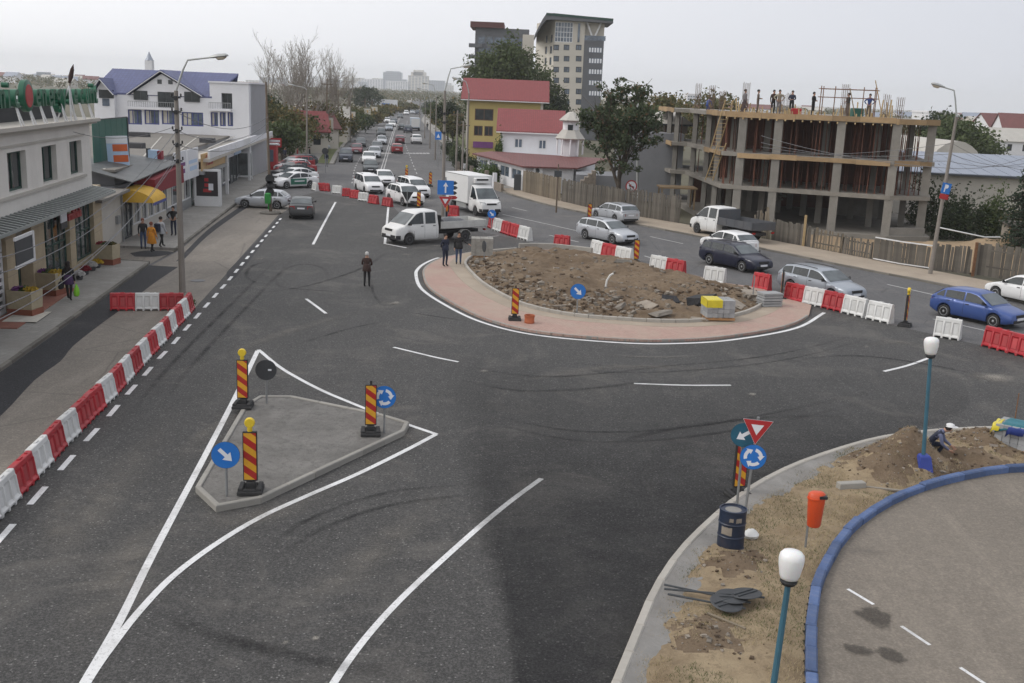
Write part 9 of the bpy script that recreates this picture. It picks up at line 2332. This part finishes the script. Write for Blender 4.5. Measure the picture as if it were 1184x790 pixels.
# conifer at the right edge
def conifer(p,h,r0,label,seed):
    p=Vector(p); rt=empty('conifer_tree',p); m=MB(); m.tube([p,p+Vector((0,0,h))],[.22,.03],7); rr=random.Random(seed); C=[]
    for k in range(26):
        z=h*(.14+.84*k/26); R_=r0*(1-(z/h))**.8+.15
        for j in range(7):
            a=rr.uniform(0,6.28); L=R_*rr.uniform(.7,1.1); e=p+Vector((math.cos(a)*L,math.sin(a)*L,z-.18*L)); b=p+Vector((0,0,z)); m.tube([b,b.lerp(e,.5)+Vector((0,0,.05)),e],[.04,.025,.01],4,cap=False)
            for t in range(26): f=rr.uniform(.2,1.0); q=b.lerp(e,f); C.append((q.x+rr.gauss(0,.16),q.y+rr.gauss(0,.16),q.z+rr.gauss(0,.08)))
    m.build('trunk','bark',rt); leaf_mesh('crown',C,.30,'leaf_conifer',rt,.6,seed,2.6); tag(rt,label,'tree','trees')
q=at(1186,230,69.0); conifer((q.x+.6,q.y,0),zat((q.x,q.y),163),2.6,'dark green conifer cut by the right edge',7)
# small green growth around the wooden pole foot and barrier end
for i,(u,v,mt,lb) in enumerate([(218,352,'leaf_green','small weed tuft at the far end of the left barrier row'),(286,151.5,'leaf_bright','small shrub growing on the flat roof edge')]):
    q=G(u,v,0.0 if i==0 else 4.1); bush(q,.35 if i==0 else .6,.3,.25 if i==0 else 1.2,lb,mt,260,.10 if i==0 else .18,140+i)
# far city, skyline and outskirts
def block(u0,u1,vtop,Y,label,wall,rows=8,cols=7,setback=None,name='city_block',depth=18,band='glass_blue',cat='building',grp='distant city blocks',grid=True):
    if Y>950 and Y<1400: Y*=3.1; depth*=2
    um=(u0+u1)/2; x0,x1=at(u0,vtop,Y).x,at(u1,vtop,Y).x; zt=at(um,vtop,Y).z; rt=empty(name,((x0+x1)/2,Y+depth/2,0))
    m=MB(); m.box(x0,x1,Y,Y+depth,-0.1,zt); m.build('wall',wall,rt)
    rh=(zt-2)/rows
    for r_ in range(rows):
        z=1.6+r_*rh
        if grid:
            m=MB()
            for c in range(cols): w=(x1-x0)/cols; m.box(x0+w*c+w*.18,x0+w*c+w*.82,Y-.12,Y+.05,z+rh*.25,z+rh*.75)
            tag(m.build('window_row',band,rt),kind='stuff')
        else: m=MB(); m.box(x0+.3,x1-.3,Y-.12,Y+.05,z+rh*.25,z+rh*.7); m.build('window_band',band,rt)
    m=MB(); m.box(x0-.3,x1+.3,Y-.3,Y+depth,zt+.01,zt+.8); m.build('roof_edge',wall,rt)
    if setback:
        for (a,b,v) in setback: xa,xb,zz_=at(a,v,Y).x,at(b,v,Y).x,at((a+b)/2,v,Y).z; m=MB(); m.box(xa,xb,Y+2,Y+depth-2,zt+.82,zz_); m.build('upper_storey',wall,rt)
    return tag(rt,label,cat,grp)
block(443,464,84,1050,'distant pale block with blue glass left of the stepped tower','sheet_grey',9,8,[(446,462,82.5)])
block(446,474,94.5,1000,'long lower pale block in front of the distant blue glass block','stucco_white',7,10)
block(472,495,88,1000,'distant stepped tower block in the centre of the skyline','stucco_cream',10,6,[(475,492,83.5),(478,489,81)])
block(496,514,93.5,1080,'distant grey block right of the stepped tower','sheet_grey',8,7)
block(418,443,92,1150,'distant pale block left of the blue glass block','stucco_white',8,8)
block(396,420,90,1200,'distant pale block above the left pavement trees','stucco_cream',8,8)
block(380,398,92.5,1250,'distant block behind the slender sparse tree','sheet_grey',7,6)
block(430,446,91,1300,'distant block squeezed behind the pale ones','stucco_cream',8,6)
block(505,522,96,1200,'distant low block behind the right street lamps','stucco_white',7,6)
block(300,330,90,1300,'distant block behind the large bare trees, left','sheet_grey',7,8)
block(340,372,88,1350,'distant block behind the large bare trees, right','stucco_white',7,8)
block(735,752,113,700,'distant pale block right of the large leafy tree','stucco_white',7,6)
block(795,816,110,800,'distant grey white block behind the building site ladders','stucco_white',6,7)
block(1074,1088,131,420,'distant white block behind the unfinished building corner','stucco_white',4,5)
block(42,53,84,1700,'lone distant grey block on the left skyline','sheet_grey',6,6)
block(700,735,112,900,'distant cream blocks right of the cream tower','stucco_cream',6,9)
block(752,770,112,880,'distant pinkish block behind the lamp by the large tree','stucco_cream',6,6)
for i,(a,b,v,w_) in enumerate([(405,414,97,'stucco_white'),(414,424,95,'sheet_grey'),(424,433,97.5,'stucco_cream'),(514,524,99,'stucco_cream'),(365,381,94,'stucco_white'),(455,470,92,'sheet_grey'),(486,500,94,'stucco_white'),(284,302,93,'stucco_cream')]):
    block(a,b,v,1100+i*30,['small hazy white block left of the skyline centre','small hazy grey block beside it over the banners','small hazy cream block behind the left tree tops','small hazy cream block at the right end of the skyline','hazy white block behind the slender tree','hazy grey block just left of the stepped tower','hazy white block just right of the stepped tower','hazy cream block left of the bare trees'][i],w_,6,5)
# church spire
q=at(173,80,600); rt=empty('church_spire',(q.x,600,0)); z0,z1,z2=at(173,82,600).z,at(173,70,600).z,at(173,59.5,600).z
m=MB(); m.box(q.x-1.9,q.x+1.9,598,602,0,z1); m.build('tower_shaft','stucco_white',rt); m=MB(); m.lathe([(2.4,z1),(1.3,z1+(z2-z1)*.4),(0.05,z2)],8,(q.x,600,0)); m.build('spire','sheet_grey',rt); tag(rt,'slender white church spire above the blue roofs','church')
# long white billboard over the boulevard end
q0,q1=at(424,121,430),at(459.5,121,430); zt_,zb_=at(442,115,430).z,at(442,122.8,430).z; rt=empty('long_billboard',((q0.x+q1.x)/2,430,0))
m=MB(); m.box(q0.x,q1.x,430,430.5,zb_,zt_); m.build('panel','sign_white',rt); m=MB(); m.box(q0.x+6,q1.x-3,429.9,429.99,zb_+.5,zb_+1.1); m.build('print','sign_blue',rt); m=MB()
for x in (q0.x+1,q1.x-1): m.box(x-.2,x+.2,430.1,430.4,-.1,zb_)
m.build('leg','galvanised',rt); tag(rt,'long white billboard beyond the trees at the boulevard end','billboard')
# small houses: beside the boulevard left, far right, and the settlement on the left skyline
def cottage(x,y,w,d,h,rh,rot,label,wall,roof,group='small houses',win=True):
    rt=empty('cottage',(x,y,0),rot); hw,hd=w/2,d/2
    m=MB(); m.box(-hw,hw,-hd,hd,-.1,h); m.add([(-hw,-hd,h),(-hw,hd,h),(-hw,0,h+rh),(hw,-hd,h),(hw,hd,h),(hw,0,h+rh)],[(0,1,2),(3,5,4)]); o=m.build('wall',wall); o.parent=rt
    e=.4; m=MB()
    for s in (1,-1): b=[(-hw-e,s*(hd+e),h-e*rh/hd),(hw+e,s*(hd+e),h-e*rh/hd),(hw+e,0,h+rh),(-hw-e,0,h+rh)]; m.hexa([Vector(q) for q in (b if s<0 else b[::-1])],[Vector(q)+Vector((0,0,.15)) for q in (b if s<0 else b[::-1])])
    o=m.build('roof',roof); o.parent=rt
    if win:
        for k in range(max(2,int(w/3))):
            m=MB(); xx=-hw+(k+.5)*w/max(2,int(w/3)); m.box(xx-.5,xx+.5,-hd-.03,-hd+.02,h*.4,h*.8); o=m.build('window','glass_dark'); o.parent=rt
    return tag(rt,label,'house',group)
for i,(u,Y,w,h,rh,ro,rf,lb) in enumerate([(338,152,9,3.2,2.4,.3,'roof_red','house with a bright red roof below the bare trees'),(352,163,8,3.2,2.2,.5,'roof_red_dull','house with a dull red roof beside the bright red one'),(312,148,9,3.2,2.2,.2,'roof_red_dull','red roofed house half hidden behind the wooden pole'),(372,185,9,3.4,2.4,.1,'roof_pale','pale roofed house behind the nearest banner')]):
    q=at(u,170,Y); cottage(q.x,q.y,w,8,h,rh,ro,lb,'stucco_cream',rf)
for i,(u,Y,w,h,rh,ro,rf,lb) in enumerate([(1154,290,11,5.6,3.4,.2,'roof_red_dull','white gabled house with red roof at the far right'),(1180,270,11,5.6,3.6,-.1,'roof_red_dull','house with dark red roof cut by the right edge in the distance'),(1166,240,14,3.5,2.5,.1,'roof_pale','pale roofed far house behind the red roofs at right')]):
    q=at(u,150,Y); cottage(q.x,q.y,w,9,h,rh,ro,lb,'stucco_white',rf)
r4=random.Random(17); cols_=[('stucco_white','roof_red_dull','red roofed'),('stucco_cream','roof_pale','pale roofed'),('stucco_white','sheet_grey','grey roofed')]
for i in range(36):
    Y=760+i*42; u=r4.uniform(-10,112) if i % 4 else r4.uniform(240,330); q=at(u,95,Y); c=cols_[i%3]
    cottage(q.x,Y,r4.uniform(9,16),10,r4.uniform(3.5,6),r4.uniform(2.5,4),r4.uniform(-.6,.6),f"distant {c[2]} house in the settlement on the left skyline",c[0],c[1],f'{c[2]} houses of the left skyline settlement',False)
for i in range(26):
    Y=330+i*30; u=r4.uniform(1090,1200) if i%2 else r4.uniform(700,1060); q=at(u,140,Y); c=cols_[i%3]
    cottage(q.x,Y,r4.uniform(10,22),12,r4.uniform(3.5,6),r4.uniform(2,3),r4.uniform(-.4,.4),f"distant {c[2]} house on the right horizon",c[0],c[1],f'{c[2]} houses of the right horizon',False)
# far woods: reads as one mass
C=[]
for i in range(3000):
    sgn=r4.random()
    u=r4.uniform(-40,395) if sgn<.38 else (r4.uniform(395,525) if sgn<.55 else r4.uniform(525,1230))
    Y=r4.uniform(650,2200) if u<395 else (r4.uniform(700,2600) if u<525 else r4.uniform(260,1700))
    q=at(u,110,Y); C.append((q.x,Y,0,r4.uniform(2.5,5.5)))
pts=[]; rg=np.random.default_rng(3)
for x,y,z,s in C:
    n_=24; v=rg.normal(size=(n_,3)); v/=np.linalg.norm(v,axis=1)[:,None]; pts.append(np.array([x,y,s*.75])+v*np.array([s*.8,s*.8,s*.62]))
o=leaf_mesh('far_woods',np.concatenate(pts),1.5,'leaf_olive',None,0,5); tag(o,'far trees and scrub between the distant houses','woods',kind='stuff')
# more poles of the right pavement
for i,(u,v,vt,lb) in enumerate([(527,205,128,'plain pole beside the garden hedge'),(534,208,140,'shorter pale pole beside the garden hedge'),(485,150,112,'distant pole on the right pavement')]):
    p=G(u,v,.1); rt=empty('utility_pole',p); h=zat(p,vt); m=MB(); m.tube([p,(p.x,p.y,h)],[.12,.08],8); m.build('post','pole_concrete',rt,True); m=MB(); m.box(p.x-.7,p.x+.7,p.y-.05,p.y+.05,h-.5,h-.4); m.build('crossarm','pole_wood',rt); tag(rt,lb,'pole','poles of the right pavement')
p=G(643,246,.12); rt=empty('utility_pole',p); h=zat(p,190); m=MB(); m.tube([p,(p.x,p.y,h)],[.07,.05],8); m.build('post','pole_wood',rt,True); m=MB(); m.box(p.x-.3,p.x+.3,p.y-.1,p.y-.06,h-1.0,h-.5); m.build('notice','frame_dark',rt); tag(rt,'thin dark post in front of the fence left of the large tree','pole')
# overhead cables
def cable(a,b,sag,r,label,group='overhead cables at the left'):
    a,b=Vector(a),Vector(b); n=14; m=MB(); m.tube([a.lerp(b,k/n)-Vector((0,0,sag*4*(k/n)*(1-k/n))) for k in range(n+1)],r,4)
    tag(m.build('overhead_cable','cable',None,True,loc=a),label,'cable',group)
lp=Vector(L1.location); tp1=L1t
def on_pole(z): return lp.lerp(tp1,z/tp1.z)+Vector((0,-.1,0))
for i,(z,u,v,Y) in enumerate([(6.0,-6,358,30.0),(6.2,-6,372,29.0),(6.7,-6,318,32.0),(7.2,-6,300,33.5)]):
    cable(on_pole(z),at(u,v,Y),.9,.016,['lowest overhead cable from the left lamp to the left edge','second overhead cable from the left lamp to the left edge','third overhead cable from the left lamp to the left edge','highest overhead cable from the left lamp to the left edge'][i])
for i,(z,sp_) in enumerate([(6.6,(310,150)),(7.2,(310,142)),(8.0,(310,135))]):
    q=at(sp_[0],sp_[1],78); cable(on_pole(z),q,.8,.016,['lowest cable from the left lamp to the wooden pole','middle cable from the left lamp to the wooden pole','top cable from the left lamp to the wooden pole'][i],'cables to the wooden pole')
cable(on_pole(7.4),fa.pt(3.2,6.75,.05),.4,.014,'thin cable from the left lamp to the shop building wall')
cable(on_pole(6.3),FB.pt(6,4.4,.5),.3,.014,'cable drop from the left lamp to the yellow awning shop')
l2=Vector(L2.location)
for i,(z,u,v) in enumerate([(6.2,880,157),(6.6,880,165),(7.0,880,170),(7.6,880,176)]):
    a=l2.lerp(L2t,z/L2t.z); cable(a,at(u,v,77.0),.35,.014,f'{ORD[i]} cable from the bottom, leaning lamp to the site front','cables along the site front')
    cable(a,at(1195,v+22,66.0),.3,.014,f'{ORD[i]} cable from the bottom, leaning lamp to the right edge','cables to the right edge')
# haze
m=MB(); m.box(-4500,4500,-200,5200,-1.2,90); hz=m.build('haze',bpy.data.materials.new('haze_air'))
hm=hz.data.materials[0]; hm.use_nodes=True; hn_=hm.node_tree; hn_.nodes.clear()
ho_=hn_.nodes.new('ShaderNodeOutputMaterial'); pv=hn_.nodes.new('ShaderNodeVolumePrincipled')
pv.inputs['Color'].default_value=(0.94,0.965,1.0,1); pv.inputs['Density'].default_value=0.00021; pv.inputs['Anisotropy'].default_value=0.0
hn_.links.new(pv.outputs[0],ho_.inputs['Volume']); tag(hz,'pale autumn haze over the whole place','haze',kind='stuff')
